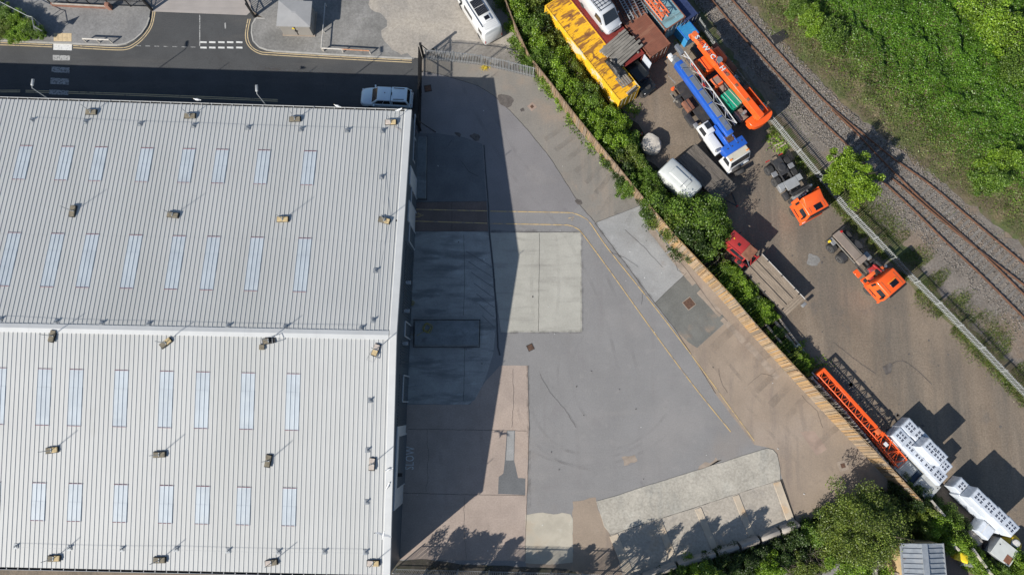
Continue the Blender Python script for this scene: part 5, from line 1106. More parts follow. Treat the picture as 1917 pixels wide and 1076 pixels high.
# load on the yellow container
f = Fr(W(1152, 128, HC), CRZ); t = thing('tarpaulin_heap', 'crumpled black tarpaulin heap on the yellow container roof', 'tarpaulin', f.w(0, 0, HC), CRZ)
q = MB(); gx, gy = 16, 8; vs = []
for i in range(gx+1):
    for j in range(gy+1):
        u, v = i/gx, j/gy; e = min(u, 1-u, v, 1-v)*4; h = .12+.3*min(1, e)+.22*mnoise.noise(Vector((u*5, v*4, 3)))*min(1, e*2); vs.append((-1.25+2.5*u+.1*mnoise.noise(Vector((v*4, 1, u))), -.45+1.0*v+.1*mnoise.noise(Vector((u*4, 7, v))), max(.01, h if e > 0 else .01)))
q.add(vs, [(i*(gy+1)+j, (i+1)*(gy+1)+j, (i+1)*(gy+1)+j+1, i*(gy+1)+j+1) for i in range(gx) for j in range(gy)]); q.build('sheet', 'tarp_black', t, smooth=True, angle=80)
f = Fr(W(1167, 152, HC), CRZ); t = thing('pallet', 'grey wooden pallet beside the black tarpaulin on the yellow container', 'pallet', f.w(0, 0, HC), CRZ)
for i in range(5): MB().box((0, -.48+i*.24, .16), (1.2, .16, .03)).build('slat', 'timber_grey', t)
for x in (-.5, 0, .5): MB().box((x, 0, .08), (.1, 1.1, .12)).build('bearer', 'timber_grey', t)
f = Fr(W(1180, 170, HC), CRZ)
for k, (dy, dx) in enumerate(((0, 0), (.02, .22))):
    o = MB().box((0, 0, .06), (.18, 1.2, .1)).build('timber_offcut', 'plank_wood' if k == 0 else 'steel_dark', None, .01, 1); o.location = f.w(dx, dy+.1, HC); o.rotation_euler = (0, 0, CRZ+.1); tag(o, ['pale timber offcut at the end of the yellow container roof', 'dark steel bar at the end of the yellow container roof'][k], 'offcut')
# ------------------------------------------------------------------ blue and white crane
def box_at(fr, parent, name, px, z0, z1, lx, ly, mat, bev=.02, dz=None, rz=0.):
    c = fr.L(px[0], px[1], z1 if dz is None else dz); q = MB(); q.box((0, 0, (z0+z1)/2), (lx, ly, z1-z0), rz=rz); o = q.build(name, mat, parent, bev, 2 if bev else 1); o.location = (c.x, c.y, 0); return o
def blue_crane():
    rz = heading((1243, 120), (1345, 262), 3.0); front = W(1382, 309, .9); d = Vector((math.cos(rz), math.sin(rz), 0)); o = front-d*4.8
    f = Fr(o, rz); t = thing('blue_crane', 'blue and white mobile truck crane with its boom lowered over the yard', 'crane', (o.x, o.y, 0), rz)
    MB().box((-.3, 0, .95), (9.6, 1.0, .4)).build('chassis', 'steel_dark', t, .02, 1); MB().box((-.5, 0, 1.25), (8.6, 1.45, .08)).build('deck', 'steel_dark', t, .01, 1)
    for x in (-3.6, -2.25, .55, 1.95): 
        for y in (-1.02, 1.02): wheel(t, x, y, .58, .42, 'rim_rust')
    for x in (-3.1, .0):
        for s in (-1, 1):
            b = MB().box((x-.9 if x < -1 else x-.85, s*1.0, 1.0), (.3, .7, .3)).build('outrigger_box', 'steel_dark', t, .02, 1); MB().cyl((x-.9 if x < -1 else x-.85, s*1.3, .3), (x-.9 if x < -1 else x-.85, s*1.3, 1.0), .07, .07, 8).build('outrigger_jack', 'steel_grey', b)
    for k in (0, 1):
        c = f.L(1261+k*5, 182+k*2, .9); MB().box((c.x, c.y-.1*k, .9), (.95, .22, .1)).build('step_plank', 'timber_grey', t, .01, 1)
    # carrier cab
    b1, t1 = (3.45, 4.8, -1.22, 1.22), (3.45, 4.45, -1.15, 1.15); q = MB(); q.frus((3.4, 4.85, -1.25, 1.25), b1, .55, 1.35); q.build('cab_lower', 'white_paint', t, .05); q = MB(); q.frus(b1, t1, 1.36, 2.25); q.build('carrier_cab', 'white_paint', t, .06); fa = faces(b1, t1, 1.36, 2.25)
    pane(t, 'windscreen', fa[0], .05, .95, .12, .9)
    for k in (2, 3): pane(t, 'side_window', fa[k], .15, .85, .2, .88)
    MB().box((3.9, 0, 2.28), (1.0, 2.2, .05)).build('cab_roof', 'cream_paint', t, .02, 1)
    for y in (-.95, .95): MB().box((4.2, y, 2.34), (.12, .3, .08)).build('marker_lamp', 'lamp_amber', t, .01, 1); MB().box((4.87, y*.95, .8), (.06, .3, .2)).build('headlight', 'lamp_clear', t, .02, 1)
    MB().box((4.9, 0, .55), (.16, 2.5, .25)).build('bumper', 'white_paint', t, .03)
    # superstructure
    c = f.L(1338, 268, 2.1); MB().box((c.x, c.y, 1.75), (2.0, .85, .8)).build('engine_cover', 'white_paint', t, .05); MB().cyl((c.x+.75, c.y+.05, 2.1), (c.x+.75, c.y-.45, 2.25), .16, .16, 12).build('exhaust', 'steel_grey', t)
    c = f.L(1323, 239, 2.4); b1, t1 = (c.x-.75, c.x+.75, c.y-.48, c.y+.5), (c.x-.5, c.x+.7, c.y-.36, c.y+.46); q = MB(); q.frus(b1, t1, 1.35, 2.55); q.build('crane_cab', 'white_paint', t, .05); fa = faces(b1, t1, 1.35, 2.55)
    pane(t, 'side_window', fa[3], .18, .85, .35, .9); pane(t, 'front_window', fa[1], .08, .92, .3, .92); pane(t, 'roof_window', [(t1[0], t1[2], 2.55), (t1[1], t1[2], 2.55), (t1[1], t1[3], 2.55), (t1[0], t1[3], 2.55)], .08, .62, .3, .95); pane(t, 'side_window', fa[2], .1, .8, .3, .9)
    c = f.L(1383, 278, 2.5)
    q = MB(); q.box((3.25, 0, 2.2), (.95, 2.35, .95)); q.build('counterweight', 'blue_paint', t, .05)
    for y in (-.75, -.25, .4, .85): MB().cyl((3.2, y, 2.67), (3.2, y, 2.71), .07, .07, 8).build('lifting_eye', 'steel_dark', t)
    for y in (-.42, .42): MB().box((1.9, y, 2.3), (2.6, .14, .8)).build('turntable_plate', 'blue_paint', t, .02, 1)
    for i, x in enumerate((2.2, 2.55)): MB().cyl((x, -.35, 2.5), (x, .35, 2.5), .24, .24, 14).build('winch_drum', 'rust_iron', t)
    for i in range(6): MB().rod((1.6+i*.12, -.25+.1*i, 2.75), (2.6, -.3+.12*i, 2.6), .03).build('hydraulic_hose', 'black', t)
    MB().cyl((.7, -.15, 1.9), (1.9, -.15, 2.5), .14, .12, 10).build('lift_ram', 'steel_grey', t)
    MB().cyl((0.9, 0, 1.28), (0.9, 0, 1.5), .75, .75, 20).build('slew_ring', 'steel_dark', t)
    # boom: telescoped box sections
    tip = f.L(1249, 112, 3.0); xb, y0 = 2.2, .12; Lb = xb-tip.x; zc = 2.75
    MB().box((xb-Lb*.46, y0, zc), (Lb*.92, .72, .8)).build('boom_section', 'blue_paint', t, .03)
    MB().box((xb-Lb*.48, y0, zc+.0), (Lb*.97, .56, .66)).build('boom_section', 'boom_grey', t, .02, 1); MB().box((xb-Lb*.5, y0, zc-.02), (Lb, .42, .52)).build('boom_section', 'steel_grey', t, .02, 1)
    for i in range(5): MB().box((xb-Lb*(.12+.17*i), y0+.12, zc+.41), (Lb*.155, .5, .03)).build('boom_top_plate', 'boom_grey' if i != 1 else 'steel_grey', t)
    MB().cyl((tip.x+.1, y0-.3, zc-.1), (tip.x+.1, y0+.3, zc-.1), .22, .22, 14).build('sheave', 'white_paint', t); MB().box((tip.x-.15, y0-.25, zc+.1), (.45, .35, .5)).build('boom_head', 'white_paint', t, .05); MB().box((tip.x-.3, y0-.42, zc-.1), (.1, .1, .15)).build('tip_lamp', 'lamp_amber', t)
    for k in (0, 1): q = MB(); q.tube([(tip.x-.25, y0-.5, zc), (tip.x+.9, y0-.75, 1.2), (tip.x+1.9, y0-.55+.1*k, 1.0)], .018, 5); q.build('rope', 'steel_grey', t)
    # stowed fly jib
    j = f.L(1370, 258, 2.9); jt = f.L(1283, 97, 2.9); jl = 8.6; fj = bpy.data.objects.new('fly_jib', None); C.objects.link(fj); fj.parent = t; fj.location = (xb-.55-jl, y0+.78, 2.62)
    for sy, sz, mt in ((-1, 0, 'steel_dark'), (1, 0, 'white_paint'), (-1, 1, 'steel_grey'), (1, 1, 'white_paint')): MB().rod((0, sy*.3, sz*.5), (jl, sy*.3, sz*.5), .06).build('chord', mt, fj)
    q = MB(); n = 9
    for i in range(n):
        a, b = jl*i/n, jl*(i+1)/n; k = 1 if i % 2 else -1
        q.rod((a, k*.3, .5), (b, -k*.3, .5), .026); q.rod((a, .3, .25+k*.25), (b, .3, .25-k*.25), .026)
    tag(q.build('lacing', 'white_paint', fj), kind='stuff'); MB().box((-.5, .1, .25), (1.1, .35, .4)).build('jib_tip', 'boom_grey', fj, .02, 1)
    q = MB(); q.tube([(tip.x+1.6, y0-.25, zc+.45), (tip.x+1.6, y0-.25, zc+.55), (tip.x+2.0, y0+.55, zc+.5)], .03, 5); q.build('hand_rail', 'galv', t)
    c = f.L(1289, 197, 1.7); MB().box((c.x, c.y, 1.5), (1.15, .75, .45)).build('tool_box', 'rust_brown', t, .03); MB().box((c.x, c.y, 1.74), (1.15, .06, .03)).build('tool_box_hinge', 'steel_dark', t)
    c = f.L(1262, 162, 1.0); MB().cyl((c.x, c.y, .4), (c.x, c.y, .75), .2, .1, 10).build('hook_block', 'cone_orange', t); MB().box((c.x+.7, c.y-.25, .35), (1.1, .08, .08)).build('pad_bar', 'timber_grey', t)
    c = f.L(1293, 226, 1.5); MB().box((c.x, c.y, 1.4), (1.4, .6, .3)).build('valve_block', 'steel_dark', t, .03); MB().box((c.x+.7, c.y+.1, 1.55), (.5, .4, .3)).build('oil_tank', 'steel_grey', t, .04)
    return f
blue_crane()
# ------------------------------------------------------------------ orange crane
def orange_crane():
    rz = heading((1432, 224), (1300, 62), 3.2); back = W(1420, 218, 2.0); d = Vector((math.cos(rz), math.sin(rz), 0)); o = back+d*4.6
    f = Fr(o, rz); t = thing('orange_crane', 'orange mobile truck crane with lettered boom lowered beside the railway fence', 'crane', (o.x, o.y, 0), rz)
    MB().box((.3, 0, .95), (9.4, 1.0, .4)).build('chassis', 'steel_dark', t, .02, 1); MB().box((.0, 0, 1.28), (7.6, 2.4, .08)).build('deck', 'steel_dark', t, .01, 1); MB().box((-.4, 1.16, 1.42), (6.6, .12, .2)).build('deck_edge', 'steel_dark', t, .01, 1)
    for x in (-3.4, -2.1, 1.2, 2.5):
        for y in (-1.02, 1.02): wheel(t, x, y, .56, .4, 'rim_rust')
    cc = f.L(1316, 122, 2.4); cw = 1.7
    b1, t1 = (cc.x-.85, cc.x+1.05, -1.25, 1.3), (cc.x-.75, cc.x+.72, -1.15, 1.2); q = MB(); q.frus((cc.x-.9, cc.x+1.1, -1.28, 1.32), b1, .6, 1.4); q.build('cab_lower', 'orange_paint', t, .05); q = MB(); q.frus(b1, t1, 1.41, 2.35); q.build('carrier_cab', 'orange_paint', t, .08); fa = faces(b1, t1, 1.41, 2.35)
    pane(t, 'windscreen', fa[0], .05, .95, .15, .9)
    for k in (2, 3): pane(t, 'side_window', fa[k], .15, .85, .22, .88)
    for i in range(7): MB().box((cc.x-.1, -.9+i*.26+.15, 2.37), (1.3, .05, .03)).build('roof_rib', 'orange_paint', t)
    MB().box((cc.x+1.14, 0, .62), (.14, 2.5, .28)).build('bumper', 'orange_paint', t, .03)
    for y in (-.9, .9): MB().box((cc.x+1.16, y, .9), (.06, .3, .2)).build('headlight', 'lamp_clear', t, .02, 1)
    # crane cab, covers on the near side
    c = f.L(1339, 152, 2.2); b1, t1 = (c.x-.75, c.x+.7, c.y-.5, c.y+.5), (c.x-.6, c.x+.35, c.y-.45, c.y+.42); q = MB(); q.frus(b1, t1, 1.35, 2.5); q.build('crane_cab', 'orange_faded', t, .06); fa = faces(b1, t1, 1.35, 2.5); pane(t, 'front_window', fa[0], .08, .92, .25, .9); pane(t, 'side_window', fa[2], .1, .85, .3, .88)
    MB().box((c.x-.1, c.y, 2.53), (.7, .75, .05)).build('cab_roof', 'deck_taupe', t, .02, 1)
    for px, lx, ly, z0, z1, mt, nm in (((1353, 161), 1.0, .75, 1.35, 2.0, 'deck_taupe', 'engine_cover'), ((1361, 177), .5, .6, 1.35, 1.8, 'black', 'battery_box'), ((1343, 176), .6, .5, 1.35, 1.75, 'rust_brown', 'tool_box'), ((1389, 214), 1.15, .75, 1.35, 1.9, 'deck_taupe', 'rear_cover')): box_at(f, t, nm, px, z0, z1, lx, ly, mt)
    c = f.L(1382, 217, 1.9); MB().box((c.x, c.y, 1.62), (1.1, .12, .55)).build('side_panel', 'chequer_grey', t, .01, 1)
    # counterweight and turntable
    c = f.L(1421, 222, 2.3); n = 12; pts = []
    for i in range(n+1):
        a = math.pi*.5+math.pi*i/n; pts.append((c.x-.05+.85*math.cos(a)*.75, 1.28*math.sin(a)))
    pts += [(c.x+.6, -1.28), (c.x+.6, 1.28)]
    q = MB(); q.prism(pts, 1.45, 2.25); q.build('counterweight', 'orange_paint', t, .03, 1)
    for y in (-.42, .42): MB().box((c.x+1.5, y-.25, 2.35), (2.9, .12, .9)).build('turntable_plate', 'orange_paint', t, .02, 1)
    MB().cyl((c.x+2.5, 0, 1.3), (c.x+2.5, 0, 1.5), .8, .8, 20).build('slew_ring', 'steel_dark', t)
    for i, (dx, y) in enumerate(((.3, .6), (.55, .45), (.1, .15), (.65, -.1))): MB().box((c.x+dx, y, 2.45), (.4, .25, .22)).build('hydraulic_unit', 'orange_paint', t, .03)
    c2 = f.L(1395, 209, 2.6); MB().cyl((c2.x, c2.y, 1.9), (c2.x, c2.y, 2.6), .16, .16, 12).build('exhaust', 'steel_grey', t)
    c2 = f.L(1428, 200, 2.4); MB().box((c2.x, c2.y, 2.3), (.6, .65, .35)).build('winch_cover', 'chequer_grey', t, .04); MB().cyl((c2.x, c2.y-.2, 2.49), (c2.x, c2.y+.2, 2.49), .18, .18, 12).build('winch_drum', 'steel_grey', t)
    # boom
    tip = f.L(1299, 63, 3.3); butt = f.L(1427, 218, 3.1); yb = (f.L(1340, 112, 3.2).y+f.L(1395, 178, 3.2).y)/2; Lb = tip.x-butt.x; zc = 2.85
    MB().box((butt.x+Lb*.45, yb, zc), (Lb*.9, .58, .8)).build('boom_section', 'orange_paint', t, .025, 1)
    MB().box((butt.x+Lb*.48, yb, zc), (Lb*.97, .46, .62)).build('boom_section', 'orange_faded', t, .02, 1); MB().box((butt.x+Lb*.99, yb, zc), (.6, .62, .6)).build('boom_head', 'orange_faded', t, .03, 1)
    for s in (-.25, .25): MB().cyl((butt.x+Lb*1.01, yb+s-.06, zc-.1), (butt.x+Lb*1.01, yb+s+.06, zc-.1), .25, .25, 14).build('sheave', 'orange_faded', t)
    for x, k in ((.5, 0), (.37, 1), (.2, 2)): MB().box((butt.x+Lb*x, yb+.08, zc+.42), (.32, .25, .05)).build('boom_hatch', 'rust_brown', t, .01, 1)
    MB().box((butt.x+Lb*.7, yb-.3, zc-.1), (.5, .12, .5)).build('boom_bracket', 'steel_grey', t); 
    c2 = f.L(1347, 112, 3.3); MB().cyl((c2.x, c2.y, 3.0), (c2.x, c2.y, 3.36), .3, .3, 18).build('floodlight', 'galv', t, smooth=True, angle=30); MB().rod((c2.x-.05, c2.y+.3, 3.2), (c2.x-.3, yb, 3.25), .07).build('floodlight_arm', 'steel_grey', t)
    # lettering along the boom top (reads from the tip towards the butt)
    zt = zc+.405; yl = yb+.1
    for i, (big, rest, u) in enumerate((('S', 'OUTH', .955), ('W', 'EST', .825), ('C', 'RANE', .72), ('H', 'IRE', .575))):
        x = butt.x+Lb*u
        text_obj('boom_lettering', big, .68, 'wrap_print', t, (x-.03, yl-.03, zt+.004), R(180), bold=.03); text_obj('boom_lettering', big, .66, 'white_paint', t, (x, yl, zt+.008), R(180), bold=.02)
        text_obj('boom_lettering', rest, .4, 'wrap_print', t, (x-.22-.13*len(rest), yl+.03, zt+.004), R(180), spacing=1.05, bold=.012)
    for px, mt in (((1346, 93), 'rust_brown'), ((1368, 121), 'rust_brown'), ((1404, 171), 'rust_brown')): box_at(f, t, 'side_locker', px, .9, 1.6, 1.5, .55, mt, .03)
    for i in range(3): c2 = f.L(1373+i*3, 141+i*2, 1.6); MB().box((c2.x, c2.y, 1.5), (.25, .3, .25)).build('valve_block', ('rust_brown', 'rim_white', 'steel_grey')[i], t, .02, 1)
    c2 = f.L(1318, 158, 1.0); MB().lathe((c2.x, c2.y, .62), [(.02, -.25), (.25, -.2), (.3, 0), (.25, .2), (.02, .25)], 'Z', 12).build('air_tank', 'red_paint', t, smooth=True)
    # sheeted load
    c = f.L(1371, 184, 2.6); ld = thing('green_sheeted_pack', 'green plastic sheeted pack resting on the deck of the orange crane', 'pack', f.w(c.x, c.y, 1.33), rz+.06)
    q = MB(); q.frus((-1.05, 1.05, -.72, .72), (-.92, .92, -.6, .6), 0, 1.3); q.build('sheet', 'tarp_green', ld, .12, 3)
    for y in (-.3, .25): MB().box((0, y, 1.31), (1.9, .04, .015)).build('strap', 'plastic_white', ld)
orange_crane()
# ------------------------------------------------------------------ six wheeled orange tractor units
def mudguard(parent, x, y, r, w, mat='steel_dark'):
    q = MB(); n = 8; vs = []
    for i in range(n+1):
        a = math.pi*.12+math.pi*.76*i/n
        for rr in (r+.07, r+.1): vs += [(x+rr*math.cos(a), y-w/2, r+rr*math.sin(a)), (x+rr*math.cos(a), y+w/2, r+rr*math.sin(a))]
    fs = []
    for i in range(n): b = i*4; fs += [(b, b+1, b+5, b+4), (b+2, b+6, b+7, b+3), (b, b+4, b+6, b+2), (b+1, b+3, b+7, b+5)]
    fs += [(0, 2, 3, 1), (n*4, n*4+1, n*4+3, n*4+2)]; q.add(vs, fs); q.build('mudguard', mat, parent, smooth=True, angle=50)
def tractor_unit(rear_px, front_px, label, kind):
    a, b = W(*rear_px, 1.0), W(*front_px, 2.9); rz = math.atan2(b.y-a.y, b.x-a.x); L = Vector((b.x-a.x, b.y-a.y)).length; o = (a+b)/2
    t = thing('tractor_unit', label, 'lorry', (o.x, o.y, 0), rz, 'orange tractor units parked along the railway fence'); h = L/2
    for s in (-1, 1): MB().box((-.6, s*.42, .85), (L-1.6, .09, .28)).build('chassis_rail', 'steel_dark', t, .01, 1)
    for x in (-h+.5, -h+1.6, -h+2.9): MB().box((x, 0, .85), (.12, .8, .2)).build('cross_member', 'steel_dark', t)
    ax = (-h+.95, -h+2.25)
    for x in ax:
        for s in (-1, 1):
            wheel(t, x, s*.93, .5, .58 if kind == 1 else .56, 'rim_silver')
            MB().box((x, 0, .5), (.14, 1.4, .16)).build('axle', 'steel_dark', t) if s == 1 else None
    for s in (-1, 1): wheel(t, h-1.35, s*1.03, .5, .34, 'rim_silver')
    if kind == 1:
        for s in (-1, 1): MB().box((-h+1.6, s*.93, 1.0), (.5, .56, .06)).build('guard_plate', 'steel_grey', t, .02, 1)
        MB().box((-h+1.2, 0, 1.02), (1.7, .95, .06)).build('turntable_plate', 'steel_dark', t, .01, 1); q = MB(); q.lathe((-h+1.35, 0, 1.08), [(.05, 0), (.38, 0), (.42, .05), (.3, .1), (.06, .1)], 'Z', 20); q.build('fifth_wheel', 'steel_dark', t)
        MB().box((-h+3.15, 0, 1.05), (.95, 1.35, .05)).build('catwalk', 'chequer_grey', t, .01, 1)
        for s in (-1, 1): MB().box((-h+2.95, s*.98, 1.02), (.6, .55, .05)).build('catwalk_wing', 'chequer_grey', t, .01, 1)
        for i in range(3): MB().box((h-2.75+i*.2-.25, 0, 1.75+.12*i), (.14, 2.1, .12)).build('frame_bar', 'steel_dark', t, .01, 1)
        for i in range(14): MB().box((h-2.95, -.95+i*.146, 1.9), (.16, .03, .1)).build('coil_hose', 'black', t)
        MB().box((h-2.5, -.1, 1.45), (.35, 1.5, .6)).build('air_intake', 'steel_grey', t, .03)
        for i in range(5): MB().cyl((h-2.28, -.8+i*.28, 1.3), (h-2.28, -.8+i*.28, 1.62), .09, .09, 10).build('filter', 'chrome', t)
        MB().cyl((h-2.7, .95, 1.2), (h-2.7, .95, 2.2), .1, .1, 10).build('exhaust', 'chrome', t)
    else:
        MB().box((-h+1.75, .05, 1.12), (3.4, .82, .14)).build('ballast_beam', 'deck_taupe', t, .02, 1); MB().box((-h+3.45, .05, 1.28), (.55, 1.0, .3)).build('ballast_head', 'deck_taupe', t, .03, 1); MB().box((-h+.5, -.72, 1.05), (.7, .45, .1)).build('guard_plate', 'steel_grey', t, .02, 1)
        for s in (-1, 1): mudguard(t, ax[1], s*.93, .5, .56); MB().box((-h+1.75, s*.55, 1.1), (3.2, .06, .1)).build('side_bar', 'timber_grey', t)
        MB().box((-h+.12, 0, .95), (.12, 2.3, .3)).build('rear_beam', 'steel_dark', t, .02, 1)
        for y, m in ((-1.0, 'sign_yellow'), (.5, 'lamp_red')): MB().cyl((-h+.3, y, 1.05), (-h+.3, y, 1.25), .12, .12, 10).build('beacon', m, t)
        # folded loader arm behind the cab
        for i, (x, y, z, lx, ly, lz, m) in enumerate(((-.0, .35, 1.5, .5, 1.3, .4, 'red_paint'), (.25, -.2, 1.6, .35, 1.5, .3, 'orange_faded'), (-.1, .75, 1.7, .7, .25, .35, 'steel_dark'), (.35, .6, 1.75, .3, .5, .3, 'orange_faded'), (-.2, -.1, 1.35, .5, .5, .3, 'steel_dark'), (.1, .3, 1.95, 1.0, .14, .16, 'red_paint'), (.45, -.55, 1.5, .3, .4, .3, 'red_paint'))): MB().box((h-2.75+x, y, z), (lx, ly, lz), rz=.15*(i % 3-1)).build('loader_arm', m, t, .03)
        MB().cyl((h-2.4, .2, 1.75), (h-2.4, .2, 2.0), .25, .25, 14).build('slew_motor', 'black', t); MB().cyl((h-3.0, -.4, 1.6), (h-2.1, .7, 1.85), .06, .06, 8).build('lift_ram', 'chrome', t)
        MB().cyl((h-2.3, 1.05, 1.2), (h-2.3, 1.05, 2.0), .12, .12, 10).build('exhaust', 'chrome', t)
        for x in (-3.3, -2.3): MB().box((h+x, -1.05, 1.12), (.75, .5, .08)).build('locker_lid', 'orange_paint', t, .02, 1)
    for x, m in ((h-3.0, 'steel_dark'), (h-3.9, 'steel_grey')): MB().box((x, -1.0 if kind == 1 else 1.0, .7), (.8, .5, .5)).build('side_tank', m, t, .08)
    # cab
    b0, b1, t1 = (h-2.02, h+.02, -1.22, 1.22), (h-2.0, h, -1.22, 1.22), (h-1.92, h-.22, -1.08, 1.08)
    q = MB(); q.frus((h-2.0, h, -1.2, 1.2), b1, .55, 1.75); q.build('cab_lower', 'orange_paint', t, .07); q = MB(); q.frus(b1, t1, 1.755, 2.75); q.build('cab_upper', 'orange_paint', t, .1, 3); fa = faces(b1, t1, 1.755, 2.75)
    pane(t, 'windscreen', fa[0], .05, .95, .08, .8); 
    for k in (2, 3): pane(t, 'side_window', fa[k], (.12 if k == 2 else .42), (.58 if k == 2 else .88), .06, .72)
    if kind == 1:
        q = MB(); q.frus((h-1.85, h-.55, -1.0, 1.0), (h-1.7, h-1.4, -.9, .9), 2.75, 3.15); 
        q2 = MB(); vs = [(h-1.95, -1.02, 2.74), (h-.9, -1.0, 2.76), (h-.9, 1.0, 2.76), (h-1.95, 1.02, 2.74), (h-1.98, -.95, 3.2), (h-1.75, -.9, 3.18), (h-1.75, .9, 3.18), (h-1.98, .95, 3.2)]
        q2.add(vs, [(0, 1, 2, 3), (4, 7, 6, 5), (0, 4, 5, 1), (1, 5, 6, 2), (2, 6, 7, 3), (3, 7, 4, 0)]); q2.build('roof_deflector', 'orange_paint', t, .05)
        for s in (-1, 1): MB().box((h-2.05, s*1.15, 2.0), (.35, .06, 1.5)).build('side_fairing', 'orange_paint', t, .02, 1)
        hx = h-.62
    else:
        MB().box((h-1.15, .1, 2.77), (.12, 1.0, .07)).build('light_bar', 'lamp_amber', t, .02, 1); hx = h-.85
    MB().box((hx, .1, 2.77), (.55, .78, .05)).build('roof_hatch', 'solar', t, .02, 1)
    for s in (-1, 1):
        MB().box((h-.35, s*1.34, 1.95), (.14, .2, .55)).build('mirror', 'black', t, .03); mudguard(t, h-1.35, s*1.05, .5, .34, 'orange_paint' if kind == 1 else 'steel_dark'); MB().box((h-.0, s*.85, .75), (.08, .45, .22)).build('headlight', 'lamp_clear', t, .03); MB().box((h-1.1, s*1.235, 1.15), (.9, .03, .12)).build('step', 'black', t)
    MB().box((h+.02, 0, .5), (.16, 2.4, .35)).build('bumper', 'orange_paint', t, .05); MB().box((h+.03, 0, 1.25), (.06, 1.7, .5)).build('grille', 'black', t, .02, 1)
    for y in (-.75, .75): MB().box((h-1.0, y, 2.765), (1.3, .035, .02)).build('roof_seam', 'rust_brown', t)
    for s in (-1, 1): MB().box((h-1.78, s*1.19, 2.2), (.22, .06, .75)).build('air_vent', 'black', t, .01, 1); MB().box((h-.12, s*.5, 1.95), (.05, .7, .03)).build('wiper', 'black', t); MB().box((h-2.35, s*.9, .95), (.35, .5, .5)).build('battery_box', 'steel_dark', t, .04)
    MB().box((h-.12, 0, 2.62), (.22, 2.1, .06)).build('sun_visor', 'black', t, .02, 1)
    text_obj('cab_lettering', 'SW', .22, 'rust_brown', t, (h-1.62, -1.0, 2.757), R(90))
    for x, s in ((-h+.15, -1), (-h+.15, 1)): MB().box((x, s*.75, .8), (.08, .4, .14)).build('tail_light', 'lamp_red', t)
tractor_unit((1449, 292), (1538, 397), 'orange tractor unit with grey catwalk and roof deflector beside the young tree', 1)
tractor_unit((1562, 436), (1686, 544), 'orange tractor unit with a folded loader arm and amber roof bar', 2)
# ------------------------------------------------------------------ flatbed trailers
def flatbed(rear_px, front_px, wd, zd, label, mat, kind):
    a, b = W(*rear_px, zd), W(*front_px, zd); rz = math.atan2(b.y-a.y, b.x-a.x); L = Vector((b.x-a.x, b.y-a.y)).length; o = (a+b)/2
    t = thing('flatbed_trailer', label, 'trailer', (o.x, o.y, 0), rz); h = L/2
    for s in (-1, 1): MB().box((0, s*.45, zd-.28), (L-.3, .1, .3)).build('chassis_rail', 'steel_dark', t, .01, 1); MB().box((0, s*(wd/2-.03), zd-.06), (L, .06, .14)).build('side_rail', 'steel_dark' if s > 0 or kind == 1 else 'rim_white', t, .01, 1)
    groups = [(-wd/2+.06, wd/2-.06)] if kind == 1 else [(-wd/2+.06, -wd/6-.05), (-wd/6+.05, wd/6-.05), (wd/6+.05, wd/2-.06)]
    x0 = -h+.02 if kind == 1 else -h+.75
    for g0, g1 in groups:
        n = max(3, round((g1-g0)/.165)); w = (g1-g0)/n
        for i in range(n): MB().box(((x0+h-.06)/2, g0+w*(i+.5), zd-.02+random.uniform(-.004, .004)), (h-.06-x0, w-.012, .045)).build('plank', mat, t)
    if kind == 2:
        for y in (-wd/6, wd/6): MB().box(((x0+h)/2, y, zd-.05), (h-x0-.1, .09, .04)).build('slot_channel', 'steel_dark', t)
        MB().box((-h+.73, 0, zd), (.07, wd-.1, .06)).build('headboard', 'timber_deck', t)
        for i in range(3): MB().box((-h+.14+i*.22, 0, zd-.04), (.2, wd-.14, .05)).build('tail_plank', 'timber_deck', t)
        for x in (-h*.55, h*.05, h*.7):
            for s in (-1, 1): MB().box((x, s*(wd/2-.12), zd+.01), (.12, .12, .05)).build('lashing_ring', 'black', t)
        for s in (-1, 1): MB().box((-h+.72, s*(wd/2-.15), zd+.05), (.12, .16, .12)).build('hinge', 'black', t)
    MB().box((0, 0, zd-.12), (L-.1, wd-.12, .06)).build('under_frame', 'steel_dark', t)
    for x in ((-h*.5, -h*.1) if kind == 2 else (-.5, .6)):
        for s in (-1, 1): wheel(t, x, s*(wd/2-.25), .4, .24, 'rim_rust')
    return t, rz, h
t1_, rz1, h1_ = flatbed((1285, 284), (1364.5, 365.5), 2.5, .9, 'dark weathered timber flatbed trailer beside the blue crane', 'timber_deck_dark', 1)
q = MB(); q.rod((h1_, -.5, .6), (h1_+1.3, 0, .55), .1); q.rod((h1_, .5, .6), (h1_+1.3, 0, .55), .1); q.build('drawbar', 'steel_dark', t1_); MB().cyl((h1_+1.3, 0, .4), (h1_+1.3, 0, .7), .09, .09, 8).build('tow_eye', 'red_paint', t1_)
t2_, rz2, h2_ = flatbed((1490, 575.5), (1409.5, 491), 2.5, 1.15, 'brown planked flatbed trailer hitched to the red tractor', 'timber_deck', 2)
MB().box((-h2_-.35, -.9, .75), (.3, .5, .25)).build('tail_lamp_unit', 'steel_grey', t2_, .03)
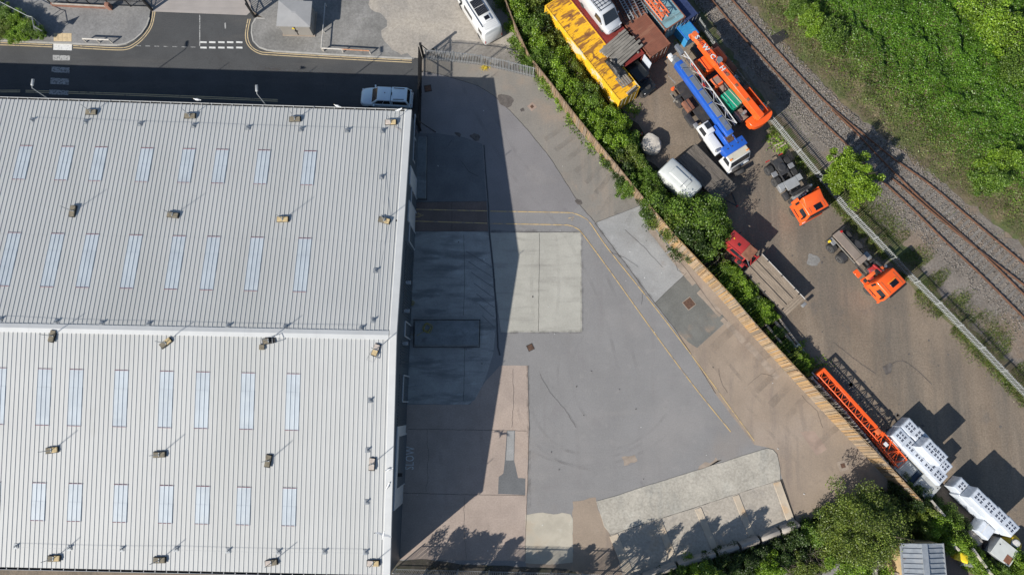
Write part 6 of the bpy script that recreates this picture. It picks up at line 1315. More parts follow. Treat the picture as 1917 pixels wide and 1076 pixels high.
# ------------------------------------------------------------------ red tractor
def red_tractor():
    a, b = W(1412, 480, 1.3), W(1356, 444, 1.6); rz = heading((1399, 479), (1359, 445), 1.8); o = W(1380, 465, 1.2); f = Fr(o, rz)
    t = thing('red_tractor', 'old red tractor with a rusty roof panel hitched to the planked trailer', 'tractor', (o.x, o.y, 0), rz)
    MB().box((.75, 0, 1.15), (2.0, .8, .85)).build('bonnet', 'red_paint', t, .06); MB().box((.2, 0, .7), (3.4, .5, .4)).build('chassis', 'steel_dark', t, .03)
    b1, t1 = (-1.2, .7, -.72, .72), (-1.1, .55, -.68, .68); q = MB(); q.frus(b1, t1, 1.0, 2.3); q.build('cab', 'red_paint', t, .04); fa = faces(b1, t1, 1.0, 2.3)
    for k, nm in ((0, 'windscreen'), (1, 'rear_window')): pane(t, nm, fa[k], .08, .92, .4, .92)
    for k in (2, 3): pane(t, 'side_window', fa[k], .08, .92, .4, .92)
    MB().box((.45, 0, 2.34), (1.95, 1.45, .1)).build('cab_roof', 'red_paint', t, .04); MB().box((-1.0, -.02, 2.3), (.95, 1.35, .06)).build('roof_panel', 'rust_brown', t, .02, 1); MB().box((.45, .68, 2.4), (1.9, .06, .04)).build('gutter', 'red_paint', t)
    MB().cyl((.9, -.1, 2.38), (.9, -.1, 2.43), .06, .06, 8).build('roof_bolt', 'sign_yellow', t); MB().box((.2, .05, 2.4), (.3, .25, .03)).build('roof_vent', 'black', t)
    for s in (-1, 1):
        MB().box((-1.0, s*.95, 1.35), (1.0, .42, .1)).build('mudguard', 'red_paint', t, .04); wheel(t, -.95, s*.95, .72, .42, 'rim_white', lug=True); wheel(t, 1.35, s*.78, .45, .3, 'rim_white', lug=True)
        MB().rod((-1.2, s*.55, 1.1), (-2.1, s*.7, .95), .1, .12).build('link_arm', 'red_paint', t)
        MB().box((1.75, s*.28, 1.2), (.05, .2, .14)).build('headlight', 'lamp_clear', t, .02, 1)
    MB().rod((-2.0, -.9, 1.0), (-2.0, .9, 1.0), .1).build('cross_bar', 'red_paint', t); MB().rod((-1.3, -.5, 1.3), (-2.0, .4, 1.05), .07).build('link_arm', 'red_paint', t); MB().cyl((-1.2, .3, 1.6), (-1.9, .5, 1.1), .04, .04, 8).build('top_link', 'chrome', t)
    MB().cyl((1.15, .25, 1.5), (1.15, .25, 2.7), .05, .05, 8).build('exhaust', 'steel_dark', t); MB().box((.8, -1.0, 1.9), (.06, .3, .4)).build('mirror', 'black', t); MB().rod((.7, -.7, 1.9), (.8, -1.0, 1.9), .03).build('mirror_arm', 'black', t)
red_tractor()
# ------------------------------------------------------------------ white van body under the shrubs
rz = heading((1262, 304), (1310, 349), 2.0); o = W(1274, 335, 1.9); t = thing('white_van', 'white boxy high roofed van half buried in the hedge beside the dark trailer', 'van', (o.x, o.y, 0), rz)
q = MB(); q.loft(hull([(-2.0, 1.9, .4, 1.95, .22), (-1.92, 2.1, .35, 2.1, .26), (-1.2, 2.14, .35, 2.18, .3), (.6, 2.14, .35, 2.2, .3), (1.5, 2.14, .35, 2.16, .3), (1.9, 2.06, .4, 2.0, .28), (2.0, 1.85, .5, 1.8, .25)])); q.build('body', 'white_dirty', t, smooth=True)
q = MB(); q.frus((-1.2, 1.0, -.45, .5), (-1.1, .9, -.38, .42), 2.17, 2.3); q.build('roof_pod', 'white_dirty', t, .04); MB().box((.0, .78, 2.02), (3.2, .1, .08)).build('roof_rail', 'steel_grey', t, .02, 1); MB().box((.55, 0, 2.28), (.08, 1.5, .06)).build('roof_bar', 'galv_dull', t)
for s in (-1, 1):
    pane(t, 'side_window', [(1.6, 1.06, .9), (-1.6, 1.06, .9), (-1.6, 1.0, 1.7), (1.6, 1.0, 1.7)] if s > 0 else [(-1.6, -1.06, .9), (1.6, -1.06, .9), (1.6, -1.0, 1.7), (-1.6, -1.0, 1.7)], .55, .9, .35, .85, off=.03)
    for x in (-1.2, 1.2): wheel(t, x, s*.92, .34, .22)
# ------------------------------------------------------------------ boulder, cone, tyres, spool, poles
def lump(name, px, dims, mat, label, cat, seed, rz=0., z=0., flat=.0):
    p = W(*px, dims[2]*.6); q = MB(); rings = []; nu, nv = 18, 9
    for j in range(nv+1):
        th = math.pi*(j+.02)/(nv+.04) if j else .05
        ring = []
        for i in range(nu):
            ph = 2*math.pi*i/nu; v = Vector((math.sin(th)*math.cos(ph), math.sin(th)*math.sin(ph), math.cos(th))); k = 1+.22*mnoise.noise(v*1.6+Vector((seed, 0, 0)))+.1*mnoise.noise(v*4+Vector((0, seed, 0)))
            zz = max(-.55, min(v.z*k, .62)); ring.append((v.x*k*dims[0], v.y*k*dims[1], (zz+.55)*dims[2]/1.17))
        rings.append(ring)
    q.loft(rings); o = q.build(name, mat, None, smooth=True, angle=35); o.location = (p.x, p.y, z); o.rotation_euler = (0, 0, rz); return tag(o, label, cat)
lump('boulder', (1219, 270), (1.15, .95, 1.0), 'boulder', 'large pale rough boulder at the edge of the hedge', 'boulder', 3, R(-40))
def cone(px, label, rz=0., tilt=0.):
    p = W(*px); t = thing('traffic_cone', label, 'traffic cone', p, rz); t.rotation_euler = (0, tilt, rz)
    MB().box((0, 0, .02), (.38, .38, .04)).build('base', 'black', t, .01, 1)
    for z0, z1, r0, r1, m in ((.04, .3, .15, .1, 'cone_orange'), (.3, .5, .1, .065, 'white_paint'), (.5, .72, .065, .025, 'cone_orange')): MB().cyl((0, 0, z0), (0, 0, z1), r0, r1, 12).build('sleeve' if m == 'white_paint' else 'shell', m, t, smooth=True, angle=50)
cone((1200, 253), 'orange and white traffic cone beside the pale boulder')
def loose_tyre(px, z, r, w, rz, label, lie=False, lean=0.):
    p = W(*px, r if not lie else .2); q = MB(); g = w/2
    q.lathe((0, 0, 0), [(r*.55, -g*.8), (r*.62, -g), (r*.92, -g), (r, -g*.8), (r, g*.8), (r*.92, g), (r*.62, g), (r*.55, g*.8), (r*.55, -g*.8)], 'Y', 22)
    o = q.build('loose_tyre', 'tyre', None, smooth=True, angle=40); o.location = (p.x, p.y, z); o.rotation_euler = (R(90) if lie else lean, 0, rz); return tag(o, label, 'tyre', 'loose tyres lying about the yard')
CR = heading((1243, 120), (1345, 262), 3.0)
loose_tyre((1377, 315), .56, .56, .4, CR+R(90), 'big black tyre standing against the white crane cab front', lean=R(8)); loose_tyre((1385, 321), .54, .56, .4, CR+R(90), 'big black tyre standing against another tyre before the crane', lean=R(14))
loose_tyre((1849, 1023), .15, .4, .26, 0, 'black tyre lying flat behind the battered white tank', True)
p = W(1418, 562, .6); t = thing('cable_spool', 'weathered grey wooden cable spool lying in the shrubs', 'spool', (p.x, p.y, 0))
for z in (.12, .62): MB().cyl((0, 0, z-.03), (0, 0, z+.03), .42, .42, 20).build('flange', 'timber_grey', t)
MB().cyl((0, 0, .15), (0, 0, .6), .18, .18, 14).build('core', 'timber_grey', t); MB().cyl((0, 0, .65), (0, 0, .67), .06, .06, 8).build('hub', 'black', t)
for k, (a, b, r, lb) in enumerate((((1432, 605), (1478, 660), .13, 'long grey timber pole nearest the tall timber fence'), ((1440, 588), (1490, 650), .16, 'thick pale timber pole between two other poles in the shrubs'), ((1454, 590), (1500, 652), .12, 'thin timber pole at the yard edge behind the planked trailer'))):
    pa, pb = W(*a, .4), W(*b, .4); q = MB(); q.cyl(pa, pb, r, r*.85, 9); tag(q.build('timber_pole', 'plank_wood', None, smooth=True, angle=40), lb, 'pole', 'timber poles lying in the shrubs')
p = W(1498, 657, .5); o = MB().box((0, 0, 0), (1.3, .7, .05)).build('metal_sheet', 'metal_sheet', None, .01, 1); o.location = (p.x, p.y, .5); o.rotation_euler = (.15, .1, R(-55)); tag(o, 'bent pale metal sheet on the ends of the timber poles', 'metal sheet')
for k, px in enumerate(((1457, 270), (1463, 274))):
    p = W(*px); o = MB().box((0, 0, .06), (1.0, .14, .1)).build('plank', 'plank_wood', None, .005, 1); o.location = (p.x, p.y, 0); o.rotation_euler = (0, 0, R(25+8*k)); tag(o, 'short pale plank on the grass by the railway fence', 'plank', 'short planks by the railway fence')
# ------------------------------------------------------------------ orange lattice jib on the ground
a, b = W(1536, 695, 1.3), W(1692, 868, 1.1); d = b-a; t = thing('lattice_jib', 'long orange lattice crane jib lying beside the concrete panel wall', 'jib', (a.x, a.y, .5), math.atan2(d.y, d.x)); L = d.length
lattice(t, L*.72, .85, .9, 'orange_paint', 18, .055); MB().box((L*.36, .3, .93), (L*.72, .3, .05)).build('top_plate', 'orange_paint', t, .01, 1)
fj = bpy.data.objects.new('jib_foot', None); C.objects.link(fj); fj.parent = t; fj.location = (L*.7, 0, .05); lattice(fj, L*.3, .95, .85, 'orange_paint', 6, .06, 0, 1.1, .35)
MB().box((.05, 0, .5), (.25, .9, .9)).build('end_plate', 'orange_paint', t, .03); MB().box((L*.66, .1, 1.02), (.5, .5, .14)).build('pivot_block', 'orange_faded', t, .03); MB().box((L*.78, -.1, .9), (.4, .3, .1)).build('warning_plate', 'white_paint', t, .01, 1)
for x in (L*.1, L*.6): MB().box((x, 0, -.25), (.3, 1.1, .5)).build('support_block', 'timber_grey', t)
p = W(1526, 703, .8); o = MB().box((0, 0, .4), (.8, .12, .14)).build('white_bracket', 'white_paint', None, .02, 1); o.location = (p.x, p.y, .35); o.rotation_euler = (0, 0, R(-48)); tag(o, 'white steel bracket at the head of the orange jib', 'bracket')
# ------------------------------------------------------------------ shrink wrapped block packs
PRZ = heading((1687, 817), (1757, 889), 1.4); PKH = 1.35
def glyphs(mb, s):
    """two upright columns reading H + H"""
    def bar(x, y, w, h): mb.box((x, y, 0), (w, h, .004))
    for cx in (-1, 1):
        x = cx*s*.72
        for cy in (-1.05, 1.05):
            y = cy*s*1.1; bar(x-.3*s, y, .24*s, .86*s); bar(x+.3*s, y, .24*s, .86*s); bar(x, y, .4*s, .22*s)
        bar(x, 0, .24*s, .74*s); bar(x-.24*s, 0, .26*s, .24*s); bar(x+.24*s, 0, .26*s, .24*s)
def pack_mesh(seed, lx=1.28, ly=1.22):
    q = MB(); n = 8; rings = []
    zs = [(0, 1.0), (.25, 1.01), (.6, 1.0), (1.0, 1.0), (1.25, .985), (1.33, .93), (PKH, .8)]
    for z, k in zs:
        ring = []
        for sx, sy, ex, ey in ((-1, -1, 1, -1), (1, -1, 1, 1), (1, 1, -1, 1), (-1, 1, -1, -1)):
            for i in range(n):
                u = i/n; x, y = sx+(ex-sx)*u, sy+(ey-sy)*u; w = 1+.03*mnoise.noise(Vector((x*3, y*3, z*3+seed)))
                ring.append((x*lx/2*k*w, y*ly/2*k*w, z+(.03*mnoise.noise(Vector((x*2, y*2, seed))) if z > 1.2 else 0)))
        rings.append(ring)
    q.loft(rings); return q.mesh('wrap', 'wrap_white', smooth=True, angle=60)
PKM = [pack_mesh(s) for s in (1, 5, 9, 13)]
gm = MB(); glyphs(gm, .25); GM = gm.mesh('printed_mark', 'wrap_print')
pm = MB()
for y in (-.45, 0, .45): pm.box((0, y, .06), (1.2, .1, .1))
for x in (-.5, -.17, .17, .5): pm.box((x, 0, .13), (.12, 1.1, .03))
PM = pm.mesh('pallet_base', 'plank_wood')
def pack(px, tier, label, i, mark=True, grp='white wrapped block packs', rz=0.):
    zt = (tier+1)*(PKH+.12); p = W(*px, zt); z = tier*(PKH+.14)
    t = thing('block_pack', label, 'wrapped pack', (p.x, p.y, z), PRZ+random.gauss(0, .02)+rz, grp); link('pallet_base', PM, t); link('wrap', PKM[i % 4], t, (0, 0, .14))
    if mark: m_ = link('printed_mark', GM, t, (0, 0, PKH+.165)); m_.rotation_euler = (0, 0, R(90))
    return p
BESIDE = 'white wrapped block pack in the low row nearest the orange jib'
for i, px in enumerate(((1687, 817), (1705, 835.5), (1723, 854), (1740.5, 872), (1757.5, 890))): pack(px, 0, BESIDE, i)
for i, px in enumerate(((1704, 800), (1722.5, 816.5))): pack(px, 0, 'white wrapped block pack in the low row beside the tall pair', i+1)
for i, px in enumerate(((1742, 838), (1757.5, 853))):
    p = W(*px, 2*(PKH+.12)); t = pack(px, 1, 'white wrapped block pack on the second tier above the jib side stack', i)
    q_ = thing('block_pack', 'white wrapped block pack carrying another pack beside the jib side row', 'wrapped pack', (p.x, p.y, 0), PRZ, 'white wrapped block packs'); link('pallet_base', PM, q_); link('wrap', PKM[i], q_, (0, 0, .14))
pack((1767, 871), 0, 'white wrapped block pack standing in the shadow of the tall pair', 2)
pack((1803, 912), 0, 'white wrapped block pack at the low end of the second stack', 1)
for i, px in enumerate(((1833.5, 932), (1852.5, 949.5), (1872, 967), (1891.5, 985.5))):
    p = W(*px, 2*(PKH+.12)); pack(px, 1, 'white wrapped block pack on the upper tier of the second stack', i)
    q_ = thing('block_pack', 'white wrapped block pack on the lower tier of the second stack', 'wrapped pack', (p.x, p.y, 0), PRZ, 'white wrapped block packs'); link('pallet_base', PM, q_); link('wrap', PKM[i], q_, (0, 0, .14))
p = W(1847, 992, 1.5); t = thing('plain_white_pack', 'plain greyish white wrapped pack without print beside the second stack', 'wrapped pack', (p.x, p.y, 0), PRZ+.1); link('pallet_base', PM, t); link('wrap', PKM[2], t, (0, 0, .14)); MB().box((-.2, 0, PKH+.14), (.05, 1.15, .02)).build('strap', 'plastic_white', t)
# ------------------------------------------------------------------ tanks and clutter at the corner
M('tank_grey', (.36, .37, .36), .6, var=.12, scale=1.5, layers=[((.24, .22, .19), 1.2, .52, .7, .6)]); M('water_dark', (.02, .035, .06), .1, var=.1)
p = W(1706, 884, .9); rz = PRZ; t = thing('open_tank', 'open grey steel tank with dark water beside the wrapped packs', 'tank', (p.x, p.y, 0), rz)
for x, y, lx, ly in ((0, -.85, 2.6, .1), (0, .85, 2.6, .1), (-1.25, 0, .1, 1.6), (1.25, 0, .12, 1.6)): MB().box((x, y, .45), (lx, ly, .9)).build('tank_wall', 'tank_grey', t, .01, 1)
MB().box((-.45, -.1, .72), (1.5, 1.55, .05)).build('inner_ledge', 'tank_grey', t); MB().box((.3, .15, .62), (1.8, 1.3, .04)).build('water', 'water_dark', t)
p = W(1735, 911, .9); t = thing('covered_box', 'flat topped pale grey metal box between the tank and the ivy', 'box', (p.x, p.y, 0), PRZ+.05); MB().box((0, 0, .42), (1.75, 1.7, .8)).build('body', 'tank_grey', t, .02, 1); MB().box((0, 0, .86), (1.85, 1.8, .06)).build('lid', 'tank_grey', t, .015, 1)
for y in (-.6, .6): MB().box((.75 if y > 0 else -.75, y, .9), (.08, .08, .04)).build('lid_bolt', 'black', t)
p = W(1881, 1033, 1.2); t = thing('white_tank', 'battered white metal tank with rusty lid corner', 'tank', (p.x, p.y, 0), PRZ+.15); MB().box((0, 0, .6), (1.9, 1.6, 1.15)).build('body', 'metal_sheet', t, .03); MB().box((0, 0, 1.2), (1.95, 1.65, .05)).build('lid', 'white_dirty', t, .015, 1); MB().box((.55, -.35, 1.235), (.6, .7, .02)).build('rust_plate', 'rust_brown', t); MB().box((-.7, .3, 1.24), (.12, .06, .03)).build('handle', 'black', t)
o = lump('yellow_sack', (1893, 1017), (.85, .75, .8), 'bag_yellow', 'bulging yellow sack behind the battered white tank', 'sack', 8); 
o = lump('white_liner', (1890, 1013), (.4, .35, .25), 'plastic_white', 'crumpled white plastic liner on top of the yellow sack', 'plastic liner', 11, z=.78)
t = cone((1864, 1008), 'fallen orange and white traffic cone beside the plain white pack', R(-20), R(80))
p = W(1803, 1042, .9); t = thing('yellow_skip_lid', 'yellow grit bin beside the ivy covered wall', 'grit bin', (p.x, p.y, 0), R(-20)); q = MB(); q.frus((-.5, .5, -.35, .35), (-.6, .6, -.42, .42), 0, .7); q.build('body', 'sign_yellow', t, .03); q = MB(); q.frus((-.64, .64, -.46, .46), (-.5, .5, -.3, .3), .7, .9); q.build('lid', 'sign_yellow', t, .03)
p = W(1810, 1054, .4); o = MB().cyl((-.6, 0, .3), (.6, 0, .3), .28, .28, 14).build('drum', 'steel_grey', None, smooth=True, angle=40); o.location = (p.x, p.y, 0); o.rotation_euler = (0, 0, R(-8)); tag(o, 'grey drum lying on its side below the yellow grit bin', 'drum')
lump('rubble_heap', (1823, 1005), (.9, .5, .7), 'concrete_block', 'grey rubble heap between the ivy and the tyre', 'rubble', 5, R(-55))
# shed
a, b = W(1687, 1017, 2.9), W(1764, 1015, 2.9); L = b.x-a.x; c = (a+b)/2; y1 = c.y; y0 = y1-9.0
sh = thing('shed', 'tan walled shed with a pale ribbed metal roof', 'shed', (c.x, y0+4.5, 0)); hx = L/2
MB().prism([(-hx+.1, -4.4), (hx-.1, -4.4), (hx-.1, 4.4), (-hx+.1, 4.4)], 0, 2.75).build('wall', 'tan_wall', sh)
for s in (-1, 1):
    nsh = 22; w = 9.0/nsh
    for i in range(nsh):
        yc = 4.5-w*(i+.5); q = MB(); q.add([(s*.2, yc-w/2, 3.18), (s*.2, yc+w*.28, 3.18), (s*hx, yc+w*.28, 2.88), (s*hx, yc-w/2, 2.88), (s*.2, yc+w*.3, 3.24), (s*.2, yc+w/2, 3.24), (s*hx, yc+w/2, 2.94), (s*hx, yc+w*.3, 2.94)], [(0, 3, 2, 1), (1, 2, 7, 4), (4, 7, 6, 5)]); q.build('roof_panel', 'metal_sheet', sh)
q = MB(); q.box((0, 0, 3.27), (.5, 9.05, .06)); q.build('ridge_cap', 'metal_sheet', sh); MB().box((-hx-.06, 0, 2.86), (.12, 9.0, .1)).build('gutter', 'galv_dull', sh); MB().box((hx+.06, 0, 2.86), (.12, 9.0, .1)).build('gutter', 'galv_dull', sh)
MB().box((0, 4.45, 2.98), (L, .08, .14)).build('barge_board', 'galv_dull', sh); MB().box((-hx+.06, 1.6, 1.6), (.08, .5, .9)).build('door', 'plank_wood', sh)
ground('shed_yard', [(1660, 1010), (1770, 985), (1860, 1100), (1640, 1110)], .016, 'tarmac_brown_dark', .1)
# ------------------------------------------------------------------ vegetation
leaf_mat('leaf_bright', [(0.090, 0.169, 0.016), (0.181, 0.315, 0.024), (0.296, 0.429, 0.040)], .35)
leaf_mat('leaf_mid', [(0.054, 0.109, 0.016), (0.112, 0.205, 0.023), (0.186, 0.282, 0.038)], .3)
leaf_mat('leaf_dark', [(0.021, 0.046, 0.011), (0.045, 0.085, 0.016), (0.080, 0.124, 0.027)], .25)
leaf_mat('leaf_olive', [(0.071, 0.109, 0.017), (0.142, 0.205, 0.029), (0.213, 0.259, 0.042)], .25)
leaf_mat('leaf_tree', [(0.104, 0.180, 0.013), (0.206, 0.343, 0.019), (0.330, 0.469, 0.040)], .4)
leaf_mat('grass_mix', [(0.065, 0.104, 0.016), (0.117, 0.182, 0.026), (0.221, 0.195, 0.072)], .3)
leaf_mat('dry_stalk', [(.12, .09, .05), (.2, .16, .1), (.3, .25, .17)], .1)
leaf_mat('bramble', [(0.044, 0.110, 0.009), (0.096, 0.219, 0.014), (0.158, 0.312, 0.023)], .35)
leaf_mat('bramble_olive', [(0.079, 0.105, 0.026), (0.140, 0.175, 0.038), (0.245, 0.228, 0.079)], .3)
M('bark', (.1, .08, .06), .95, var=.25, scale=3, bump=.02, bscale=10); M('twig', (.2, .17, .14), .95, var=.2, scale=3)
leaf_mat('flower_yellow', [(.5, .38, .02), (.65, .5, .03)], .1)
def leaf_arrays(ctr, size, up=.9, rs=None, aspect=.55):
    """a folded diamond per centre; size array"""
    rs = rs or rng; n = len(ctr); nrm = rs.normal(size=(n, 3)); nrm[:, 2] = np.abs(nrm[:, 2])+up; nrm /= np.linalg.norm(nrm, axis=1)[:, None]
    a = rs.normal(size=(n, 3)); a -= nrm*np.sum(a*nrm, axis=1)[:, None]; a /= np.linalg.norm(a, axis=1)[:, None]; b = np.cross(nrm, a)
    s = np.asarray(size)[:, None] if np.ndim(size) else np.full((n, 1), size)
    p0 = ctr-a*s*.5; p2 = ctr+a*s*.5; p1 = ctr+b*s*aspect*.5+nrm*s*.08; p3 = ctr-b*s*aspect*.5+nrm*s*.08
    V = np.stack([p0, p1, p2, p3], 1).reshape(-1, 3); F = np.arange(4*n).reshape(-1, 4); return V, F
def crown_mesh(name, mat, n_cl, n_leaf, size, seed, rx=1., ry=1., rz=1., cr=.36, zoff=0., spike=0., hollow=.55):
    """clumped crown inside a unit ellipsoid standing on z=0 (height 2*rz when zoff)"""
    rs = np.random.default_rng(seed); C_ = []
    for k in range(n_cl):
        v = rs.normal(size=3); v /= np.linalg.norm(v); v[2] = abs(v[2])*1.0-.15
        r = rs.uniform(hollow, 1.)**.6; C_.append(v*r*(1+.18*rs.normal()))
    C_ = np.array(C_); idx = rs.integers(0, n_cl, n_leaf); rad = rs.uniform(.6, 1.25, n_cl)*cr
    d = rs.normal(size=(n_leaf, 3)); d /= np.linalg.norm(d, axis=1)[:, None]; d *= (rs.random(n_leaf)**.45)[:, None]*rad[idx][:, None]
    if spike: d[:, :2] *= 1; 
    p = C_[idx]+d; p[:, 2] = np.maximum(p[:, 2], -.05)
    p *= np.array([rx, ry, rz]); p[:, 2] += zoff
    V, F = leaf_arrays(p, rs.uniform(.65, 1.3, n_leaf)*size, .7, rs); return raw_mesh(name, V, F, mat)
def stems_mesh(seed, h, spread, n, r, mat='bark', nm='stem'):
    rs = random.Random(seed); q = MB()
    for i in range(n):
        a = rs.uniform(0, 6.28); k = rs.uniform(.4, 1)*spread; m = Vector((k*.4*math.cos(a), k*.4*math.sin(a), h*.55)); e = Vector((k*math.cos(a+.3), k*math.sin(a+.3), h*rs.uniform(.8, 1.05)))
        q.cyl((0, 0, 0), m, r, r*.7, 6); q.cyl(m, e, r*.7, r*.25, 5)
        for j in range(2):
            a2 = a+rs.uniform(-1.2, 1.2); e2 = m+Vector((k*.6*math.cos(a2), k*.6*math.sin(a2), h*.35)); q.cyl(m, e2, r*.45, r*.15, 5)
    return q.mesh(nm, mat, smooth=True)
SHR = {}
def shrub_kind(key, mat, seed, n=2600, size=.2, cl=22, cr=.4):
    SHR[key] = [(crown_mesh('crown', mat, cl, n, size, seed+i, 1, 1, .95, cr), stems_mesh(seed+i, .75, .6, 5, .035)) for i in range(3)]
shrub_kind('bright', 'leaf_bright', 100, 14000, .088, 40, .34); shrub_kind('mid', 'leaf_mid', 200, 14000, .082, 40, .34); shrub_kind('dark', 'leaf_dark', 300, 12000, .088, 40, .34); shrub_kind('olive', 'leaf_olive', 400, 14000, .075, 40, .32)
WORD = {'bright': 'bright yellow green leafy shrub', 'mid': 'mid green leafy shrub', 'dark': 'dark green leafy shrub', 'olive': 'olive green leafy shrub'}
def shrub(px, r, h, kind, where, group, z=0., py_z=None, rnd=None):
    p = W(px[0], px[1], z+h*.5); cm, sm = random.choice(SHR[kind]); t = thing('shrub', WORD[kind]+' '+where, 'shrub', (p.x, p.y, z), random.uniform(0, 6.28), group)
    t.scale = (r, r*random.uniform(.85, 1.15), h); link('crown', cm, t); link('stems', sm, t); return t
GH = 'hedge shrubs along the timber fences'
A = 'between the brown fence and the yellow container'
for px, r, h, k in (((952, -8), 1.5, 2.2, 'mid'), ((975, 18), 1.7, 2.6, 'bright'), ((1003, -5), 1.8, 2.6, 'olive'), ((990, 52), 1.6, 2.4, 'mid'), ((1022, 40), 1.6, 2.4, 'dark'), ((1008, 85), 1.6, 2.6, 'bright'), ((1035, 78), 1.5, 2.3, 'olive'), ((996, 108), 1.2, 2.2, 'mid'), ((1024, 116), 1.5, 2.4, 'mid'), ((1050, 108), 1.4, 2.0, 'bright'), ((1046, 142), 1.5, 2.3, 'bright'), ((1072, 138), 1.4, 2.1, 'olive'), ((1066, 165), 1.5, 2.2, 'bright'), ((1095, 172), 1.5, 2.2, 'mid'), ((1088, 195), 1.4, 2.2, 'bright'), ((1116, 200), 1.5, 2.2, 'mid'), ((1110, 222), 1.4, 2.2, 'bright'), ((1136, 216), 1.3, 1.9, 'bright')): shrub(px, r, h, k, A, GH)
B_ = 'between the brown fence and the pale boulder'
for px, r, h, k in (((1130, 245), 1.4, 2.2, 'bright'), ((1160, 240), 1.4, 2.0, 'bright'), ((1155, 268), 1.5, 2.4, 'bright'), ((1180, 262), 1.2, 1.7, 'mid'), ((1150, 290), 1.2, 2.0, 'dark'), ((1178, 296), 1.5, 2.3, 'olive'), ((1172, 322), 1.2, 2.0, 'dark'), ((1196, 312), 1.1, 1.8, 'mid'), ((1206, 336), 1.2, 2.0, 'mid'), ((1180, 345), 1.2, 2.0, 'mid')): shrub(px, r, h, k, B_, GH)
D_ = 'in the tall clump beside the white high roofed van'
for px, r, h, k in (((1215, 330), 1.0, 2.0, 'mid'), ((1222, 358), 1.4, 2.5, 'mid'), ((1238, 384), 1.5, 2.8, 'mid'), ((1235, 392), 1.6, 2.6, 'dark'), ((1268, 398), 1.5, 2.8, 'mid'), ((1305, 392), 1.3, 2.4, 'dark'), ((1262, 415), 1.8, 2.8, 'olive'), ((1290, 408), 2.1, 3.6, 'mid'), ((1320, 398), 1.9, 3.2, 'mid'), ((1290, 440), 1.9, 3.0, 'dark'), ((1318, 430), 2.1, 3.6, 'mid'), ((1342, 425), 1.5, 2.6, 'mid'), ((1315, 455), 1.6, 2.6, 'dark'), ((1340, 450), 1.5, 2.6, 'mid')): shrub(px, r, h, k, D_, GH)
E_ = 'between the tall fence and the planked trailer'
for px, r, h, k in (((1366, 506), 1.1, 1.7, 'bright'), ((1352, 512), 1.0, 1.5, 'mid'), ((1376, 528), 1.2, 1.6, 'bright'), ((1392, 546), 1.2, 1.7, 'bright'), ((1408, 540), .9, 1.3, 'mid'), ((1406, 572), 1.0, 1.4, 'mid'), ((1430, 584), 1.2, 1.7, 'bright'), ((1444, 592), .8, 1.1, 'bright'), ((1456, 622), .7, .9, 'mid'), ((1472, 645), .7, .9, 'mid'), ((1488, 668), 1.1, 1.5, 'olive'), ((1502, 680), 1.0, 1.3, 'bright'), ((1510, 696), .8, 1.1, 'olive')): shrub(px, r, h, k, E_, GH)
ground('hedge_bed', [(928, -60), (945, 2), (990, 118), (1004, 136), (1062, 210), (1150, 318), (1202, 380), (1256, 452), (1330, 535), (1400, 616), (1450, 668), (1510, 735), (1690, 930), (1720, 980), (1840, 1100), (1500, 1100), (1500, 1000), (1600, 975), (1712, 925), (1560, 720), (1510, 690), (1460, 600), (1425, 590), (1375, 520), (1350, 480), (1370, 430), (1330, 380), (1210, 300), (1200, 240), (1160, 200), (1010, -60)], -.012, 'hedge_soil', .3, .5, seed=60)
# ivy corner beside tanks and the wall
F_ = 'in the corner between the fence end and the metal tanks'
for px, r, h, k in (((1690, 905), 1.0, 1.4, 'dark'), ((1708, 918), 1.2, 1.5, 'dark'), ((1722, 935), 1.2, 1.5, 'dark'), ((1700, 940), 1.4, 2.0, 'dark'), ((1745, 945), 1.1, 1.3, 'dark'), ((1758, 958), 1.1, 1.3, 'mid'), ((1735, 962), 1.3, 2.0, 'olive'), ((1725, 985), 1.3, 2.2, 'olive'), ((1755, 982), 1.3, 2.0, 'bright'), ((1778, 975), 1.2, 1.6, 'mid'), ((1780, 998), 1.3, 2.0, 'bright'), ((1800, 990), 1.0, 1.4, 'dark'), ((1800, 1015), 1.2, 1.8, 'bright'), ((1812, 1030), 1.0, 1.5, 'mid'), ((1828, 1050), 1.1, 1.5, 'bright'), ((1845, 1068), 1.2, 1.6, 'bright'), ((1866, 1062), .9, 1.2, 'dark'), ((1885, 1070), 1.1, 1.5, 'mid'), ((1905, 1052), 1.3, 1.9, 'bright'), ((1915, 1075), 1.3, 1.9, 'bright')): shrub(px, r, h, k, F_, 'shrubs in the south east corner')
G_ = 'behind the precast block wall of the storage bay'
for px, r, h, k in (((1310, 1062), 1.2, 1.9, 'bright'), ((1338, 1072), 1.5, 2.0, 'dark'), ((1365, 1055), 1.3, 1.7, 'dark'), ((1395, 1062), 1.3, 2.0, 'dark'), ((1420, 1040), 1.2, 1.6, 'dark'), ((1440, 1062), 1.3, 2.2, 'bright'), ((1470, 1035), 1.3, 1.8, 'dark'), ((1500, 1018), 1.4, 1.9, 'dark'), ((1500, 1060), 1.3, 2.0, 'olive'), ((1530, 1000), 1.4, 1.9, 'mid'), ((1530, 1045), 1.4, 2.0, 'olive'), ((1558, 980), 1.4, 1.9, 'dark'), ((1690, 962), 1.3, 2.2, 'olive'), ((1665, 945), 1.2, 1.8, 'dark'), ((1280, 1085), 1.3, 1.7, 'dark'), ((1240, 1095), 1.2, 1.6, 'dark')): shrub(px, r, h, k, G_, 'shrubs behind the storage bay wall')
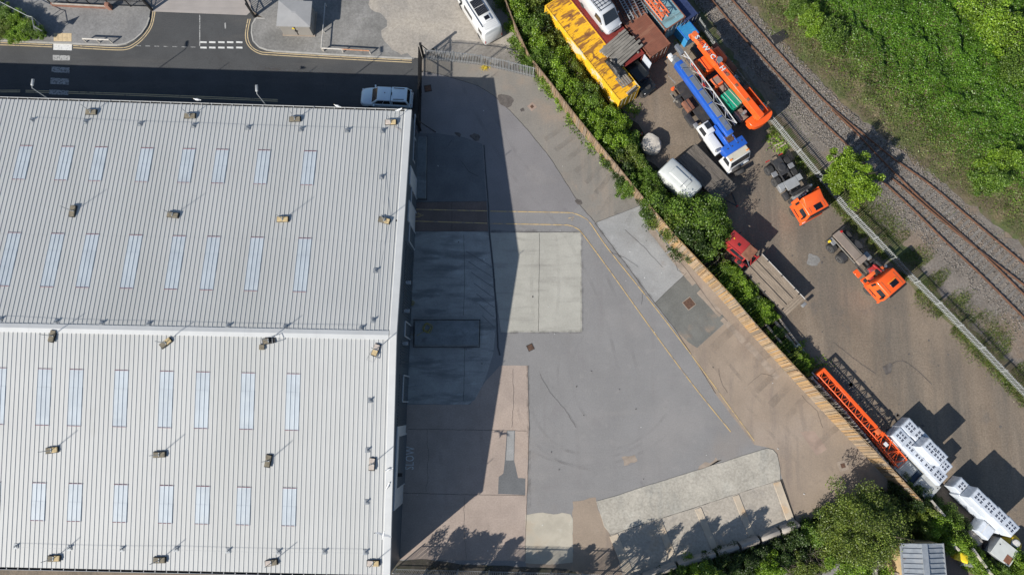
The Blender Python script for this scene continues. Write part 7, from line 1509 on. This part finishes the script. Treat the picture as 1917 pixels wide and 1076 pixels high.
# bare twiggy bushes
def twigs(px, r, h, label, seed):
    rs = random.Random(seed); q = MB(); p = W(*px, h*.5)
    for i in range(46):
        a = rs.uniform(0, 6.28); e = rs.uniform(.3, 1.2); v = Vector((math.cos(a)*math.sin(e), math.sin(a)*math.sin(e), math.cos(e))); m = v*r*rs.uniform(.4, .7); m.z *= h/r; e2 = m+Vector((v.x+rs.gauss(0, .4), v.y+rs.gauss(0, .4), v.z*.5+rs.gauss(0, .3)))*r*.5
        q.cyl((rs.gauss(0, .1), rs.gauss(0, .1), 0), m, .022, .014, 4); q.cyl(m, e2, .014, .006, 4); e3 = m+Vector((rs.gauss(0, 1), rs.gauss(0, 1), rs.gauss(.3, .5)))*r*.3; q.cyl(m, e3, .01, .005, 4)
    t = thing('bare_bush', label, 'bush', (p.x, p.y, 0)); q.build('twigs', 'twig', t)
twigs((1530, 1040), 2.0, 2.2, 'bare grey twiggy bush beside the big olive tree', 1); twigs((1478, 1062), 1.7, 2.0, 'bare twiggy bush between the bay shrubs', 2); twigs((1505, 1070), 1.6, 1.9, 'bare tangled bush at the foot of the bay shrubs', 3); twigs((1345, 498), 1.2, 1.2, 'bare arching twigs behind the red tractor', 4); twigs((1012, 62), 1.0, 2.6, 'bare pale twigs standing out of the hedge by the yellow container', 6); twigs((1060, 120), .9, 2.3, 'bare pale twigs in the hedge beside the container side', 7); twigs((1168, 305), 1.0, 2.3, 'bare pale twigs in the hedge near the boulder', 8); twigs((1285, 432), 1.2, 1.0, 'bare twiggy bush below the tall hedge clump', 5)
# trees
def tree(px, z, r, h, hz, mat, label, seed, cl=60, n=14000, size=.22, group=None, cr=.26, base=None, scl=(1, 1)):
    p = W(px[0], px[1], z) if base is None else base; t = thing('tree', label, 'tree', (p.x, p.y, 0), 0, group)
    me = crown_mesh('crown', mat, cl, n, size, seed, r*scl[0], r*scl[1], hz, cr, h-hz*.9, hollow=.35); link('crown', me, t); rs = random.Random(seed); q = MB()
    rings = [[(rr*math.cos(2*math.pi*k/8)+dx, rr*math.sin(2*math.pi*k/8), zz) for k in range(8)] for zz, rr, dx in ((0, .05*h*.6, 0), (.3*h, .035*h*.6, .05), (.7*h, .02*h*.6, .0), (.95*h, .008*h, .05))]; q.loft(rings)
    for i in range(9):
        a = rs.uniform(0, 6.28); z0 = h*rs.uniform(.25, .6); e = Vector((r*.75*math.cos(a), r*.75*math.sin(a), z0+hz*rs.uniform(.4, .9))); q.cyl((0, 0, z0), e, .018*h*.6, .012, 6)
        m = Vector((0, 0, z0)).lerp(e, .6); q.cyl(m, m+Vector((rs.gauss(0, .4)*r, rs.gauss(0, .4)*r, hz*.4)), .02, .008, 5)
    q.build('trunk', 'bark', t, smooth=True); return t
tree((1618, 988), 2.6, 3.55, 3.9, 1.9, 'leaf_olive', 'big round olive green tree between the storage bay and the shed', 501, 120, 42000, .14, scl=(1.05, .95))
tree((1608, 1062), 2.0, 2.4, 3.2, 1.6, 'leaf_bright', 'bright green tree under the edge of the big olive tree', 502, 50, 14000, .16)
tree((1590, 336), 2.2, 2.5, 4.2, 2.0, 'leaf_tree', 'young bright green tree growing through the railway fence', 503, 85, 22000, .16, cr=.23)
# trees south of the yard, only their shadows reach the picture
for i, (px, r, h) in enumerate((((742, 1118), 1.7, 5.4), ((800, 1112), 1.5, 5.0), ((858, 1110), 1.3, 4.2), ((925, 1116), 1.2, 3.6), ((1010, 1120), 1.4, 3.6), ((1085, 1112), 1.7, 5.2), ((1135, 1106), 1.4, 5.0), ((1198, 1096), 1.4, 5.2), ((1262, 1086), 1.3, 5.0), ((1312, 1070), 1.2, 4.8))):
    b = W(*px); tree(px, 0, r, h, h*.42, 'leaf_mid', 'slim green tree behind the south palisade fence shading the yard', 520+i, 18, 5000, .18, 'trees behind the south palisade fence', .3, base=b)
# ------------------------------------------------------------------ bramble bank beyond the railway (one mass)
HB = [W(*p) for p in [(1400, -30), (1440, 40), (1500, 105), (1570, 172), (1640, 234), (1720, 300), (1800, 360), (1870, 412), (1990, 500)]]
def hill_side(x, y):
    """metres beyond the edge of the bank"""
    best = 1e9; sg = -1
    for i in range(len(HB)-1):
        a, b = HB[i], HB[i+1]; d = Vector((b.x-a.x, b.y-a.y)); u = max(0, min(1, ((x-a.x)*d.x+(y-a.y)*d.y)/d.length_squared)); q = Vector((a.x+d.x*u-x, a.y+d.y*u-y)); L = q.length
        if L < best: best = L; sg = 1 if (d.x*(y-a.y)-d.y*(x-a.x)) > 0 else -1
    return best*sg
def hill_z(x, y, s):
    g = min(max(s, 0)/5, 1); return .12+.9*g+(.55*mnoise.noise(Vector((x*.35, y*.35, 2)))+.45*mnoise.noise(Vector((x*.9, y*.9, 5)))+.28*mnoise.noise(Vector((x*2.2, y*2.2, 8))))*(.25+.75*g)
xs0, xs1, ys0, ys1 = W(1400, 0).x-1, W(1960, 0).x+6, W(1960, 480).y-4, W(1900, -40).y+2
gx, gy = 150, 150; G = np.zeros((gx, gy)); Sd = np.zeros((gx, gy))
for i in range(gx):
    for j in range(gy):
        x, y = xs0+(xs1-xs0)*i/(gx-1), ys0+(ys1-ys0)*j/(gy-1); s = hill_side(x, y); Sd[i, j] = s; G[i, j] = hill_z(x, y, s)
def bil(A_, X, Y):
    u = (X-xs0)/(xs1-xs0)*(gx-1); v = (Y-ys0)/(ys1-ys0)*(gy-1); i = np.clip(u.astype(int), 0, gx-2); j = np.clip(v.astype(int), 0, gy-2); fu, fv = u-i, v-j
    return A_[i, j]*(1-fu)*(1-fv)+A_[i+1, j]*fu*(1-fv)+A_[i, j+1]*(1-fu)*fv+A_[i+1, j+1]*fu*fv
def bank(name, mat, n, lo, hi, size, label, up=1.0, zr=.3, asp=.6, edge=1.2):
    X = rng.uniform(xs0, xs1, n*3); Y = rng.uniform(ys0, ys1, n*3); S = bil(Sd, X, Y)
    k = (S > lo+rng.normal(0, edge, n*3)) & (S < hi+rng.normal(0, 1.2, n*3)) & (S > -.3); X, Y, S = X[k], Y[k], S[k]
    Z = bil(G, X, Y)-rng.random(len(X))**2*zr*2+.02; V, F = leaf_arrays(np.stack([X, Y, Z], 1), rng.uniform(.6, 1.3, len(X))*size, up, None, asp)
    o = link(name, raw_mesh(name, V, F, mat)); tag(o, label, 'bramble', kind='stuff'); return o
bank('bramble_bank', 'bramble', 260000, 4.0, 99, .15, 'dense green bramble covering the bank beyond the railway', zr=.35)
bank('olive_scrub', 'bramble_olive', 150000, -.2, 6.0, .13, 'olive scrub and tall grass along the foot of the bramble bank', .6, .3, .3)
bank('dark_scrub', 'leaf_mid', 40000, 1.6, 7.0, .15, 'dark green scrub in the hollows of the bramble bank', .8, .3)
bank('dry_grass', 'dry_stalk', 22000, -.3, 5.0, .2, 'pale dry grass stalks at the edge of the railway ballast', .1, .25, .1)
# skin under the leaves keeps the bank closed
q = MB(); vs = [(xs0+(xs1-xs0)*i/(gx-1), ys0+(ys1-ys0)*j/(gy-1), G[i, j]-.3 if Sd[i, j] > .4 else -.3) for i in range(gx) for j in range(gy)]
q.add(vs, [(i*gy+j, (i+1)*gy+j, (i+1)*gy+j+1, i*gy+j+1) for i in range(gx-1) for j in range(gy-1) if Sd[i, j] > .2]); tag(q.build('bank_earth', 'verge_soil', smooth=True, angle=80), kind='structure')
# shrubs on the bank edge
for px, r, h, k in (((1560, 60), 1.6, 2.0, 'mid'), ((1525, 30), 1.4, 1.8, 'bright'), ((1500, 10), 1.2, 1.5, 'mid'), ((1860, 330), 1.5, 1.6, 'mid'), ((1890, 60), 2.2, 2.2, 'bright'), ((1850, 20), 2.0, 2.2, 'bright'), ((1905, 120), 2.0, 2.0, 'mid'), ((1880, 300), 1.8, 1.8, 'bright')): shrub(px, r, h, k, 'standing out of the bramble bank', 'shrubs on the bramble bank', z=.6)
# ------------------------------------------------------------------ grass and weeds
def tufts(name, paths, n, w, size, mat, label, asp=.25, up=.2, z=.02):
    P = []
    for path in paths:
        PP = [W(*p) for p in path]; L = [(PP[i+1]-PP[i]).length for i in range(len(PP)-1)]; tot = sum(L)
        for _ in range(int(n*tot/60)):
            s = random.random()*tot; i = 0
            while i < len(L)-1 and s > L[i]: s -= L[i]; i += 1
            p = PP[i].lerp(PP[i+1], s/L[i]); d = (PP[i+1]-PP[i]).normalized(); nn = Vector((-d.y, d.x, 0)); m_ = mnoise.noise(Vector((p.x*.5, p.y*.5, 4)))
            if m_ < -.12: continue
            q = p+nn*random.gauss(0, w*(.6+m_)); P.append((q.x, q.y, z+random.random()*size*.5))
    V, F = leaf_arrays(np.array(P), rng.uniform(.5, 1.4, len(P))*size, up, None, asp); o = link(name, raw_mesh(name, V, F, mat)); return tag(o, label, 'grass', kind='stuff')
RF = [(1305, 45), (1350, 108), (1400, 172), (1440, 226), (1480, 274), (1532, 336), (1580, 394), (1640, 456), (1700, 520), (1760, 580), (1830, 652), (1925, 752)]
tufts('fence_grass', [[(x-4, y+4) for x, y in RF]], 22000, .5, .18, 'grass_mix', 'rough grass growing along the foot of the railway palisade')
tufts('verge_grass', [[(x+24, y-18) for x, y in RF[5:]], [(x+36, y-26) for x, y in RF[5:]]], 24000, 1.0, .16, 'grass_mix', 'patchy grass verge between the palisade and the ballast')
tufts('verge_weeds', [[(1440, 250), (1470, 285), (1500, 310)], [(1270, 70), (1290, 95)], [(1165, 195), (1200, 215), (1225, 200)], [(1205, 235), (1195, 255)], [(1495, 640), (1520, 680), (1545, 705)]], 9000, .6, .2, 'leaf_bright', 'green weeds in clumps around the lorry yard', .5, .6)
tufts('fence_ivy', [[(1020, 168), (1060, 222), (1100, 272), (1140, 322)]], 3200, .28, .15, 'leaf_mid', 'ivy creeping out under the brown timber fence', .6, .8)
tufts('lot_weeds', [[(950, 60), (965, 90), (985, 118)], [(978, 115), (1000, 130)]], 12000, .5, .18, 'leaf_bright', 'weeds at the corner of the gravel lot by the fence', .5, .6, .12)
tufts('track_weeds', [[(1400, 20), (1470, 95), (1560, 190), (1650, 270), (1760, 350), (1880, 450)], [(1345, 60), (1430, 160), (1520, 260)]], 2600, .9, .12, 'grass_mix', 'sparse weeds growing in the railway ballast', .3, .4, .03)
tufts('kerb_weeds', [[(740, 1062), (860, 1066), (985, 1072)], [(1030, 1075), (1110, 1082)]], 2600, .4, .13, 'dry_stalk', 'dry weeds along the south edge of the yard', .3, .4)
tufts('gravel_weeds', [[(640, 40), (660, 50), (700, 30)], [(560, 80), (600, 84)], [(860, 123), (900, 128), (980, 146)]], 500, .8, .08, 'grass_mix', 'sparse weeds in the gravel beside the kiosk', .4, .6, .11)
p = W(908, 127); V, F = leaf_arrays(np.array([(p.x+random.gauss(0, .22), p.y+random.gauss(0, .18), random.uniform(.02, .3)) for _ in range(300)]), .09, 1.0); o = link('yellow_flowers', raw_mesh('yellow_flowers', V, F, 'flower_yellow')); tag(o, 'clump of yellow flowers at the foot of the palisade fence', 'flowers')
# planter shrubs
for px, r, h, k in (((5, 30), 1.1, .8, 'mid'), ((25, 40), 1.1, .8, 'bright'), ((8, 52), 1.1, .8, 'olive'), ((40, 55), 1.1, .7, 'bright'), ((55, 52), .9, .7, 'mid'), ((70, 60), .7, .6, 'mid'), ((22, 62), .9, .6, 'bright'), ((-15, 45), 1.2, .8, 'mid'), ((50, 42), .8, .6, 'olive'), ((-20, 15), 1.3, .8, 'mid')): shrub(px, r, h, k, 'filling the raised planter', 'planter shrubs', z=.78)
